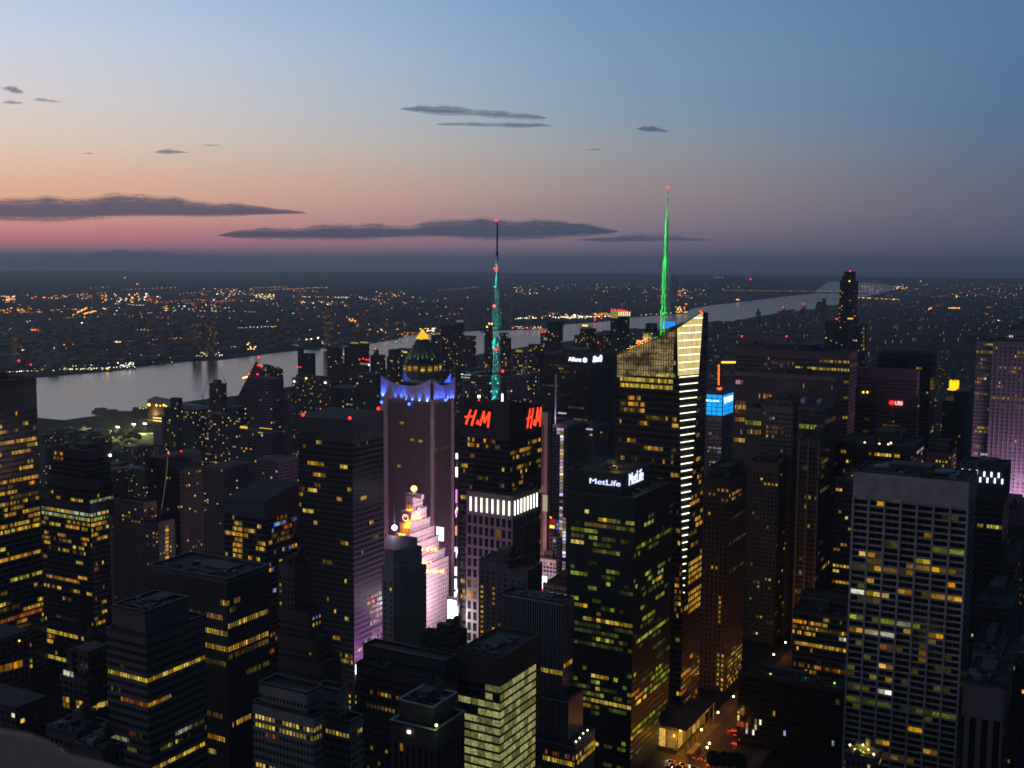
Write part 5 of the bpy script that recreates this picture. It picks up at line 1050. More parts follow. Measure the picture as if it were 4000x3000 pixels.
def signs(root, bl, o):
    b = bl[0]; L = lambda P: P
    def panel(x0, x1, y0, y1, col, s, label, body=None, bc=None, D=940, name='billboard', words=None):
        P, Q = at(x0, y0, D), at(x1, y1, D); c = (P+Q)/2; w = abs(solve(Vector((c.x, c.y, c.z)), 0, x1)-solve(Vector((c.x, c.y, c.z)), 0, x0)); h = abs(P.z-Q.z)
        r = empty(name, c, label, 'billboard'); q = MB(); q.box(-w/2, w/2, 0, 1.2, -h/2, h/2); q.build('screen', glow('screen_%d_%d_%d' % col, col, s, True), r)
        q = MB(); q.box(-w/2-.4, w/2+.4, 1.21, 2.0, -h/2-.4, h/2+.4); q.build('frame', MET, r)
        if words: text(words, r, (0, -.2, 0), h*.7, 'S', glow('yellow_letter', (255, 214, 80), 2.2), bold=.03, width=w*.86)
        return r
    panel(2116, 2134, 2252, 2303, (255, 250, 255), 3.2, 'tall blown-out white screen at the bottom of the bright gap beside the stone tower')
    panel(2118, 2135, 2303, 2316, (255, 60, 90), 1.6, 'small red panel directly under the tall white screen', D=938)
    panel(2121, 2186, 2328, 2342, (225, 240, 255), 2.4, 'wide low white screen above the striped tower roof', D=900)
    panel(2130, 2166, 2026, 2066, (190, 24, 30), .75, 'red sign box with yellow lettering in the bright gap', D=1010, words=None)
    r = panel(2139, 2168, 2049, 2066, (60, 10, 8), .3, 'yellow lettered sign at the foot of the red sign box', D=1004, words='HERS')
    r = panel(2131, 2160, 2014, 2026, (70, 20, 10), .3, 'small yellow script sign on top of the red sign box', D=1002)
    q = MB(); P0 = Vector((0, -.4, 0)); pts = [Vector((-2.4+.55*i, -.4, .7*math.sin(i*2.1))) for i in range(10)]
    for a, c in zip(pts, pts[1:]): q.bar(a, c, .6, n=5)
    q.build('script', glow('yellow_letter', (255, 214, 80), 2.2), r)
    panel(2120, 2136, 1934, 1998, (215, 205, 170), .55, 'pale tall sign strip right of the stone tower with light tubes', D=960)
building('theatre_building', 'low purple lit building with rows of small lamps in the narrow bright gap', [B(1045, 2085, 2172, 2190, 2098)], PKW, [('rnd', 'S', .5, 'cold,pink,amber,red', 2)], hook=signs, roof=True)
building('theatre_building', 'lower pink lit block below the rows of small lamps in the bright gap', [B(975, 2085, 2172, 2190, 2190)], dict(PKW, wall=(.40, .33, .36)), [('rnd', 'S', .6, 'pink,white,amber,red,cold', 1)],
    hook=lambda root, bl, o: [lamp('AREA', (-6, -20, 20), lin(255, 225, 250), 20000, root, 14, tow=(o[0]-8, o[1], 60)), lamp('AREA', (0, 20, bl[0].z+14), lin(235, 215, 255), 7000, root, 10, tow=(o[0], o[1]+60, bl[0].z+10))])
building('shop_block', 'small pale block with many bright little windows at the bottom of the bright gap', [B(925, 2120, 2216, 2222, 2296)], dict(PKW, wall=(.34, .32, .36)), [('rnd', 'S', .9, 'white,cold,pale', 1)], roof=True)

# ---------------------------------------------------------------- skyline between midtown and the river
def far(label, D, xl, xc, xr, yc, yl=None, yr=None, lit=.08, wall=(.085, .085, .10), name='apartment_tower', hook=None, extra=(), cat='building', tint=('amber', 'yellow', 'orange', 'pale'), **k_):
    st = dict(wall=wall, fh=3.2, bw=3.2, hf=.55, wf=.6, par=2, lit=lit, tint=tint, rows=.3); st.update(k_)
    building(name, label, [B(D, xl, xc, xr, yc, yl=yl, yr=yr)]+list(extra), st, [], cat, None, roof=False, hook=hook)
def bcn(*pts, s=2.1, col='red'):
    return lambda root, bl, o: [beacon(root, o, on_s(x, y, bl[0].v0-1), col, s) for x, y in pts]
def both(*fs): return lambda root, bl, o: [f(root, bl, o) for f in fs]
def strip(x0, x1, y0, y1, rgb, s, nm='roof_light'):
    def f(root, bl, o):
        A, C = on_s(x0, y0, bl[0].v0-.6), on_s(x1, y1, bl[0].v0-.6)
        place(nm, ubox(glow('strip_%d_%d_%d' % rgb, rgb, s)), root, ((A.x+C.x)/2-o[0], -.5, (A.z+C.z)/2), (abs(A.x-C.x), .5, max(.8, abs(A.z-C.z))))
    return f
far('dark blue-grey slab with a plain face left of the broad tower with three red lamps', 1350, 968, 1062, 1108, 1480, wall=(.13, .135, .16), lit=.012, name='office_slab')
far('dark block with two yellow lit strips on its roof below the plain blue-grey slab', 1220, 935, 1064, 1105, 1692, lit=.06, name='office_block', hook=both(strip(1013, 1062, 1670, 1677, (240, 180, 50), 1.0), strip(938, 966, 1664, 1675, (240, 190, 80), 1.1), strip(1008, 1026, 1687, 1694, (220, 180, 80), .6)))
far('tower with a slanted roof falling to the right beside the river', 1900, 1024, 1040, 1105, 1422, yl=1424, yr=1440, lit=.16, tint=('amber', 'yellow', 'pale'), name='apartment_tower')
far('round shouldered tower standing alone against the river with a thin fin on its left', 2000, 1168, 1180, 1232, 1379, yr=1380, lit=.02, hook=both(bcn((1163, 1434), (1173, 1434)), lambda root, bl, o: place('fin', ubox(plain('dark_fin', (.05, .05, .06), .7)), root, (bl[0].u0-o[0]-1, 6, (bl[0].z+8)/2), (4, 12, bl[0].z+8))))
far('broad dark block with two white roof lamps in front of the lone tower', 1500, 1141, 1300, 1318, 1486, lit=.10, name='office_block', hook=both(bcn((1149, 1490), (1271, 1495), col='white', s=2.2), bcn((1196, 1478), col='amber', s=2.5)), extra=[B(1520, 1156, 1290, 1300, 1472)])
far('dark tower with one column of lit stair windows', 1820, 1277, 1345, 1360, 1357, lit=.05, hook=lambda root, bl, o: [place('window', ubox(winmat('white' if i % 2 else 'pale')), root, (lambda P: (P.x-o[0], -.2, P.z))(on_s(1342, 1362+7.5*i, bl[0].v0)), (2.2, .4, 2.0)) for i in range(8)])
far('dark tower with a pale green lit rooftop screen', 1760, 1358, 1412, 1443, 1345, lit=.04, hook=both(strip(1370, 1398, 1336, 1343, (170, 165, 70), .7), strip(1407, 1437, 1334, 1341, (180, 170, 70), .7), strip(1406, 1442, 1417, 1426, (150, 150, 90), .6), bcn((1404, 1404), (1419, 1401), (1431, 1405), (1439, 1405)), bcn((1441, 1425), col='white')))
far('stepped dark apartment tower with a red lamp, first of two in front of the river', 1900, 1447, 1485, 1506, 1388, lit=.10, extra=[B(1905, 1459, 1474, 1480, 1366)], hook=bcn((1465, 1363)))
far('stepped dark apartment tower, second of two in front of the river', 1930, 1511, 1540, 1550, 1394, lit=.10, extra=[B(1935, 1517, 1532, 1537, 1366)])
far('dark apartment tower with a lit roof hut left of the gold pyramid', 1880, 1560, 1592, 1602, 1382, lit=.10, extra=[B(1885, 1572, 1588, 1592, 1364)], hook=strip(1575, 1590, 1372, 1379, (230, 200, 110), 1.0))
far('slim dark tower with a pale right edge, right of the gold pyramid', 2100, 1683, 1708, 1719, 1309, lit=.08, hook=lambda root, bl, o: place('corner_strip', ubox(plain('pale_edge', (.5, .5, .55), .6)), root, (.6, bl[0].v1-o[1], bl[0].z/2), (2, 2, bl[0].z)))
far('tall dark tower beside the slim tower with the pale edge', 2100, 1719, 1768, 1782, 1271, lit=.06)
far('tall dark tower with a pale cap box', 2130, 1774, 1800, 1814, 1262, lit=.05, hook=strip(1783, 1810, 1250, 1259, (120, 125, 150), .55, 'cap_light'))
far('grey tower with a strip of white windows, left of the teal mast', 1740, 1802, 1845, 1860, 1313, lit=.06, wall=(.11, .11, .125), hook=both(strip(1801, 1838, 1460, 1466, (240, 240, 215), 1.4), strip(1802, 1834, 1472, 1477, (225, 225, 190), .9)))
far('dark tower close behind the teal mast with amber lights at its top', 1900, 1892, 1915, 1926, 1276, lit=.14, hook=bcn((1911, 1264), (1921, 1265), (1902, 1277), col='amber', s=2.6))
far('rounded dark tower right of the teal mast', 1850, 1950, 1980, 1997, 1322, lit=.09, extra=[B(1860, 1952, 1972, 1985, 1301)])
far('low tower with a yellow green lit top, right of the teal mast', 1700, 2004, 2042, 2056, 1378, lit=.20, hook=strip(2015, 2040, 1366, 1376, (150, 140, 40), .8))
far('dark tower with a stepped top between two lit roofs', 1780, 2064, 2098, 2110, 1346, lit=.15)
far('dark wing with two red lamps attached to a taller black tower by the river', 1800, 2111, 2135, 2141, 1296, lit=.08, hook=both(bcn((2118, 1298), (2128, 1296)), strip(2124, 2137, 1320, 1322, (200, 205, 220), .8), strip(2124, 2137, 1326, 1328, (200, 205, 220), .8)))
far('tall black tower against the river, left of the black tower with the round emblem', 1820, 2138, 2182, 2199, 1258, lit=.05)
far('square shouldered tower with a central box on top against the river', 1750, 2243, 2284, 2301, 1311, lit=.10, extra=[B(1755, 2263, 2282, 2286, 1288)])
far('low dark tower with a knob on top beside the square shouldered tower', 1820, 2311, 2345, 2361, 1326, lit=.10, extra=[B(1825, 2324, 2338, 2342, 1311)], hook=bcn((2307, 1340), (2336, 1338)))
far('black tower with a crown of white lit fins and red lamps', 1700, 2385, 2413, 2460, 1214, lit=.05, hook=both(bcn((2390, 1209), (2402, 1210), (2414, 1212)), lambda root, bl, o: [beacon(root, o, on_e(2420+9*i, 1212+i, bl[0].u1), s=2.6) for i in range(4)],
    lambda root, bl, o: [place('crown_fin', ubox(glow('crown_fin_glow', (226, 224, 160), 1.2)), root, (lambda P: (.4, P.y-o[1], P.z))(on_e(2417+8.2*i, 1226, bl[0].u1)), (1.0, 3.6, 6.5)) for i in range(6)], lambda root, bl, o: [place('crown_fin', ubox(glow('crown_fin_dim', (190, 180, 90), .7)), root, (lambda P: (P.x-o[0], -.4, P.z))(on_s(2389+7*i, 1228, bl[0].v0)), (1.6, 1.0, 11)) for i in range(4)]))
far('square black tower against the river right of the crown with white fins', 1900, 2522, 2552, 2568, 1264, lit=.03)
far('dark block with a bright blue rooftop sign behind the foot of the green spire', 1950, 2580, 2620, 2636, 1302, lit=.05, hook=lambda root, bl, o: [place('roof_sign', ubox(glow('blue_sign', (20, 130, 255), 1.6)), root, (lambda P: (P.x-o[0], -.6, P.z))(on_s(2590+7.2*i, 1270, bl[0].v0)), (2.5, .8, 12)) for i in range(7)])
far('slim tall tower with a curved shoulder and notched top standing clear on the right skyline', 1985, 3281, 3334, 3354, 1098, lit=.06, wall=(.045, .05, .075), name='skyscraper', tint=('amber', 'yellow', 'orange'), extra=[B(1990, 3288, 3330, 3343, 1078), B(1993, 3297, 3330, 3343, 1061), B(1980, 3282.5, 3334, 3354, 1235)], hook=both(bcn((3321, 1059)), bcn((3318, 1098), col='amber'), strip(3313, 3335, 1241, 1247, (240, 210, 90), 1.0), strip(3338, 3345, 1232, 1235, (255, 60, 50), 2.0)))
far('dark tower with a lit column down its right side, near the slim skyscraper', 1500, 3318, 3362, 3386, 1270, lit=.05, name='office_tower', hook=lambda root, bl, o: [place('window', ubox(winmat('amber' if i % 2 else 'dim')), root, (lambda P: (.2, P.y-o[1], P.z))(on_e(3373, 1275+8*i, bl[0].u1)), (.4, 5.5, 3)) for i in range(12)])
far('dark tower left of the slim tall tower with a red lamp', 1520, 3225, 3264, 3277, 1252, lit=.04, name='office_tower', hook=bcn((3269, 1246)))
for lb, D, a, c_, e, y in (('tiny far tower with a pointed top on the right river bank, first from the left', 4700, 2953, 2966, 2972, 1217), ('small far tower on the right river bank with a red lamp', 4900, 3053, 3066, 3073, 1213), ('small far tower with a red lamp, next on the right river bank', 5000, 3133, 3143, 3148, 1200), ('broad far building with a stepped roof on the right river bank', 5200, 3186, 3218, 3230, 1190)):
    far(lb, D, a, c_, e, y, lit=.03, name='far_tower', extra=[B(D+6, a+5, c_-3, c_, y-10)] + ([B(D+3, 3213, 3224, 3228, 1166)] if 'broad' in lb else []), hook=bcn(((a+c_)/2, y-12), s=5) if 'red' in lb else None)
far('unfinished tower with a stepped top beside two cranes on the river', 1900, 816, 862, 883, 1500, lit=.05, wall=(.11, .09, .09), extra=[B(1905, 831, 852, 866, 1485)])
far('dark apartment tower with many tiny lights right of the lit pier', 1500, 665, 695, 712, 1556, lit=.11, tint=('amber', 'yellow', 'white'))
far('wide apartment block with many tiny lights below the unfinished tower', 1480, 640, 765, 832, 1602, lit=.11, tint=('amber', 'yellow', 'white'))
far('dark apartment block with tiny lights between the wide block and the blue-grey slab', 1420, 800, 935, 972, 1625, lit=.14, extra=[B(1430, 880, 930, 960, 1590)])
far('dark block in the second row with sparse lights under the broad river block', 1350, 1290, 1420, 1470, 1520, lit=.08, name='office_block')
far('dark block with sparse lights left of the tower with the blue crown', 1300, 1380, 1480, 1520, 1480, lit=.08, name='office_block', extra=[B(1310, 1400, 1470, 1500, 1462)])
far('dark tower behind the red letters with a few lights', 1500, 1840, 1905, 1925, 1440, lit=.10, name='office_tower')
far('dark tower right of the mast frame with a dish-shaped roof', 1400, 1985, 2055, 2080, 1470, lit=.09, name='office_tower')
far('long dark shed with pale ridged roof lines left of the mid-height slanted tower', 1130, 800, 880, 990, 1828, lit=.03, name='bus_terminal', wall=(.15, .14, .14), fh=2.4)
far('low dark slab with pink sides behind the mid-height slanted tower', 1050, 1000, 1085, 1164, 1800, lit=.05, wall=(.14, .13, .145), name='office_block')
# ---- bottom edge
far('dark rooftop block with a round chimney in the lower left corner group', 525, 285, 344, 424, 2545, lit=0, name='brick_building', wall=(.10, .085, .08), extra=[B(518, 232, 345, 427, 2660)], hook=both(
    lambda root, bl, o: place('chimney', ubox(TARROOF), root, (bl[1].u0-o[0]+3, 5, bl[1].z+4), (3.4, 3.4, 12)), lambda root, bl, o: [place('window', ubox(winmat(c)), root, (lambda P: (P.x-o[0], P.y-o[1]-.1, P.z))(on_s(x, y, bl[1].v0)), (1.5, .4, 2.2)) for x, y, c in ((252, 2730, 'amber'), (265, 2733, 'yellow'), (304, 2745, 'amber'), (317, 2748, 'amber'), (253, 2752, 'dim'), (267, 2756, 'amber'), (306, 2765, 'yellow'), (320, 2768, 'amber'), (298, 2796, 'orange'), (254, 2627, 'pale'), (267, 2631, 'pale'), (281, 2634, 'pale'))],
    lambda root, bl, o: [place('window', ubox(winmat(c)), root, (lambda P: (P.x-o[0]+.1, P.y-o[1], P.z))(on_e(x, y, bl[1].u1)), (.4, 2, 2)) for x, y, c in ((371, 2766, 'amber'), (387, 2754, 'yellow'), (400, 2752, 'yellow'), (416, 2747, 'yellow'))]))
far('dark building with a row of orange windows at the left edge', 610, -130, -30, 112, 2505, lit=.0, name='brick_building', wall=(.09, .085, .085), hook=lambda root, bl, o: [place('window', ubox(winmat('orange')), root, (lambda P: (P.x-o[0]+.1, P.y-o[1], P.z))(on_e(x, 2614-x*.27, bl[0].u1)), (.4, 2.2, 3.4)) for x in (3, 24, 42, 62, 80)] + [beacon(root, o, on_e(75, 2503, bl[0].u1), 'amber', 1.0)])
far('dark building below the left edge tower with a couple of dim windows', 505, -140, 60, 182, 2765, lit=.015, name='brick_building', wall=(.08, .08, .085))
for i_, (D, a, c_, e, y, lb) in enumerate(((440, 180, 300, 425, 2880, 'low flat roof with a bluish skylight in the lower left corner'), (400, 290, 400, 480, 2945, 'low dark roof next to the banded tower, lower left'),
    (690, 1330, 1385, 1420, 2700, 'low yellow lit block in the gap under the broad dark tower'),
    (620, 1640, 1765, 1800, 2500, 'dark low block in front of the white glow, left of the pale green glass building'), (640, 1700, 1790, 1825, 2480, 'dark low block with roof plant below the stone tower with light tubes'),
    (560, 3764, 3925, 3960, 2695, 'grey building with tall vertical piers in the lower right corner'), (600, 3905, 4080, 4100, 2600, 'building with warm square windows at the lower right edge'),
    (760, 3800, 3945, 3990, 2390, 'dark low roof with pale roof frames at the right edge'), (900, 3830, 3960, 4000, 2200, 'dark block with few lamps right of the pale gridded tower'), (1050, 3760, 4010, 4060, 2060, 'dark mid block under the purple slab'),
    (575, 3300, 3425, 3445, 2972, 'low roof terrace with bright yellow lights at the bottom edge'), (640, 3800, 3890, 3935, 2560, 'stepped dark roof above the grey piers, right edge'), (1000, 2600, 2700, 2740, 2000, 'dark block just behind the foot of the crystal tower'))):
    far(lb, D, a, c_, e, y, lit=(.10 if 'warm' in lb else .28 if 'yellow' in lb else .02), name='low_building', wall=(.10, .095, .095) if 'grey' not in lb else (.2, .18, .17), **(dict(fh=3.7, bw=2.5, hf=.5, wf=.5) if 'grey' not in lb else dict(fh=40, bw=5.2, hf=.9, wf=.55, par=14)))
    JOBS[-1]['roof'] = True
    if 'terrace' in lb: JOBS[-1]['hook'] = lambda root, bl, o: [place('roof_lamp', uball(glow('warm_lamp', (255, 215, 140), 4)), root, (-2-q_*3.1, 2+(q_*7 % 5), bl[0].z+2.2+(q_ % 3)), (1.1,)*3) for q_ in range(5)]+[lamp('POINT', (-8, 4, bl[0].z+4), lin(255, 240, 90), 1500, root, .5)]

# ---------------------------------------------------------------- land, river
def sheet(name, pts, z, m_, thick=0):
    q = MB(); q.quad([(p[0], p[1], z) for p in pts])
    if thick:
        n = len(pts)
        for i in range(n):
            a, c = pts[i], pts[(i+1) % n]; q.quad([(a[0], a[1], z-thick), (c[0], c[1], z-thick), (c[0], c[1], z), (a[0], a[1], z)])
    return tag(q.build(name, m_), kind='structure')
ZW, ZL = -15.0, -10.0
g2 = lambda x, y: (lambda P: (P.x, P.y))(gnd(x, y, ZW))
def dirv(b): b = R(b-29); return Vector((math.sin(b), math.cos(b), 0))
def pol(b, r): v = dirv(b)*r; return (v.x, v.y)
asph = plain('asphalt', (.022, .022, .026), .95, var=.5, scale=.02, spec=.08)
landm = plain('dark_land', (.03, .034, .034), .95, var=.5, scale=.004, spec=.08)
# river between the two shores, traced on the water level
near_shore = [(-400, 1640), (145, 1658), (250, 1668), (330, 1656), (400, 1648), (470, 1636), (560, 1622), (680, 1600), (815, 1580), (1000, 1560), (1200, 1520), (1450, 1470), (1750, 1420), (2100, 1360), (2450, 1318), (2700, 1290), (2746, 1270), (2805, 1287), (2859, 1266), (2950, 1246), (3000, 1238), (3060, 1230), (3226, 1209), (3362, 1168), (3480, 1140), (3497, 1122), (3470, 1110), (3400, 1104)]
far_shore = [(3240, 1100), (3196, 1126), (3180, 1146), (3090, 1155), (3000, 1166), (2904, 1177), (2790, 1190), (2705, 1204), (2678, 1222), (2560, 1232), (2470, 1238), (2362, 1254), (2250, 1262), (2198, 1266), (2120, 1284), (2000, 1288), (1850, 1291), (1710, 1298), (1560, 1312), (1545, 1322), (1480, 1335), (1400, 1345), (1250, 1358), (1060, 1377), (1000, 1386), (870, 1402), (700, 1412), (560, 1428), (450, 1446), (250, 1463), (130, 1472), (-100, 1482), (-400, 1490)]
riv = [g2(*p) for p in near_shore+far_shore]
ws_, p_ = None, None
wm_, t, p = mat('water')
pp = t.new('ShaderNodeNewGeometry').outputs['Position']
bump = t.new('ShaderNodeBump'); bump.inputs['Strength'].default_value = .35; bump.inputs['Distance'].default_value = 1.2
t.link(t.noise(t.vm('MULTIPLY', pp, (.11, .06, 1)), 1, 5, .65), bump.inputs['Height']); t.link(bump.outputs[0], p.inputs['Normal'])
p.inputs['Base Color'].default_value = (.03, .035, .045, 1); p.inputs['Roughness'].default_value = .16; p.inputs['IOR'].default_value = 1.38
p.inputs['Specular IOR Level'].default_value = .9
big = 31000                                     # the ground ends where the curve of the earth hides it
q = MB(); q.quad([(big*math.cos(2*math.pi*i/96), big*math.sin(2*math.pi*i/96), ZW-3) for i in range(96)]); tag(q.build('ground', landm), kind='structure')
q = MB(); q.quad([(x, y, ZW) for x, y in riv]); tag(q.build('river', wm_), kind='structure')
man = [g2(*p) for p in near_shore]
manp = man+[pol(24, 26000), pol(75, 26000), pol(120, 5000), pol(180, 1500), pol(-120, 2500), pol(-60, 2300)]
sheet('island_ground', manp, -1.0, asph, 16)
jer = [g2(*p) for p in far_shore]
jerp = jer+[pol(-60, 5000), pol(-70, 30800)]+[pol(-65+i*5, 30800) for i in range(17)]+[pol(17.2, 30000)]
sheet('far_shore_land', jerp, ZL, landm, 8)
# hills: ridge on the far bank, headland by the bridge, the distant rise on the horizon
def ridge(name, line, wid, h, seed, n=60):
    rr = random.Random(seed); q = MB(); P = [Vector((a[0], a[1], 0)) for a in line]; L = [0]
    for a, c in zip(P, P[1:]): L.append(L[-1]+(c-a).length)
    def at_(s):
        s *= L[-1]
        for i in range(len(P)-1):
            if s <= L[i+1]: return P[i].lerp(P[i+1], (s-L[i])/(L[i+1]-L[i])), (P[i+1]-P[i]).normalized()
        return P[-1], (P[-1]-P[-2]).normalized()
    rows = []; M = 8
    ph = [rr.random()*6 for _ in range(5)]
    for i in range(n+1):
        s = i/n; c, d = at_(s); nrm = Vector((d.y, -d.x, 0))
        hh = h*(.72+.16*math.sin(7*s+ph[0])+.10*math.sin(17*s+ph[1])+.06*math.sin(41*s+ph[2]))*min(1, s*9, (1-s)*9)
        rows.append([tuple(c+nrm*wid*(j/M-.5)+Vector((0, 0, ZL-1+hh*math.sin(math.pi*j/M)**.6))) for j in range(M+1)])
    for a, c in zip(rows, rows[1:]):
        for j in range(M): q.quad([a[j], a[j+1], c[j+1], c[j]])
    return tag(q.build(name, landm, smooth=True), kind='structure')
def off(x, y, b, r):
    P = gnd(x, y, ZW); v = dirv(b)*r; return (P.x+v.x, P.y+v.y)
BL = ridge('river_bluff', [off(-200, 1470, -62, 800), off(450, 1440, -60, 800), off(1000, 1382, -60, 800), off(1400, 1340, -60, 900), off(1850, 1289, -60, 1200), off(2362, 1252, -60, 1300), off(2700, 1206, -60, 1300), off(3000, 1164, -60, 1500), off(3190, 1120, -62, 1500)], 1100, 46, 3, 120)
HD = ridge('headland', [off(2990, 1165, -61, 900), off(3080, 1154, -61, 900), off(3150, 1138, -62, 1100), off(3190, 1106, -65, 1100)], 1300, 110, 5, 40)
FH1 = ridge('far_hills', [pol(-45, 28600), pol(-20, 28400), pol(0, 28600), pol(12, 28600), pol(20, 28400)], 4000, 40, 9, 120)
FH2 = ridge('far_hills', [pol(8, 24000), pol(18, 23500), pol(34, 24000)], 4000, 60, 12, 60)
bpy.context.view_layer.update()
def lift(x, y):                                # height of the land at a spot
    z = ZL
    for o_ in (BL, HD):
        h_, l_, n_, i_ = o_.ray_cast(Vector((x, y, 900)), Vector((0, 0, -1)))
        if h_: z = max(z, l_.z)
    return z
def on_land(x, y, z):                          # where the ground is seen at a pixel
    P = gnd(x, y, z); d = ray(x, y); t_ = (P-CAM).length
    for o_ in (BL, HD, FH1, FH2):
        h_, l_, n_, i_ = o_.ray_cast(CAM, d)
        if h_: t_ = min(t_, (l_-CAM).length)
    return CAM+d*t_

# ---------------------------------------------------------------- run the towers, then fill the blocks between them
run_jobs()
foot = []
for rt, bl, o in BLD.values():
    for b in bl: foot.append((b.u0-4, b.u1+4, b.v0-4, b.v1+4))
foot.append((gnd(2700, 2930, 0).x-9, gnd(2960, 2930, 0).x+10, 250, 1500))        # the avenue stays open
rng = random.Random(42)
FM = [facade('block_%d' % i, wall=w, fh=3.3, bw=3.0, hf=.5, wf=.5, par=1.5, lit=l, tint=tn, rows=.4, litk=.8, roof=rf) for i, (w, l, tn, rf) in enumerate((
    ((.13, .10, .09), .06, ('amber', 'yellow', 'orange'), (.05, .05, .055)), ((.09, .09, .10), .05, ('amber', 'pale', 'yellow'), (.08, .08, .09)), ((.17, .14, .12), .07, ('orange', 'amber', 'white'), (.04, .04, .045)),
    ((.10, .085, .08), .10, ('amber', 'amber', 'yellow'), (.10, .10, .11)), ((.20, .19, .19), .04, ('amber', 'yellow'), (.06, .06, .065)), ((.07, .07, .08), .09, ('yellow', 'pale', 'amber'), (.12, .12, .13))))]
def capy(x):
    if 395 < x < 690: return 1742                # the riverside park stays in sight
    for a, y in ((145, 1690), (460, 1674), (700, 1640), (1000, 1600), (1500, 1470), (2000, 1420), (2700, 1370), (3250, 1290), (4100, 1265)):
        if x < a: return y
    return 1265
cand = []
for bx in range(-2400, 1500, 125):
    for by in range(160, 3600, 82):
        for k_ in range(5):
            w, d = rng.uniform(14, 34), rng.uniform(16, 32)
            x0 = bx+rng.uniform(0, 95); y0 = by+rng.uniform(0, 30)
            D = math.hypot(x0, y0)
            if D < 380 or D > 3400: continue
            h = rng.choice([16, 20, 22, 26, 30, 36, 45, 60]) if D < 1500 else rng.choice([14, 18, 20, 24, 30, 40, 55, 85])
            if D < 800: h = min(h, 34)
            P = Vector((x0+w, y0, h)); px, py = pix(P)
            while py < capy(px) and h > 9 and D > 1300: h *= .75; P.z = h; px, py = pix(P)
            if px < -60 or px > 4060 or py > 3010 or (P-CAM).dot(FWD) < 100: continue
            if py < capy(px): continue
            if -330 < x0 < 260 and D < 760 and 2560 < px < 3120: continue
            cand.append((D, x0, y0, w, d, h))
cand.sort()
# river bank clearance: keep only what stands on the island
def inside(x, y, poly):
    r = False; j = len(poly)-1
    for i in range(len(poly)):
        (xi, yi), (xj, yj) = poly[i], poly[j]
        if (yi > y) != (yj > y) and x < (xj-xi)*(y-yi)/(yj-yi)+xi: r = not r
        j = i
    return r
cov = [3000.0]*1001
blocks_all = sorted([b for rt, bl, o in BLD.values() for b in bl], key=lambda b: b.D); bi = 0
cover[:] = cov
n_f = 0; rest = []
for D, x0, y0, w, d, h in cand:
    while bi < len(blocks_all) and blocks_all[bi].D < D: shade_cover(blocks_all[bi]); bi += 1
    if any(x0 < f[1] and x0+w > f[0] and y0 < f[3] and y0+d > f[2] for f in foot): continue
    if not inside(x0, y0+d, manp) or not inside(x0+w, y0, manp) or not inside(x0-30, y0+d+20, manp): continue
    b = Block(); b.u0, b.u1, b.v0, b.v1, b.z, b.zl, b.zr, b.z0, b.D = x0, x0+w, y0, y0+d, h, h, h, -1, D
    c3 = corners(b); vis = sum(1 for (px, py) in c3 if 0 <= px <= 4000 and py < cover[colr(px)]-6 and py < 2995)
    if vis < 2: continue
    foot.append((x0-.5, x0+w+.5, y0-.5, y0+d+.5)); shade_cover(b)
    if n_f < 260:
        q = box_mb(b, (x0+w, y0))
        if rng.random() < .7:
            a, e = rng.uniform(.1, .5), rng.uniform(.3, .6); q.box(-w*(a+.3), -w*a, d*e, d*(e+.3), h, h+rng.uniform(2, 4))
        o_ = q.build('low_building', rng.choice(FM), None, (x0+w, y0, 0)); n_f += 1
        tag(o_, 'small dark building with a flat roof filling the blocks between the towers', 'building', 'small dark buildings between the towers')
    else: rest.append(b)
q = MB()
for b in rest:
    s = box_mb(b, (0, 0)); i = len(q.v); q.v += s.v; q.f += [tuple(a+i for a in f) for f in s.f]; q.uv += s.uv; q.mi += s.mi
# the mass of the city beyond: low roofs of the upper island and of the far shore
for i in range(5200):
    D = rng.uniform(3000, 11500) if i % 3 else rng.uniform(2600, 5200); bb = rng.uniform(4, 27); x, y = pol(bb, D)
    h = rng.choice([12, 15, 18, 20, 24, 30, 45]) if D < 6000 else rng.choice([10, 14, 18, 24])
    w, d = rng.uniform(18, 60), rng.uniform(14, 40)
    if not inside(x-30, y, manp): continue
    px, py = pix(Vector((x, y, h)))
    if px > 4040 or py < (1246 if px < 3000 else 1165 if px < 3400 else 1100): continue
    if 3330 < px < 3840 and 1318 < py < 1560: continue
    b = Block(); b.u0, b.u1, b.v0, b.v1, b.z, b.zl, b.zr, b.z0 = x, x+w, y, y+d, h, h, h, -1
    s = box_mb(b, (0, 0)); i2 = len(q.v); q.v += s.v; q.f += [tuple(a+i2 for a in f) for f in s.f]; q.uv += s.uv; q.mi += s.mi
tag(q.build('city_blocks', facade('far_blocks', wall=(.055, .052, .06), roof=(.03, .03, .035), fh=3.4, bw=5, hf=.6, wf=.6, par=1, lit=.03, tint=('amber', 'yellow', 'orange', 'pale'), rows=.3, litk=1.2)), 'dense low city of the upper island fading into dusk', 'city', kind='stuff')
q = MB()
for i in range(6500):
    y = 1130+rng.random()**1.3*330; x = rng.uniform(-50, 3000); P = gnd(x, y, ZL)
    if not inside(P.x, P.y, jerp) or not inside(P.x+70, P.y-90, jerp): continue
    D = math.hypot(P.x, P.y); w, d = rng.uniform(12, 45), rng.uniform(12, 40); h = rng.choice([7, 8, 9, 10, 12, 14, 22]); zg = lift(P.x, P.y)
    b = Block(); b.u0, b.u1, b.v0, b.v1, b.z, b.zl, b.zr, b.z0 = P.x, P.x+w, P.y, P.y+d, zg+h, zg+h, zg+h, zg-6
    s = box_mb(b, (0, 0)); i2 = len(q.v); q.v += s.v; q.f += [tuple(a+i2 for a in f) for f in s.f]; q.uv += s.uv; q.mi += s.mi
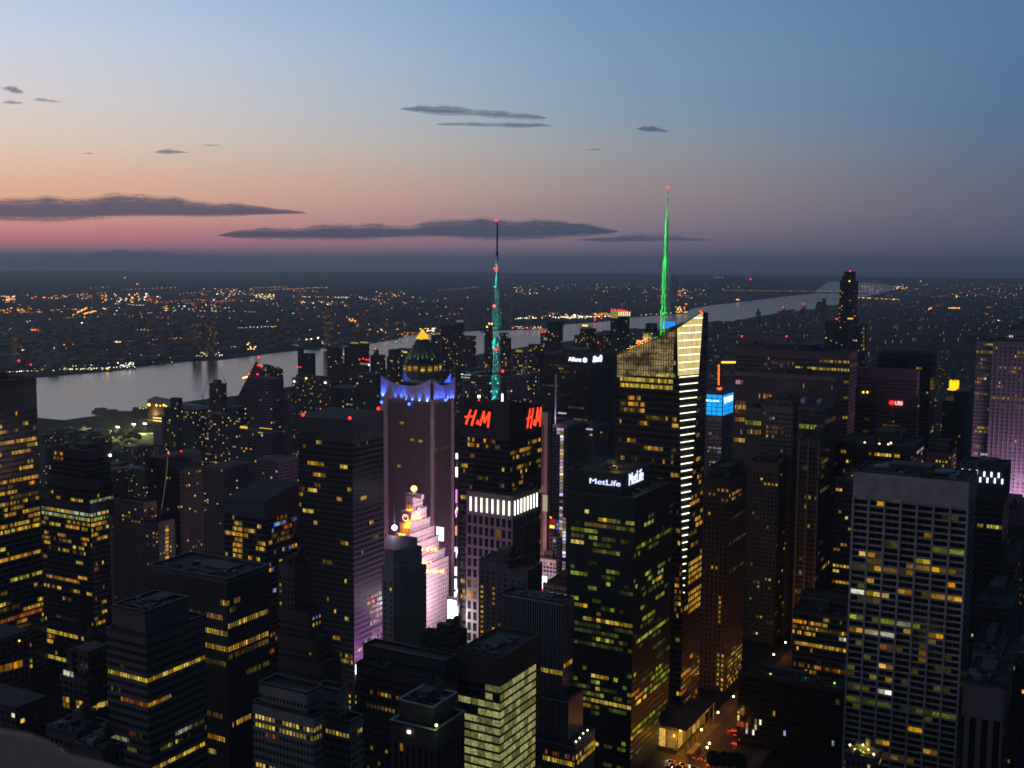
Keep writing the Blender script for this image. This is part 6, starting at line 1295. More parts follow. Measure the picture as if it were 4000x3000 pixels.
tag(q.build('far_town', facade('far_town', wall=(.06, .06, .06), roof=(.045, .045, .045), fh=3.4, bw=3.6, hf=.5, wf=.5, par=1, lit=.03, rows=.3, litk=1.0)), 'low town spread over the far bank of the river', 'town', kind='stuff')
for lb, D, x0, x1, y in (('far tower block on the opposite bank with tiny amber lights, left of two white lamps', 4300, 1258, 1290, 1195), ('far tower block with tiny lights on the opposite bank, above the yellow lit quay', 4100, 800, 835, 1256), ('far tower block with tiny lights close beside another on the opposite bank', 4150, 745, 775, 1262), ('far low slab with tiny lights near the left edge on the opposite bank', 3900, 40, 70, 1308), ('pale far tower standing alone on the ridge behind the green spire', 9500, 2620, 2643, 1082)):
    A = at((x0+x1)/2, y, D); w = (x1-x0)/FPX*D; q = MB(); b = Block(); b.u0, b.u1, b.v0, b.v1, b.z, b.zl, b.zr, b.z0 = -w/2, w/2, 0, w*.6, A.z, A.z, A.z, ZL-1
    ob = box_mb(b, (0, 0)).build('far_tower', facade(lb[:20], wall=(.12, .11, .12) if D < 9000 else (.5, .35, .36), fh=3.4, bw=4, hf=.5, wf=.5, par=1, lit=.16 if D < 9000 else 0, rows=.2, litk=1.3), None, (A.x, A.y, 0)); tag(ob, lb, 'building')

# ---------------------------------------------------------------- lights of the far shore and the upper island
LC = {'o': ((255, 150, 50), 3.0), 'a': ((255, 200, 90), 3.0), 'w': ((255, 245, 225), 3.5), 'g': ((190, 235, 170), 2.0), 'r': ((255, 50, 50), 2.2), 'b': ((200, 205, 255), 3.5)}
lm = {k_: glow('far_light_'+k_, *v) for k_, v in LC.items()}
LQ = MB(); order = list(LC)
def light(x, y, c, s=1.0, z=ZL+6):
    P = on_land(x, y, z); r = (P-CAM).length/FPX*3.9*.34*max(s, .55); P = P-(P-CAM).normalized()*r*6+Vector((0, 0, r))
    LQ.box(P.x-r, P.x+r, P.y-r, P.y+r, P.z-r*.9, P.z+r*.9, order.index(c))
rng = random.Random(11)
def cl(n, x0, x1, y0, y1, cs, s=(.6, 1.1)):
    for i in range(int(n*1.7)):
        t = rng.random(); light(x0+(x1-x0)*t, y0+(y1-y0)*rng.random(), rng.choice(cs), rng.uniform(*s))
def row(n, x0, y0, x1, y1, cs, s=(.7, 1.2), j=3, z=ZL+6):
    for i in range(n):
        t = (i+.3*rng.random())/max(1, n-1); light(x0+(x1-x0)*t+rng.uniform(-j, j), y0+(y1-y0)*t+rng.uniform(-j, j)*.4, rng.choice(cs), rng.uniform(*s), z)
cl(26, 0, 60, 1157, 1182, 'ooaw'); cl(28, 105, 360, 1152, 1168, 'ooaawr'); cl(46, 390, 630, 1147, 1182, 'wwaoor', (.7, 1.4)); cl(30, 0, 190, 1204, 1224, 'ooaar'); row(14, 285, 1232, 340, 1205, 'oa', (1.0, 1.6)); row(16, 330, 1228, 372, 1216, 'oa', (1.1, 1.8)); row(5, 398, 1206, 452, 1216, 'aw', (1.2, 1.8))
row(10, 195, 1212, 300, 1208, 'o', (.5, .8)); cl(24, 640, 900, 1187, 1220, 'wwaoor'); cl(30, 780, 1000, 1128, 1182, 'waor'); cl(26, 1000, 1080, 1150, 1172, 'waarw'); row(26, 1180, 1160, 1430, 1163, 'waag', (.5, 1.0)); cl(14, 1170, 1300, 1176, 1195, 'wrao'); cl(10, 1470, 1580, 1140, 1160, 'oaar'); cl(20, 1480, 1720, 1172, 1215, 'oawrg'); cl(30, 1600, 2000, 1150, 1250, 'oawgr', (.4, .8))
light(1109, 1227, 'w', 2.6); light(1145, 1229, 'w', 2.2); row(14, 1000, 1298, 1095, 1273, 'oa', (.9, 1.5)); row(10, 1000, 1254, 1045, 1256, 'wg'); cl(8, 1365, 1405, 1247, 1258, 'o', (.8, 1.4)); row(26, 340, 1348, 570, 1330, 'oaa', (.8, 1.4)); row(8, 400, 1344, 455, 1338, 'aw', (1.2, 1.7)); cl(14, 118, 152, 1286, 1298, 'or', (.9, 1.4)); cl(12, 60, 105, 1368, 1376, 'aow', (1, 1.8)); row(6, 112, 1361, 250, 1348, 'oa', (.9, 1.3)); light(195, 1362, 'b', 2); light(209, 1362, 'b', 2)
cl(26, 40, 95, 1305, 1385, 'oaag', (.4, .8)); light(320, 1263, 'w', 1.4); light(364, 1260, 'w', 1.6); light(328, 1242, 'o', 1.8); light(494, 1370, 'o', 1.3); light(508, 1366, 'o', 1.4); light(536, 1112, 'o', 1.6); light(488, 1087, 'a', 1.3); cl(130, 0, 700, 1190, 1430, 'aaoogwr', (.35, .75)); cl(190, 600, 1600, 1150, 1350, 'aaoogwr', (.35, .75))
cl(16, 735, 785, 1357, 1372, 'aag', (.8, 1.3)); cl(16, 760, 870, 1375, 1392, 'gwa', (.5, .9)); cl(26, 950, 1000, 1338, 1366, 'oaw', (.7, 1.2)); row(6, 1122, 1338, 1240, 1322, 'oaw', (1.3, 2)); cl(10, 1250, 1300, 1335, 1345, 'ag', (.5, .9)); cl(22, 1440, 1560, 1275, 1300, 'waor', (.6, 1.0)); cl(20, 1640, 1700, 1282, 1296, 'waa', (.7, 1.2))
row(30, 145, 1449, 520, 1434, 'wgw', (.7, 1.1), 5, ZW+6); cl(16, 460, 522, 1410, 1432, 'wwg', (.7, 1.2)); cl(20, 130, 420, 1425, 1446, 'agw', (.5, .9)); row(16, 0, 1455, 140, 1450, 'wgr', (.7, 1.1))
row(60, 1940, 1247, 2390, 1236, 'wwagw', (.7, 1.3), 4); cl(40, 2060, 2390, 1228, 1246, 'waorw', (.7, 1.2)); row(22, 2300, 1230, 2400, 1228, 'oaor', (.8, 1.3)); cl(12, 2200, 2330, 1236, 1244, 'gaw', (.9, 1.4)); light(2324, 1252, 'r', 2.2); light(2244, 1234, 'w', 2.2); light(2265, 1238, 'w', 1.6)
cl(24, 2000, 2120, 1275, 1286, 'orw', (.4, .8)); cl(14, 2640, 2680, 1198, 1222, 'oaa', (.8, 1.3)); light(2680, 1191, 'o', 2); row(10, 2500, 1232, 2680, 1218, 'waa', (.6, 1)); cl(40, 2250, 2760, 1120, 1190, 'oawag', (.35, .7)); cl(26, 2620, 2740, 1130, 1165, 'oow', (.5, .9)); cl(14, 2000, 2100, 1130, 1150, 'waa', (.4, .8))
row(10, 2788, 1085, 2822, 1085, 'o', (.4, .6)); cl(36, 2000, 2900, 1105, 1135, 'oaw', (.25, .5))
for i in range(46):                            # lit roads
    xa, ya = rng.uniform(0, 2600), 1125+rng.random()**1.4*270; dx = rng.uniform(60, 240); dy = rng.uniform(-16, 8)
    if ya > 1440-.085*xa: continue
    row(int(dx/rng.uniform(7, 16)), xa, ya, xa+dx, ya+dy, rng.choice(['o', 'oa', 'aw', 'oaa', 'w']), (.4, .8), 1.5)
tag(LQ.build('town_lights', [lm[c] for c in order]), 'countless street and house lights scattered over the far bank', 'lights', kind='stuff')
LQ = MB()
row(24, 3340, 1163, 3510, 1172, 'oaa', (.8, 1.4), 3, 8); row(22, 3610, 1222, 3640, 1203, 'oa', (.7, 1.2), 3, 8); row(36, 3640, 1203, 3755, 1205, 'oa', (.9, 1.4), 2, 8); cl(16, 3850, 3880, 1195, 1234, 'or', (.7, 1.3)); cl(26, 3450, 3700, 1210, 1250, 'oawr', (.5, 1)); cl(210, 3360, 4000, 1110, 1310, 'oaaowrg', (.35, .9)); cl(110, 2980, 3300, 1250, 1360, 'oaawrg', (.35, .8)); cl(100, 2760, 3060, 1275, 1400, 'oaawr', (.35, .75)); cl(26, 3450, 3466, 1180, 1212, 'oo', (.7, 1.2)); cl(18, 3490, 3545, 1118, 1132, 'aow', (.6, 1.1)); light(3377, 1196, 'r', 2.4); light(3627, 1278, 'o', 2.6); light(3597, 1100, 'a', 1.4); light(3737, 1160, 'a', 1.5); light(3900, 1254, 'w', 1.3); row(5, 3735, 1152, 3737, 1168, 'a', (.8, 1)); light(3953, 1230, 'r', 2); light(3979, 1256, 'r', 1.8)
cl(60, 460, 1500, 1560, 1800, 'oaawr', (.35, .75)); cl(30, 130, 600, 1690, 1860, 'oawr', (.4, .8)); light(357, 1726, 'o', 2); light(377, 1727, 'o', 1.7); light(505, 1736, 'a', 1.8); light(174, 1858, 'o', 1.6); light(190, 1857, 'o', 1.6); light(763, 1813, 'w', 1.9); light(800, 1806, 'o', 1.5); light(164, 1710, 'w', 1.6)
for a_, b_ in ((3866, 2166), (3862, 2236), (3857, 2295), (3845, 2300)): light(a_, b_, 'o', 2.2)
for i in range(26):
    xa, ya = rng.uniform(2900, 3950), rng.uniform(1130, 1300); dx = rng.uniform(30, 120)
    if xa < 3300 and ya < 1260: continue
    row(int(dx/rng.uniform(6, 12)), xa, ya, xa+dx, ya+rng.uniform(-8, 14), rng.choice(['o', 'oa', 'aw']), (.4, .8), 1.5)
tag(LQ.build('street_lights', [lm[c] for c in order]), 'countless street lights scattered over the island', 'lights', kind='stuff')

# park woods, a dark mass beyond the towers on the right
LEAF = plain('leaves', (.045, .065, .035), .9, var=.5, scale=.3)
q = MB()
for i in range(2600):
    x, y = rng.uniform(3300, 4000), rng.uniform(1325, 1560); P = gnd(x, y, 0); r = rng.uniform(5, 11); h = rng.uniform(9, 17)
    q.lathe([(r*.5, 2), (r*rng.uniform(.8, 1.1), h*.45), (r*.75, h*.8), (r*.2, h)], (P.x, P.y), 7)
tag(q.build('park_woods', LEAF), 'dark park woods behind the towers at right', 'woods', kind='stuff')
def make_tree(h, seed):
    r2 = random.Random(seed); t = MB(); t.bar((0, 0, 0), (.2, .1, h*.5), h*.05, h*.028, 7)
    for i in range(5):
        a = i*1.3; t.bar((0, 0, h*(.3+.04*i)), (math.cos(a)*h*.22, math.sin(a)*h*.22, h*(.55+.05*i)), h*.022, h*.008, 5)
    c = MB()
    for i in range(420):
        a, z = r2.random()*6.28, r2.random(); rad = h*.36*math.sin(math.pi*(.12+.84*z))**.7*(.45+.55*r2.random())*(1+.25*math.sin(3*a+seed)); P = Vector((math.cos(a)*rad, math.sin(a)*rad, h*(.3+.7*z)))
        u = Vector((r2.uniform(-1, 1), r2.uniform(-1, 1), r2.uniform(-1, 1))).normalized()*h*.045; v = u.orthogonal().normalized()*h*.04
        c.quad([P-u-v, P+u-v, P+u+v, P-u+v])
    return t.mesh('trunk', plain('bark', (.06, .045, .035), .9)), c.mesh('crown', LEAF)
TREES = [make_tree(10, i) for i in range(3)]
def tree(P, i, lab, grp, s=1.0):
    r = empty('tree', P, lab, 'tree', grp); a, c = TREES[i % 3]; place('trunk', a, r, (0, 0, 0), (s,)*3); place('crown', c, r, (0, 0, 0), (s,)*3); r.rotation_euler.z = i*1.7
i = 0
for x, y in ((440, 1712), (455, 1720), (470, 1708), (486, 1716), (500, 1722), (514, 1712), (530, 1718), (545, 1724), (425, 1704), (448, 1698), (465, 1694), (480, 1700), (505, 1704), (525, 1702), (540, 1708), (412, 1712), (395, 1655), (437, 1655), (372, 1650)):
    tree(gnd(x, y, -1), i, 'park tree by the river lit yellow green from the sports lamps', 'trees around the floodlit riverside park', 1.25); i += 1
GR_ = plain('turf', (.06, .10, .03), .9)
sheet('park_lawn', [(lambda P: (P.x, P.y))(gnd(x, y, -1)) for x, y in ((430, 1696), (560, 1700), (640, 1688), (610, 1668), (450, 1672))], -.93, GR_)
for k_, (x, y, yb) in enumerate(((461, 1668, 1702), (524, 1657, 1697), (567, 1655, 1690), (631, 1660, 1690))):
    G0 = gnd(x, yb, -1); D = math.hypot(G0.x, G0.y); T = at(x, y, D); r = empty('floodlight_mast', G0, ('first', 'second', 'third', 'fourth')[k_]+' from the left of four bright sports floodlights by the river', 'floodlight', 'floodlights of the riverside park')
    h = T.z-G0.z; q = MB(); q.bar((0, 0, 0), (0, 0, h), .9, .5); q.build('pole', PALE, r); s = 1.3 if k_ else 1.1
    hl = glow('sports_lamp', (255, 250, 220), 9); q = MB()
    for a in range(4): q.box(-4+2*a+.15, -4+2*a+1.85, -.5, .3, h-1, h+1)
    q.build('lamp_head', hl, r); q = MB(); q.box(-4.2, 4.2, .31, .7, h-1.4, h+1.4); q.build('bracket', MET, r)
    lamp('SPOT', (0, -1.2, h), lin(255, 255, 170), 260000, r, .6, (0, -40, 6), 130, .6)
# ---------------------------------------------------------------- piers, sheds, boats
def deck(name, label, quad, z, h, m_, parts=(), cat='pier'):
    Q = [gnd(x, y, ZW) for x, y in quad]; c = sum(Q, Vector())/4; r = empty(name, (c.x, c.y, ZW), label, cat); q = MB(); P = [(p.x-c.x, p.y-c.y) for p in Q]
    q.quad([(a, b_, h) for a, b_ in P]); 
    for i in range(4):
        a, b_ = P[i], P[(i+1) % 4]; q.quad([(a[0], a[1], -1), (b_[0], b_[1], -1), (b_[0], b_[1], h), (a[0], a[1], h)])
    q.build('deck', m_, r)
    return r, P, c
r, P, c = deck('pier', 'long dark pier reaching into the river left of the floodlights', ((358, 1611), (395, 1603), (600, 1632), (590, 1648)), ZW, 4, CONC)
q = MB(); a, b_ = Vector(P[0]).lerp(Vector(P[1]), .5), Vector(P[2]).lerp(Vector(P[3]), .5)
for i in range(18):
    u = a.lerp(b_, .08+.9*i/18); q.box(u.x-9, u.x+9, u.y-9, u.y+9, 4.01, 7+2*(i % 4 == 0))
q.build('shed_roof', MET, r)
r, P, c = deck('pier', 'lit pier with amber lamps below the big pier shed', ((518, 1600), (522, 1596), (660, 1604), (655, 1614)), ZW, 4, CONC)
for x, y, s in ((546, 1594, 2), (558, 1596, 1.8), (570, 1595, 2.3), (596, 1597, 2.2), (621, 1600, 2.6), (640, 1601, 4)):
    T = at(x, y, math.hypot(c.x, c.y)); place('pier_lamp', uball(glow('amber_lamp2', (255, 190, 70), 4)), r, (T.x-c.x, T.y-c.y, T.z-ZW), (s,)*3)
A_ = at(575, 1552, 2420); r = empty('pier_shed', (A_.x, A_.y, ZW), 'long grey pier shed with a pale roof and bright lamps under its eaves', 'building')
e0, e1 = at(570, 1580, 2420), at(830, 1592, 2180); d_ = (e1-e0); d_.z = 0; n_ = Vector((-d_.y, d_.x, 0)).normalized()*(-34); L0 = Vector((0, 0, 0))
if n_.dot(Vector((A_.x, A_.y, 0))) < 0: n_ = -n_
hh = at(575, 1552, 2420).z-ZW
q = MB(); w0, w1 = Vector((0, 0, 1)), d_+Vector((0, 0, 1)); up = Vector((0, 0, hh-6)); q.quad([w0, w1, w1+up, w0+up]); q.quad([w0+n_, w0, w0+up, w0+n_+up]); q.quad([w1+n_, w0+n_, w0+n_+up, w1+n_+up]); q.quad([w1, w1+n_, w1+n_+up, w1+up]); q.build('wall', CONC, r)
rd = Vector((0, 0, hh)); q = MB(); mid = n_*.5; q.quad([w0+up, w1+up, w1+mid+rd, w0+mid+rd]); q.quad([w1+n_+up, w0+n_+up, w0+mid+rd, w1+mid+rd]); q.build('roof', plain('shed_roof', (.30, .29, .30), .7), r)
for x, y, s in ((582, 1581, 6), (611, 1583, 4), (626, 1585, 3), (640, 1583, 4.6), (649, 1587, 3)):
    T = at(x, y, 2330); place('shed_lamp', uball(glow('amber_lamp2', (255, 190, 70), 4)), r, (T.x-A_.x, T.y-A_.y, T.z-ZW), (s,)*3)
lamp('POINT', (30, -20, 22), lin(255, 190, 110), 30000, r, 1)
A_ = at(614, 1626, 2050); r = empty('office_block', (A_.x, A_.y, -1), 'pale riverside block with two bright lit top floors beside the floodlights', 'building'); w = 46/FPX*2050; h = A_.z+1
q = MB(); q.box(-w/2, w/2, 0, 24, 0, h); q.build('wall', plain('pale_wall', (.34, .31, .25), .8), r)
for z in (h-3, h-8): place('window', ubox(glow('warm_floor', (255, 214, 120), 1.6)), r, (0, -.1, z), (w-1, .4, 2.2))
for z in (h-13, h-18, h-23): place('window', ubox(winmat('dim')), r, (0, -.1, z), (w-2, .4, 1.6))
def boat(x, y, lab, L, lit):
    G0 = gnd(x, y, ZW); r = empty('ferry', G0, lab, 'boat'); q = MB(); W_ = L*.22
    pts = [(-L/2, -W_*.4), (-L*.42, -W_/2), (L*.3, -W_/2), (L/2, 0), (L*.3, W_/2), (-L*.42, W_/2), (-L/2, W_*.4)]; hq = L*.09
    q.quad([(a, b_, hq) for a, b_ in pts])
    for (a, b_), (c_, d2) in zip(pts, pts[1:]+pts[:1]): q.quad([(a*.94, b_*.8, -.5), (c_*.94, d2*.8, -.5), (c_, d2, hq), (a, b_, hq)])
    q.build('hull', plain('boat_paint', (.3, .3, .32), .5), r)
    q = MB(); q.box(-L*.36, L*.2, -W_*.38, W_*.38, hq+.01, hq+L*.07); q.box(-L*.25, L*.1, -W_*.3, W_*.3, hq+L*.07, hq+L*.13); q.bar((-L*.05, 0, hq+L*.13), (-L*.05, 0, hq+L*.3), .5); q.build('cabin', plain('boat_white', (.6, .6, .6), .5), r)
    if lit:
        for a in (-.25, -.1, .05): place('deck_lamp', uball(glow('amber_lamp2', (255, 190, 70), 4)), r, (L*a, -W_*.45, hq+L*.12), (L*.10,)*3)
    r.rotation_euler.z = R(-10)
boat(2294, 1284, 'orange lit ferry on the river left of the crown with white fins', 78, True); boat(2886, 1177, 'tiny dark boat with a pale light far up the river', 75, True); boat(425, 1449, 'small boat with an orange light near the far bank at left', 34, True)
# unfinished pyramid-shaped building with a mast, by the river
A_ = at(1000, 1392, 2350); r = empty('pyramid_building', (A_.x, A_.y, -1), 'sloping pyramid-shaped building under construction with red lamps, beside the slanted roof tower', 'building'); h = A_.z+1
Lc = at(880, 1545, 2350); Rc = at(1030, 1545, 2350); q = MB(); O_ = Vector((A_.x, A_.y, -1)); a0, a1 = Lc-O_, Rc-O_; a0.z = a1.z = 0; bk = Vector((-20, 110, 0)); top = Vector((0, 0, h*.93))
q.quad([a0, a1, top]); q.quad([a1, a1+bk, top]); q.quad([a1+bk, a0+bk, top]); q.quad([a0+bk, a0, top]); q.build('sloped_wall', facade('pyr', wall=(.12, .10, .09), fh=3.4, bw=3, lit=0), r)
q = MB()
for k_ in range(14):
    z = h*.93*k_/14; s = k_/14; q.bar(a0.lerp(top, s), a1.lerp(top, s), 1.1, n=4)
for dx in (-4, 0, 4, 8): q.bar(top+Vector((dx, 0, -14)), top+Vector((dx, 0, h*.13-abs(dx))), .9, n=4)
q.build('scaffold', MET, r)
for x, y in ((1010, 1396), (1008, 1427), (1017, 1427), (973, 1461), (1006, 1462), (1046, 1457)): T = at(x, y, 2340); place('beacon', uball(glow('beacon_red', (255, 40, 40), 4)), r, T-O_, (3.6,)*3)
for x, y in ((950, 1476), (958, 1474), (964, 1472)): T = at(x, y, 2335); place('work_lamp', uball(glow('amber_lamp2', (255, 190, 70), 4)), r, T-O_, (3.4,)*3)
for k_, (xb, yb, xt, yt) in enumerate(((793, 1545, 828, 1442), (884, 1500, 860, 1440))):
    G0 = at(xb, 1600, 1950); r = empty('tower_crane', (G0.x, G0.y, 0), ('thin crane left of the unfinished tower', 'thin crane leaning over the unfinished tower')[k_], 'crane'); T0, T1_ = at(xb, yb, 1950)-r.location, at(xt, yt, 1950)-r.location
    q = MB(); q.bar((0, 0, 0), T0, 1.4, 1.1, 4); q.build('tower', MET, r); q = MB(); q.bar(T0, T1_, 1.0, .5, 4); q.build('jib', MET, r); q = MB(); q.bar(T0, T0+(T0-T1_)*.12+Vector((0, 0, 4)), 2.4, n=4); q.build('counterweight', CONC, r)
# suspension bridge far up the river
A0, A1 = gnd(2830, 1157, ZW), gnd(3395, 1164, ZW); dv = A1-A0; r = empty('suspension_bridge', A0, 'far suspension bridge with a string of orange lamps across the river', 'bridge'); Ld = dv.length; zD = 48
q = MB(); q.bar((0, 0, zD), dv+Vector((0, 0, zD)), 16, n=4); q.build('deck', MET, r); t0, t1 = .18, .82
for s in (t0, t1):
    q = MB(); p0 = dv*s
    for sx in (-12, 12): q.bar(p0+Vector((sx, 0, 0)), p0+Vector((sx, 0, 165)), 11, n=4)
    q.bar(p0+Vector((-12, 0, 160)), p0+Vector((12, 0, 160)), 8, n=4); q.build('pylon', MET, r); place('beacon', uball(glow('beacon_red', (255, 40, 40), 4)), r, p0+Vector((0, 0, 172)), (16,)*3)
q = MB(); N = 40; pr = None
for i in range(N+1):
    s = i/N; z = zD+4+(160-zD-4)*((s-.5)/(t1-.5))**2 if t0 <= s <= t1 else zD+(160-zD)*(s/t0 if s < t0 else (1-s)/(1-t1)); p0 = dv*s+Vector((0, 0, z))
    if pr: q.bar(pr, p0, 2.5, n=4)
    pr = p0
q.build('cable', MET, r); q = MB()
for i in range(44):
    p0 = dv*(i/43)+Vector((0, -8, zD+12)); s = 3.4 if i % 4 else 4.6; q.box(p0.x-s, p0.x+s, p0.y-s, p0.y+s, p0.z-s*.8, p0.z+s*.8)
q.build('bridge_lamp', glow('bridge_glow', (255, 176, 100), 1.0), r)

# ---------------------------------------------------------------- the crossing at the foot of the crystal tower
sx0 = gnd(2640, 2890, 0); sx1 = gnd(2960, 2890, 0)
XA = gnd(2700, 2930, 0).x; av0, av1 = XA+2, gnd(2960, 2930, 0).x
ZR = -.5
rd = plain('road_asphalt', (.03, .027, .025), .7, var=.4, scale=.08)
sheet('avenue', [(av0, 250), (av1, 250), (av1, 1500), (av0, 1500)], ZR, rd)
yc = gnd(2760, 2985, 0).y
sheet('cross_street', [(av0-300, yc-22), (av0, yc-22), (av0, yc+4), (av0-300, yc+4)], ZR+.004, rd)
pv = plain('pavement', (.09, .085, .08), .8)
q = MB(); q.box(av0-9, av0-.01, yc+4.5, yc+170, ZR-.4, ZR+.15); tag(q.build('sidewalk', pv), kind='structure')
q = MB(); q.box(av1+.01, av1+8, yc-120, yc+170, ZR-.4, ZR+.15); tag(q.build('sidewalk', pv), kind='structure')
q = MB()
for i in range(4):
    for j in range(36): q.box(av0+(av1-av0)*(i+1)/5-.08, av0+(av1-av0)*(i+1)/5+.08, yc-30+j*6, yc-27+j*6, ZR+.002, ZR+.008)
for i in range(14): q.box(av0+1+(av1-av0-2)*i/14, av0+1.7+(av1-av0-2)*i/14, yc+4, yc+7.5, ZR+.002, ZR+.008)
tag(q.build('road_marking', plain('road_paint', (.6, .6, .58), .7)), kind='structure')
OR = lin(255, 150, 45)
# lobby canopy glowing over the corner
r = empty('entrance_canopy', (av0-9, yc+5, ZR+.15), 'glass entrance canopy with orange light at the foot of the crystal tower', 'canopy')
q = MB(); q.box(-30, 6, 4, 60, 15, 15.9); q.build('roof', plain('canopy_metal', (.10, .10, .11), .4), r)
for i in range(7):
    q = MB(); q.bar((5, 6+9*i, 0), (5, 6+9*i, 15), .7); q.build('column', CONC, r)
for i in range(4): place('lobby_window', ubox(winmat('orange' if i % 2 else 'amber')), r, (-26+7*i, 4.6, 7.5), (5.6, .4, 12))
for i in range(6): place('lobby_window', ubox(winmat('amber')), r, (-.6, 10+9*i, 7.5), (.4, 7.4, 12))
q = MB(); q.box(-28, -.9, 4.9, 59, 0, 14.9); q.build('lobby', plain('lobby_stone', (.22, .16, .09), .6), r)
for a, b_ in ((-18, 1), (-4, 1.5), (3, 18), (3, 36), (3, 52)): lamp('POINT', (a, b_, 9), lin(255, 170, 45), 2400, r, .5, name='canopy_light')
q = MB(); q.box(8, 12, -2, 16, 3.2, 3.5); q.build('awning', plain('awning_stone', (.3, .27, .22), .7), r)
q = MB(); q.box(8.3, 11.7, -1.7, 15.7, 0, 3.19); q.build('kiosk', plain('kiosk_glass', (.12, .09, .05), .4), r)
lamp('POINT', (5, -3, 5), lin(255, 180, 50), 1800, r, .4)
# street lamps
def slamp(x, y, lab, col='amber'):
    P = gnd(x, y, 9.0); rr = empty('street_lamp', (P.x, P.y, ZR+.15), lab, 'street lamp', 'street lamps on the avenue'); q = MB(); q.bar((0, 0, 0), (0, 0, 9.2), .2, .12); q.bar((0, 0, 9.2), (1.6, 0, 9.5), .12, .1); q.build('pole', MET, rr)
    place('lamp_head', uball(glow('street_head', (255, 226, 150), 8)), rr, (1.6, 0, 9.3), (1.5,)*3); lamp('POINT', (1.6, 0, 8.4), OR, 1500, rr, .3)
for i, (x, y) in enumerate(((2762, 2901), (2753, 2917))): slamp(x, y, ('street lamp at the curb below the canopy, upper of the two', 'street lamp at the curb below the canopy, lower of the two')[i])
for i in range(9):
    P_ = Vector((av0-2, yc+30+34*i, 9.0)); slamp(*pix(P_), 'street lamp along the avenue beside the crystal tower, partly hidden')
lamp('AREA', ((av0+av1)/2, yc+70, 4), OR, 9000, None, 16, (av0-25, yc+80, 90), name='street_glow'); lamp('AREA', ((av0+av1)/2, yc+150, 4), OR, 12000, None, 16, (av1+40, yc+170, 70), name='street_glow')
# cars: one model with its parts, then copies
CARP = [plain('car_paint_%d' % i, c_, .35, var=.05) for i, c_ in enumerate(((.02, .02, .022), (.55, .40, .03), (.25, .25, .27), (.08, .08, .10)))]
def carmesh(pm):
    b_ = MB(); b_.box(-.9, .9, -2.2, 2.2, .35, .85); 
    lo, hi = [(-.86, -1.5), (.86, -1.5), (.86, 1.3), (-.86, 1.3)], [(-.68, -1.0), (.68, -1.0), (.68, .7), (-.68, .7)]
    b_.quad([(x, y, 1.42) for x, y in hi])
    for i in range(4): a, c_ = i, (i+1) % 4; b_.quad([(*lo[a], .85), (*lo[c_], .85), (*hi[c_], 1.42), (*hi[a], 1.42)])
    return b_.mesh('body', pm)
CM = [carmesh(p_) for p_ in CARP]
wh = MB(); wh.bar((-.12, 0, 0), (.12, 0, 0), .66, n=12); WH = wh.mesh('wheel', plain('tyre', (.02, .02, .02), .9))
TL = glow('tail_lamp', (255, 40, 25), 7); HL = glow('head_lamp', (255, 244, 220), 9)
def car(x, y, i, toward, lab):
    P = gnd(x, y, ZR+.6); rr = empty('car', (P.x, P.y, ZR), lab, 'car', 'cars at the crossing'); place('body', CM[i % 4], rr, (0, 0, 0))
    for sx in (-.82, .82):
        for sy in (-1.35, 1.35): place('wheel', WH, rr, (sx, sy, .33))
        place('tail_lamp', ubox(TL), rr, (sx*.8, -2.24, .72), (.42, .1, .26)); place('headlight', ubox(HL), rr, (sx*.8, 2.24, .65), (.42, .1, .26))
    rr.rotation_euler.z = toward
    if i % 3 == 0: lamp('POINT', (0, -3.4 if abs(toward) < 1 else 3.4, .8), (1, .1, .05) if abs(toward) < 1 else (1, .9, .7), 160, rr, .2, name='car_light')
pos = [(2852, 2850, 0), (2860, 2851, 0), (2868, 2851, 0), (2876, 2849, 0), (2874, 2867, 0), (2866, 2900, 0), (2876, 2902, 0), (2715, 2955, 0), (2742, 2957, 0), (2806, 2953, 0), (2840, 2966, 0), (2845, 2977, 0), (2622, 2972, R(90)), (2628, 2985, R(90)), (2612, 2994, R(-90)), (2655, 2992, R(-90)), (2668, 2984, R(90)), (2678, 2997, R(-90)), (2712, 2996, R(90)), (2700, 2990, R(-90)), (2795, 2980, 0), (2770, 2985, 0)]
for i, (x, y, tw) in enumerate(pos): car(x, y, i, tw, 'small car in the evening traffic at the crossing below the crystal tower')
for i, (x, y) in enumerate(((2780, 3005), (2800, 3010), (2822, 3008), (2845, 3014), (2868, 3010), (2890, 3016))): tree(gnd(x, y, ZR), i, 'dark street tree at the bottom edge by the crossing', 'trees at the bottom edge', 1.2)
# ---------------------------------------------------------------- blown-out screens of the square, left of the stone tower
cb = BLD['clock'][1]
r = empty('billboard', at(1765, 2410, 850), 'blown-out white video screen at the foot of the pink clock tower', 'billboard'); sc_ = glow('white_screen', (255, 250, 255), 6, True)

for x0_, x1_, z0_, z1_, dy, nm_ in ((-3.6, 3.2, -9, 13, 0, 0), (-5, 1.0, -20, -9.6, -1.5, 0), (1.6, 4.6, -16, -9.8, -.8, 1), (-1.5, 4.4, -23, -17, -2.2, 2), (3.6, 5.0, -4, 9, -.5, 0)):
    q = MB(); q.box(x0_, x1_, dy, dy+.8, z0_, z1_); q.build('screen', (sc_, glow('lilac_screen', (240, 215, 255), 2.2), glow('amber_screen', (255, 226, 150), 2.6))[nm_], r)
q = MB(); q.box(-5, 5, .81, 2, -22.5, 15.5); q.build('frame', MET, r)
lamp('AREA', (-3, 14, -2), (1, .74, .88), 38000, r, 16, tow=(cb[-1].u1, cb[-1].v0+22, 70), name='screen_light'); lamp('POINT', (6, -6, 4), (1, .92, 1), 26000, r, 3, name='screen_light')
pass
r = empty('billboard', at(1784, 2060, 862), 'tall thin strip of changing coloured screens on the edge of the stone tower', 'billboard'); rng = random.Random(3)
y = 1768
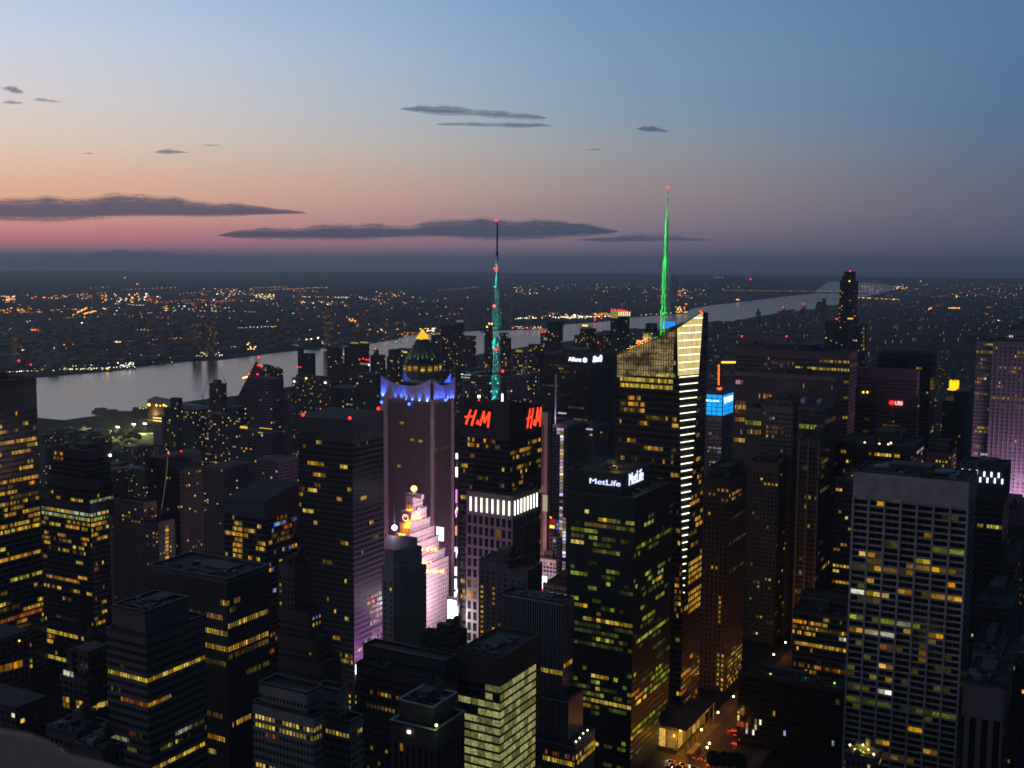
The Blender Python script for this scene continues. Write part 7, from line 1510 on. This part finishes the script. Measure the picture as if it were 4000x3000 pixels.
while y < 2480:
    h = rng.uniform(14, 70); T, U_ = at(1784-(y-1768)*.012, y, 862), at(1784, y+h, 862); c_ = rng.choice([(255, 245, 255), (255, 245, 255), (230, 240, 255), (130, 200, 255), (255, 90, 110), (90, 90, 255), (255, 170, 110), (235, 150, 235)]); place('screen', ubox(glow('strip_screen_%d_%d_%d' % c_, c_, 1.8 if c_[1] > 200 else 1.1)), r, ((T-r.location).x, 0, (T.z+U_.z)/2-r.location.z), (1.5 if c_[1] > 200 else 1.1, 1, abs(T.z-U_.z)*.8)); y += h+(rng.uniform(4, 60) if y < 2150 else 3)
for zc_ in (-62, -30, 2, 34):
    L_ = lamp('AREA', (-2.2, .4, zc_), (1, .66, .84), 17000 if zc_ < 0 else 21000, r, 3, to=(-20, 14, zc_+4), name='screen_light'); L_.data.shape = 'RECTANGLE'; L_.data.size_y = 26
q = MB(); q.box(-.9, .9, .6, 2, -95, 58); q.build('frame', MET, r)
r = empty('billboard', at(1718, 2086, 985), 'small bright white screen right of the clock tower', 'billboard'); q = MB(); q.box(-3.5, 3.5, 0, .8, -6, 6); q.build('screen', glow('white_screen2', (235, 250, 255), 3), r); q = MB(); q.box(-3.9, 3.9, .81, 1.6, -6.4, 6.4); q.build('frame', MET, r)
r = empty('billboard', at(1394, 2617, 760), 'narrow bright white screen at the bottom corner of the broad dark tower', 'billboard'); q = MB(); q.box(-1.3, 1.3, 0, .6, -3.4, 3.4); q.build('screen', glow('white_screen2', (235, 250, 255), 3), r); q = MB(); q.box(-1.6, 1.6, .61, 1.2, -3.7, 3.7); q.build('frame', MET, r); lamp('POINT', (0, -3, 0), (1, .95, 1), 2500, r, .5)
# ---------------------------------------------------------------- stone ledge of the deck, lower left
q = MB(); zL = CAM.z-.60
edge = [(-520, 2770), (-200, 2815), (0, 2852), (120, 2872), (200, 2903), (280, 2950), (330, 2958), (420, 2980), (500, 3008), (640, 3070), (900, 3200)]
E_ = [gnd(x, y-86, zL) for x, y in edge]; prof = [(0, -.6), (.0, -.10), (.012, -.04), (.04, -.012), (.09, 0), (.5, -.002)]
rows = []
for p0 in E_:
    b_ = Vector((-p0.x, -p0.y, 0)).normalized(); rows.append([tuple(Vector((p0.x, p0.y, zL))+b_*a+Vector((0, 0, z))) for a, z in prof])
for a, c_ in zip(rows, rows[1:]):
    for j in range(len(prof)-1): q.quad([a[j], c_[j], c_[j+1], a[j+1]])
led, t, p = mat('ledge_stone'); g = t.new('ShaderNodeNewGeometry').outputs['Position']; t.link(t.ramp(t.noise(g, 60, 6, .7), [(.3, (.26, .18, .115, 1)), (.7, (.44, .32, .21, 1))]), p.inputs['Base Color']); p.inputs['Roughness'].default_value = .9
tag(q.build('stone_ledge', led, smooth=True), 'rounded grey stone ledge of the viewing deck in the lower left corner', 'ledge')
# ---------------------------------------------------------------- clouds: banks and wisps of real thickness beyond the haze
def cloud(lab, x0, x1, yt, yb, D, seed, dens=1.0, lean=0.0, tone=(.93, .95, .98)):
    A, C = at(x0, (yt+yb)/2, D), at(x1, (yt+yb)/2, D); c0 = (A+C)/2; w = (A-C).length/2; h = abs(at(x0, yt, D).z-at(x0, yb, D).z)/2; N, M = 64, 14; rr = random.Random(seed)
    ph = [rr.uniform(0, 6) for _ in range(8)]; q = MB(); rows = []
    dv = (C-A).normalized(); nv = Vector((-dv.y, dv.x, 0)).normalized()
    for i in range(N+1):
        s = i/N*2-1; e = max(0, 1-abs(s)**2.4)**.8
        lump = .66+.16*math.sin(3.2*s+ph[0])+.07*math.sin(11*s+ph[1])+.05*math.sin(23*s+ph[2])+.03*math.sin(47*s+ph[3]); bot = .42+.12*math.sin(3*s+ph[4])+.05*math.sin(9*s+ph[5])
        row_ = []
        for j in range(M):
            a = 2*math.pi*j/M; zz = math.sin(a); k_ = lump if zz > 0 else bot
            row_.append(tuple(dv*w*s+nv*math.cos(a)*h*2.2*e+Vector((0, 0, zz*h*1.8*k_*e+lean*h*s))))
        rows.append(row_)
    for a, c_ in zip(rows, rows[1:]):
        for j in range(M): q.quad([a[j], c_[j], c_[(j+1) % M], a[(j+1) % M]])
    mm = bpy.data.materials.new('cloud'); mm.use_nodes = True; t = NT(mm.node_tree); p = t.n['Principled BSDF']; g = t.new('ShaderNodeTexCoord').outputs['Object']
    tr = t.new('ShaderNodeBsdfTransparent'); mx = t.new('ShaderNodeMixShader'); lw = t.new('ShaderNodeLayerWeight'); lw.inputs[0].default_value = .5
    n = t.noise(t.vm('MULTIPLY', g, (1, 1, 3.2)), 2.2/h, 6, .68)
    n2 = t.noise(t.vm('MULTIPLY', g, (.35, .35, 2.6)), 2.0/h, 4, .6)
    sm = t.m('ADD', t.m('MULTIPLY', n, .9), t.m('MULTIPLY', n2, .6))
    f = t.rng(t.m('SUBTRACT', t.m('ADD', t.m('MULTIPLY', t.m('SUBTRACT', sm, .75), 1.15), .80*dens), t.m('MULTIPLY', lw.outputs['Facing'], 1.05)), .0, .7, 0, 1, True)
    p.inputs['Base Color'].default_value = (*tone, 1); p.inputs['Roughness'].default_value = 1; p.inputs['Specular IOR Level'].default_value = 0
    tl = t.new('ShaderNodeBsdfTranslucent'); tl.inputs[0].default_value = (tone[0]*.56, tone[1]*.84, tone[2], 1); m3 = t.new('ShaderNodeMixShader'); m3.inputs[0].default_value = .8; t.link(p.outputs[0], m3.inputs[1]); t.link(tl.outputs[0], m3.inputs[2])
    t.link(t.m('MULTIPLY', f, (.62 if dens > .9 else .5)), mx.inputs[0]); t.link(tr.outputs[0], mx.inputs[1]); t.link(m3.outputs[0], mx.inputs[2]); t.link(mx.outputs[0], t.n['Material Output'].inputs[0])
    o_ = q.build('cloud', mm, None, c0, smooth=True); tag(o_, lab, 'cloud', kind='thing')
CL = 70000
cloud('long dark cloud bank at the left edge above the pink horizon', -700, 1200, 775, 880, CL, 1, 1.15, -.1); cloud('broad dark cloud bank behind the two spires', 850, 2420, 862, 962, CL+3000, 2, 1.15, .15); cloud('thin tail of cloud stretching right behind the green spire', 2250, 2790, 916, 958, CL+2000, 3, .8)
cloud('lumpy low cloud on the horizon at left', -300, 1150, 985, 1075, CL+20000, 4, .95, tone=(.93, .93, .97))
cloud('long streaky cloud high in the middle of the sky', 1560, 2140, 418, 470, CL, 5, .85, -.7); cloud('thin streak just under the long streaky cloud', 1700, 2160, 474, 504, CL, 6, .75, -.15); cloud('small dark wisp right of the long streaky cloud', 2480, 2620, 494, 522, CL, 7, .9, -.5)
cloud('small wisp at the far left edge', 0, 100, 338, 368, CL, 8, .9, -.6); cloud('faint streak under the wisp at the far left edge', 0, 100, 392, 412, CL, 9, .7); cloud('pale streak right of the far left wisps', 125, 240, 382, 406, CL, 10, .7, -.4); cloud('small dark wisp over the left cloud bank', 600, 740, 584, 606, CL, 11, .85, -.1); cloud('thin pale streak right of the small dark wisp', 785, 865, 563, 573, CL, 12, .6); cloud('tiny faint streak left of the small dark wisp', 320, 372, 596, 604, CL, 13, .6); cloud('tiny faint streak above the teal mast and green spire', 2275, 2360, 580, 590, CL, 14, .6)
# ---------------------------------------------------------------- haze
hz = bpy.data.materials.new('haze'); hz.use_nodes = True; hz.node_tree.nodes.clear(); ho = hz.node_tree.nodes.new('ShaderNodeOutputMaterial'); pv_ = hz.node_tree.nodes.new('ShaderNodeVolumePrincipled')
pv_.inputs['Color'].default_value = (.80, .90, 1, 1); pv_.inputs['Density'].default_value = HAZE; pv_.inputs['Anisotropy'].default_value = .4
hz.node_tree.links.new(pv_.outputs[0], ho.inputs['Volume'])
q = MB(); q.box(-33000, 33000, -33000, 33000, -20, 440); tag(q.build('haze', hz), kind='stuff')
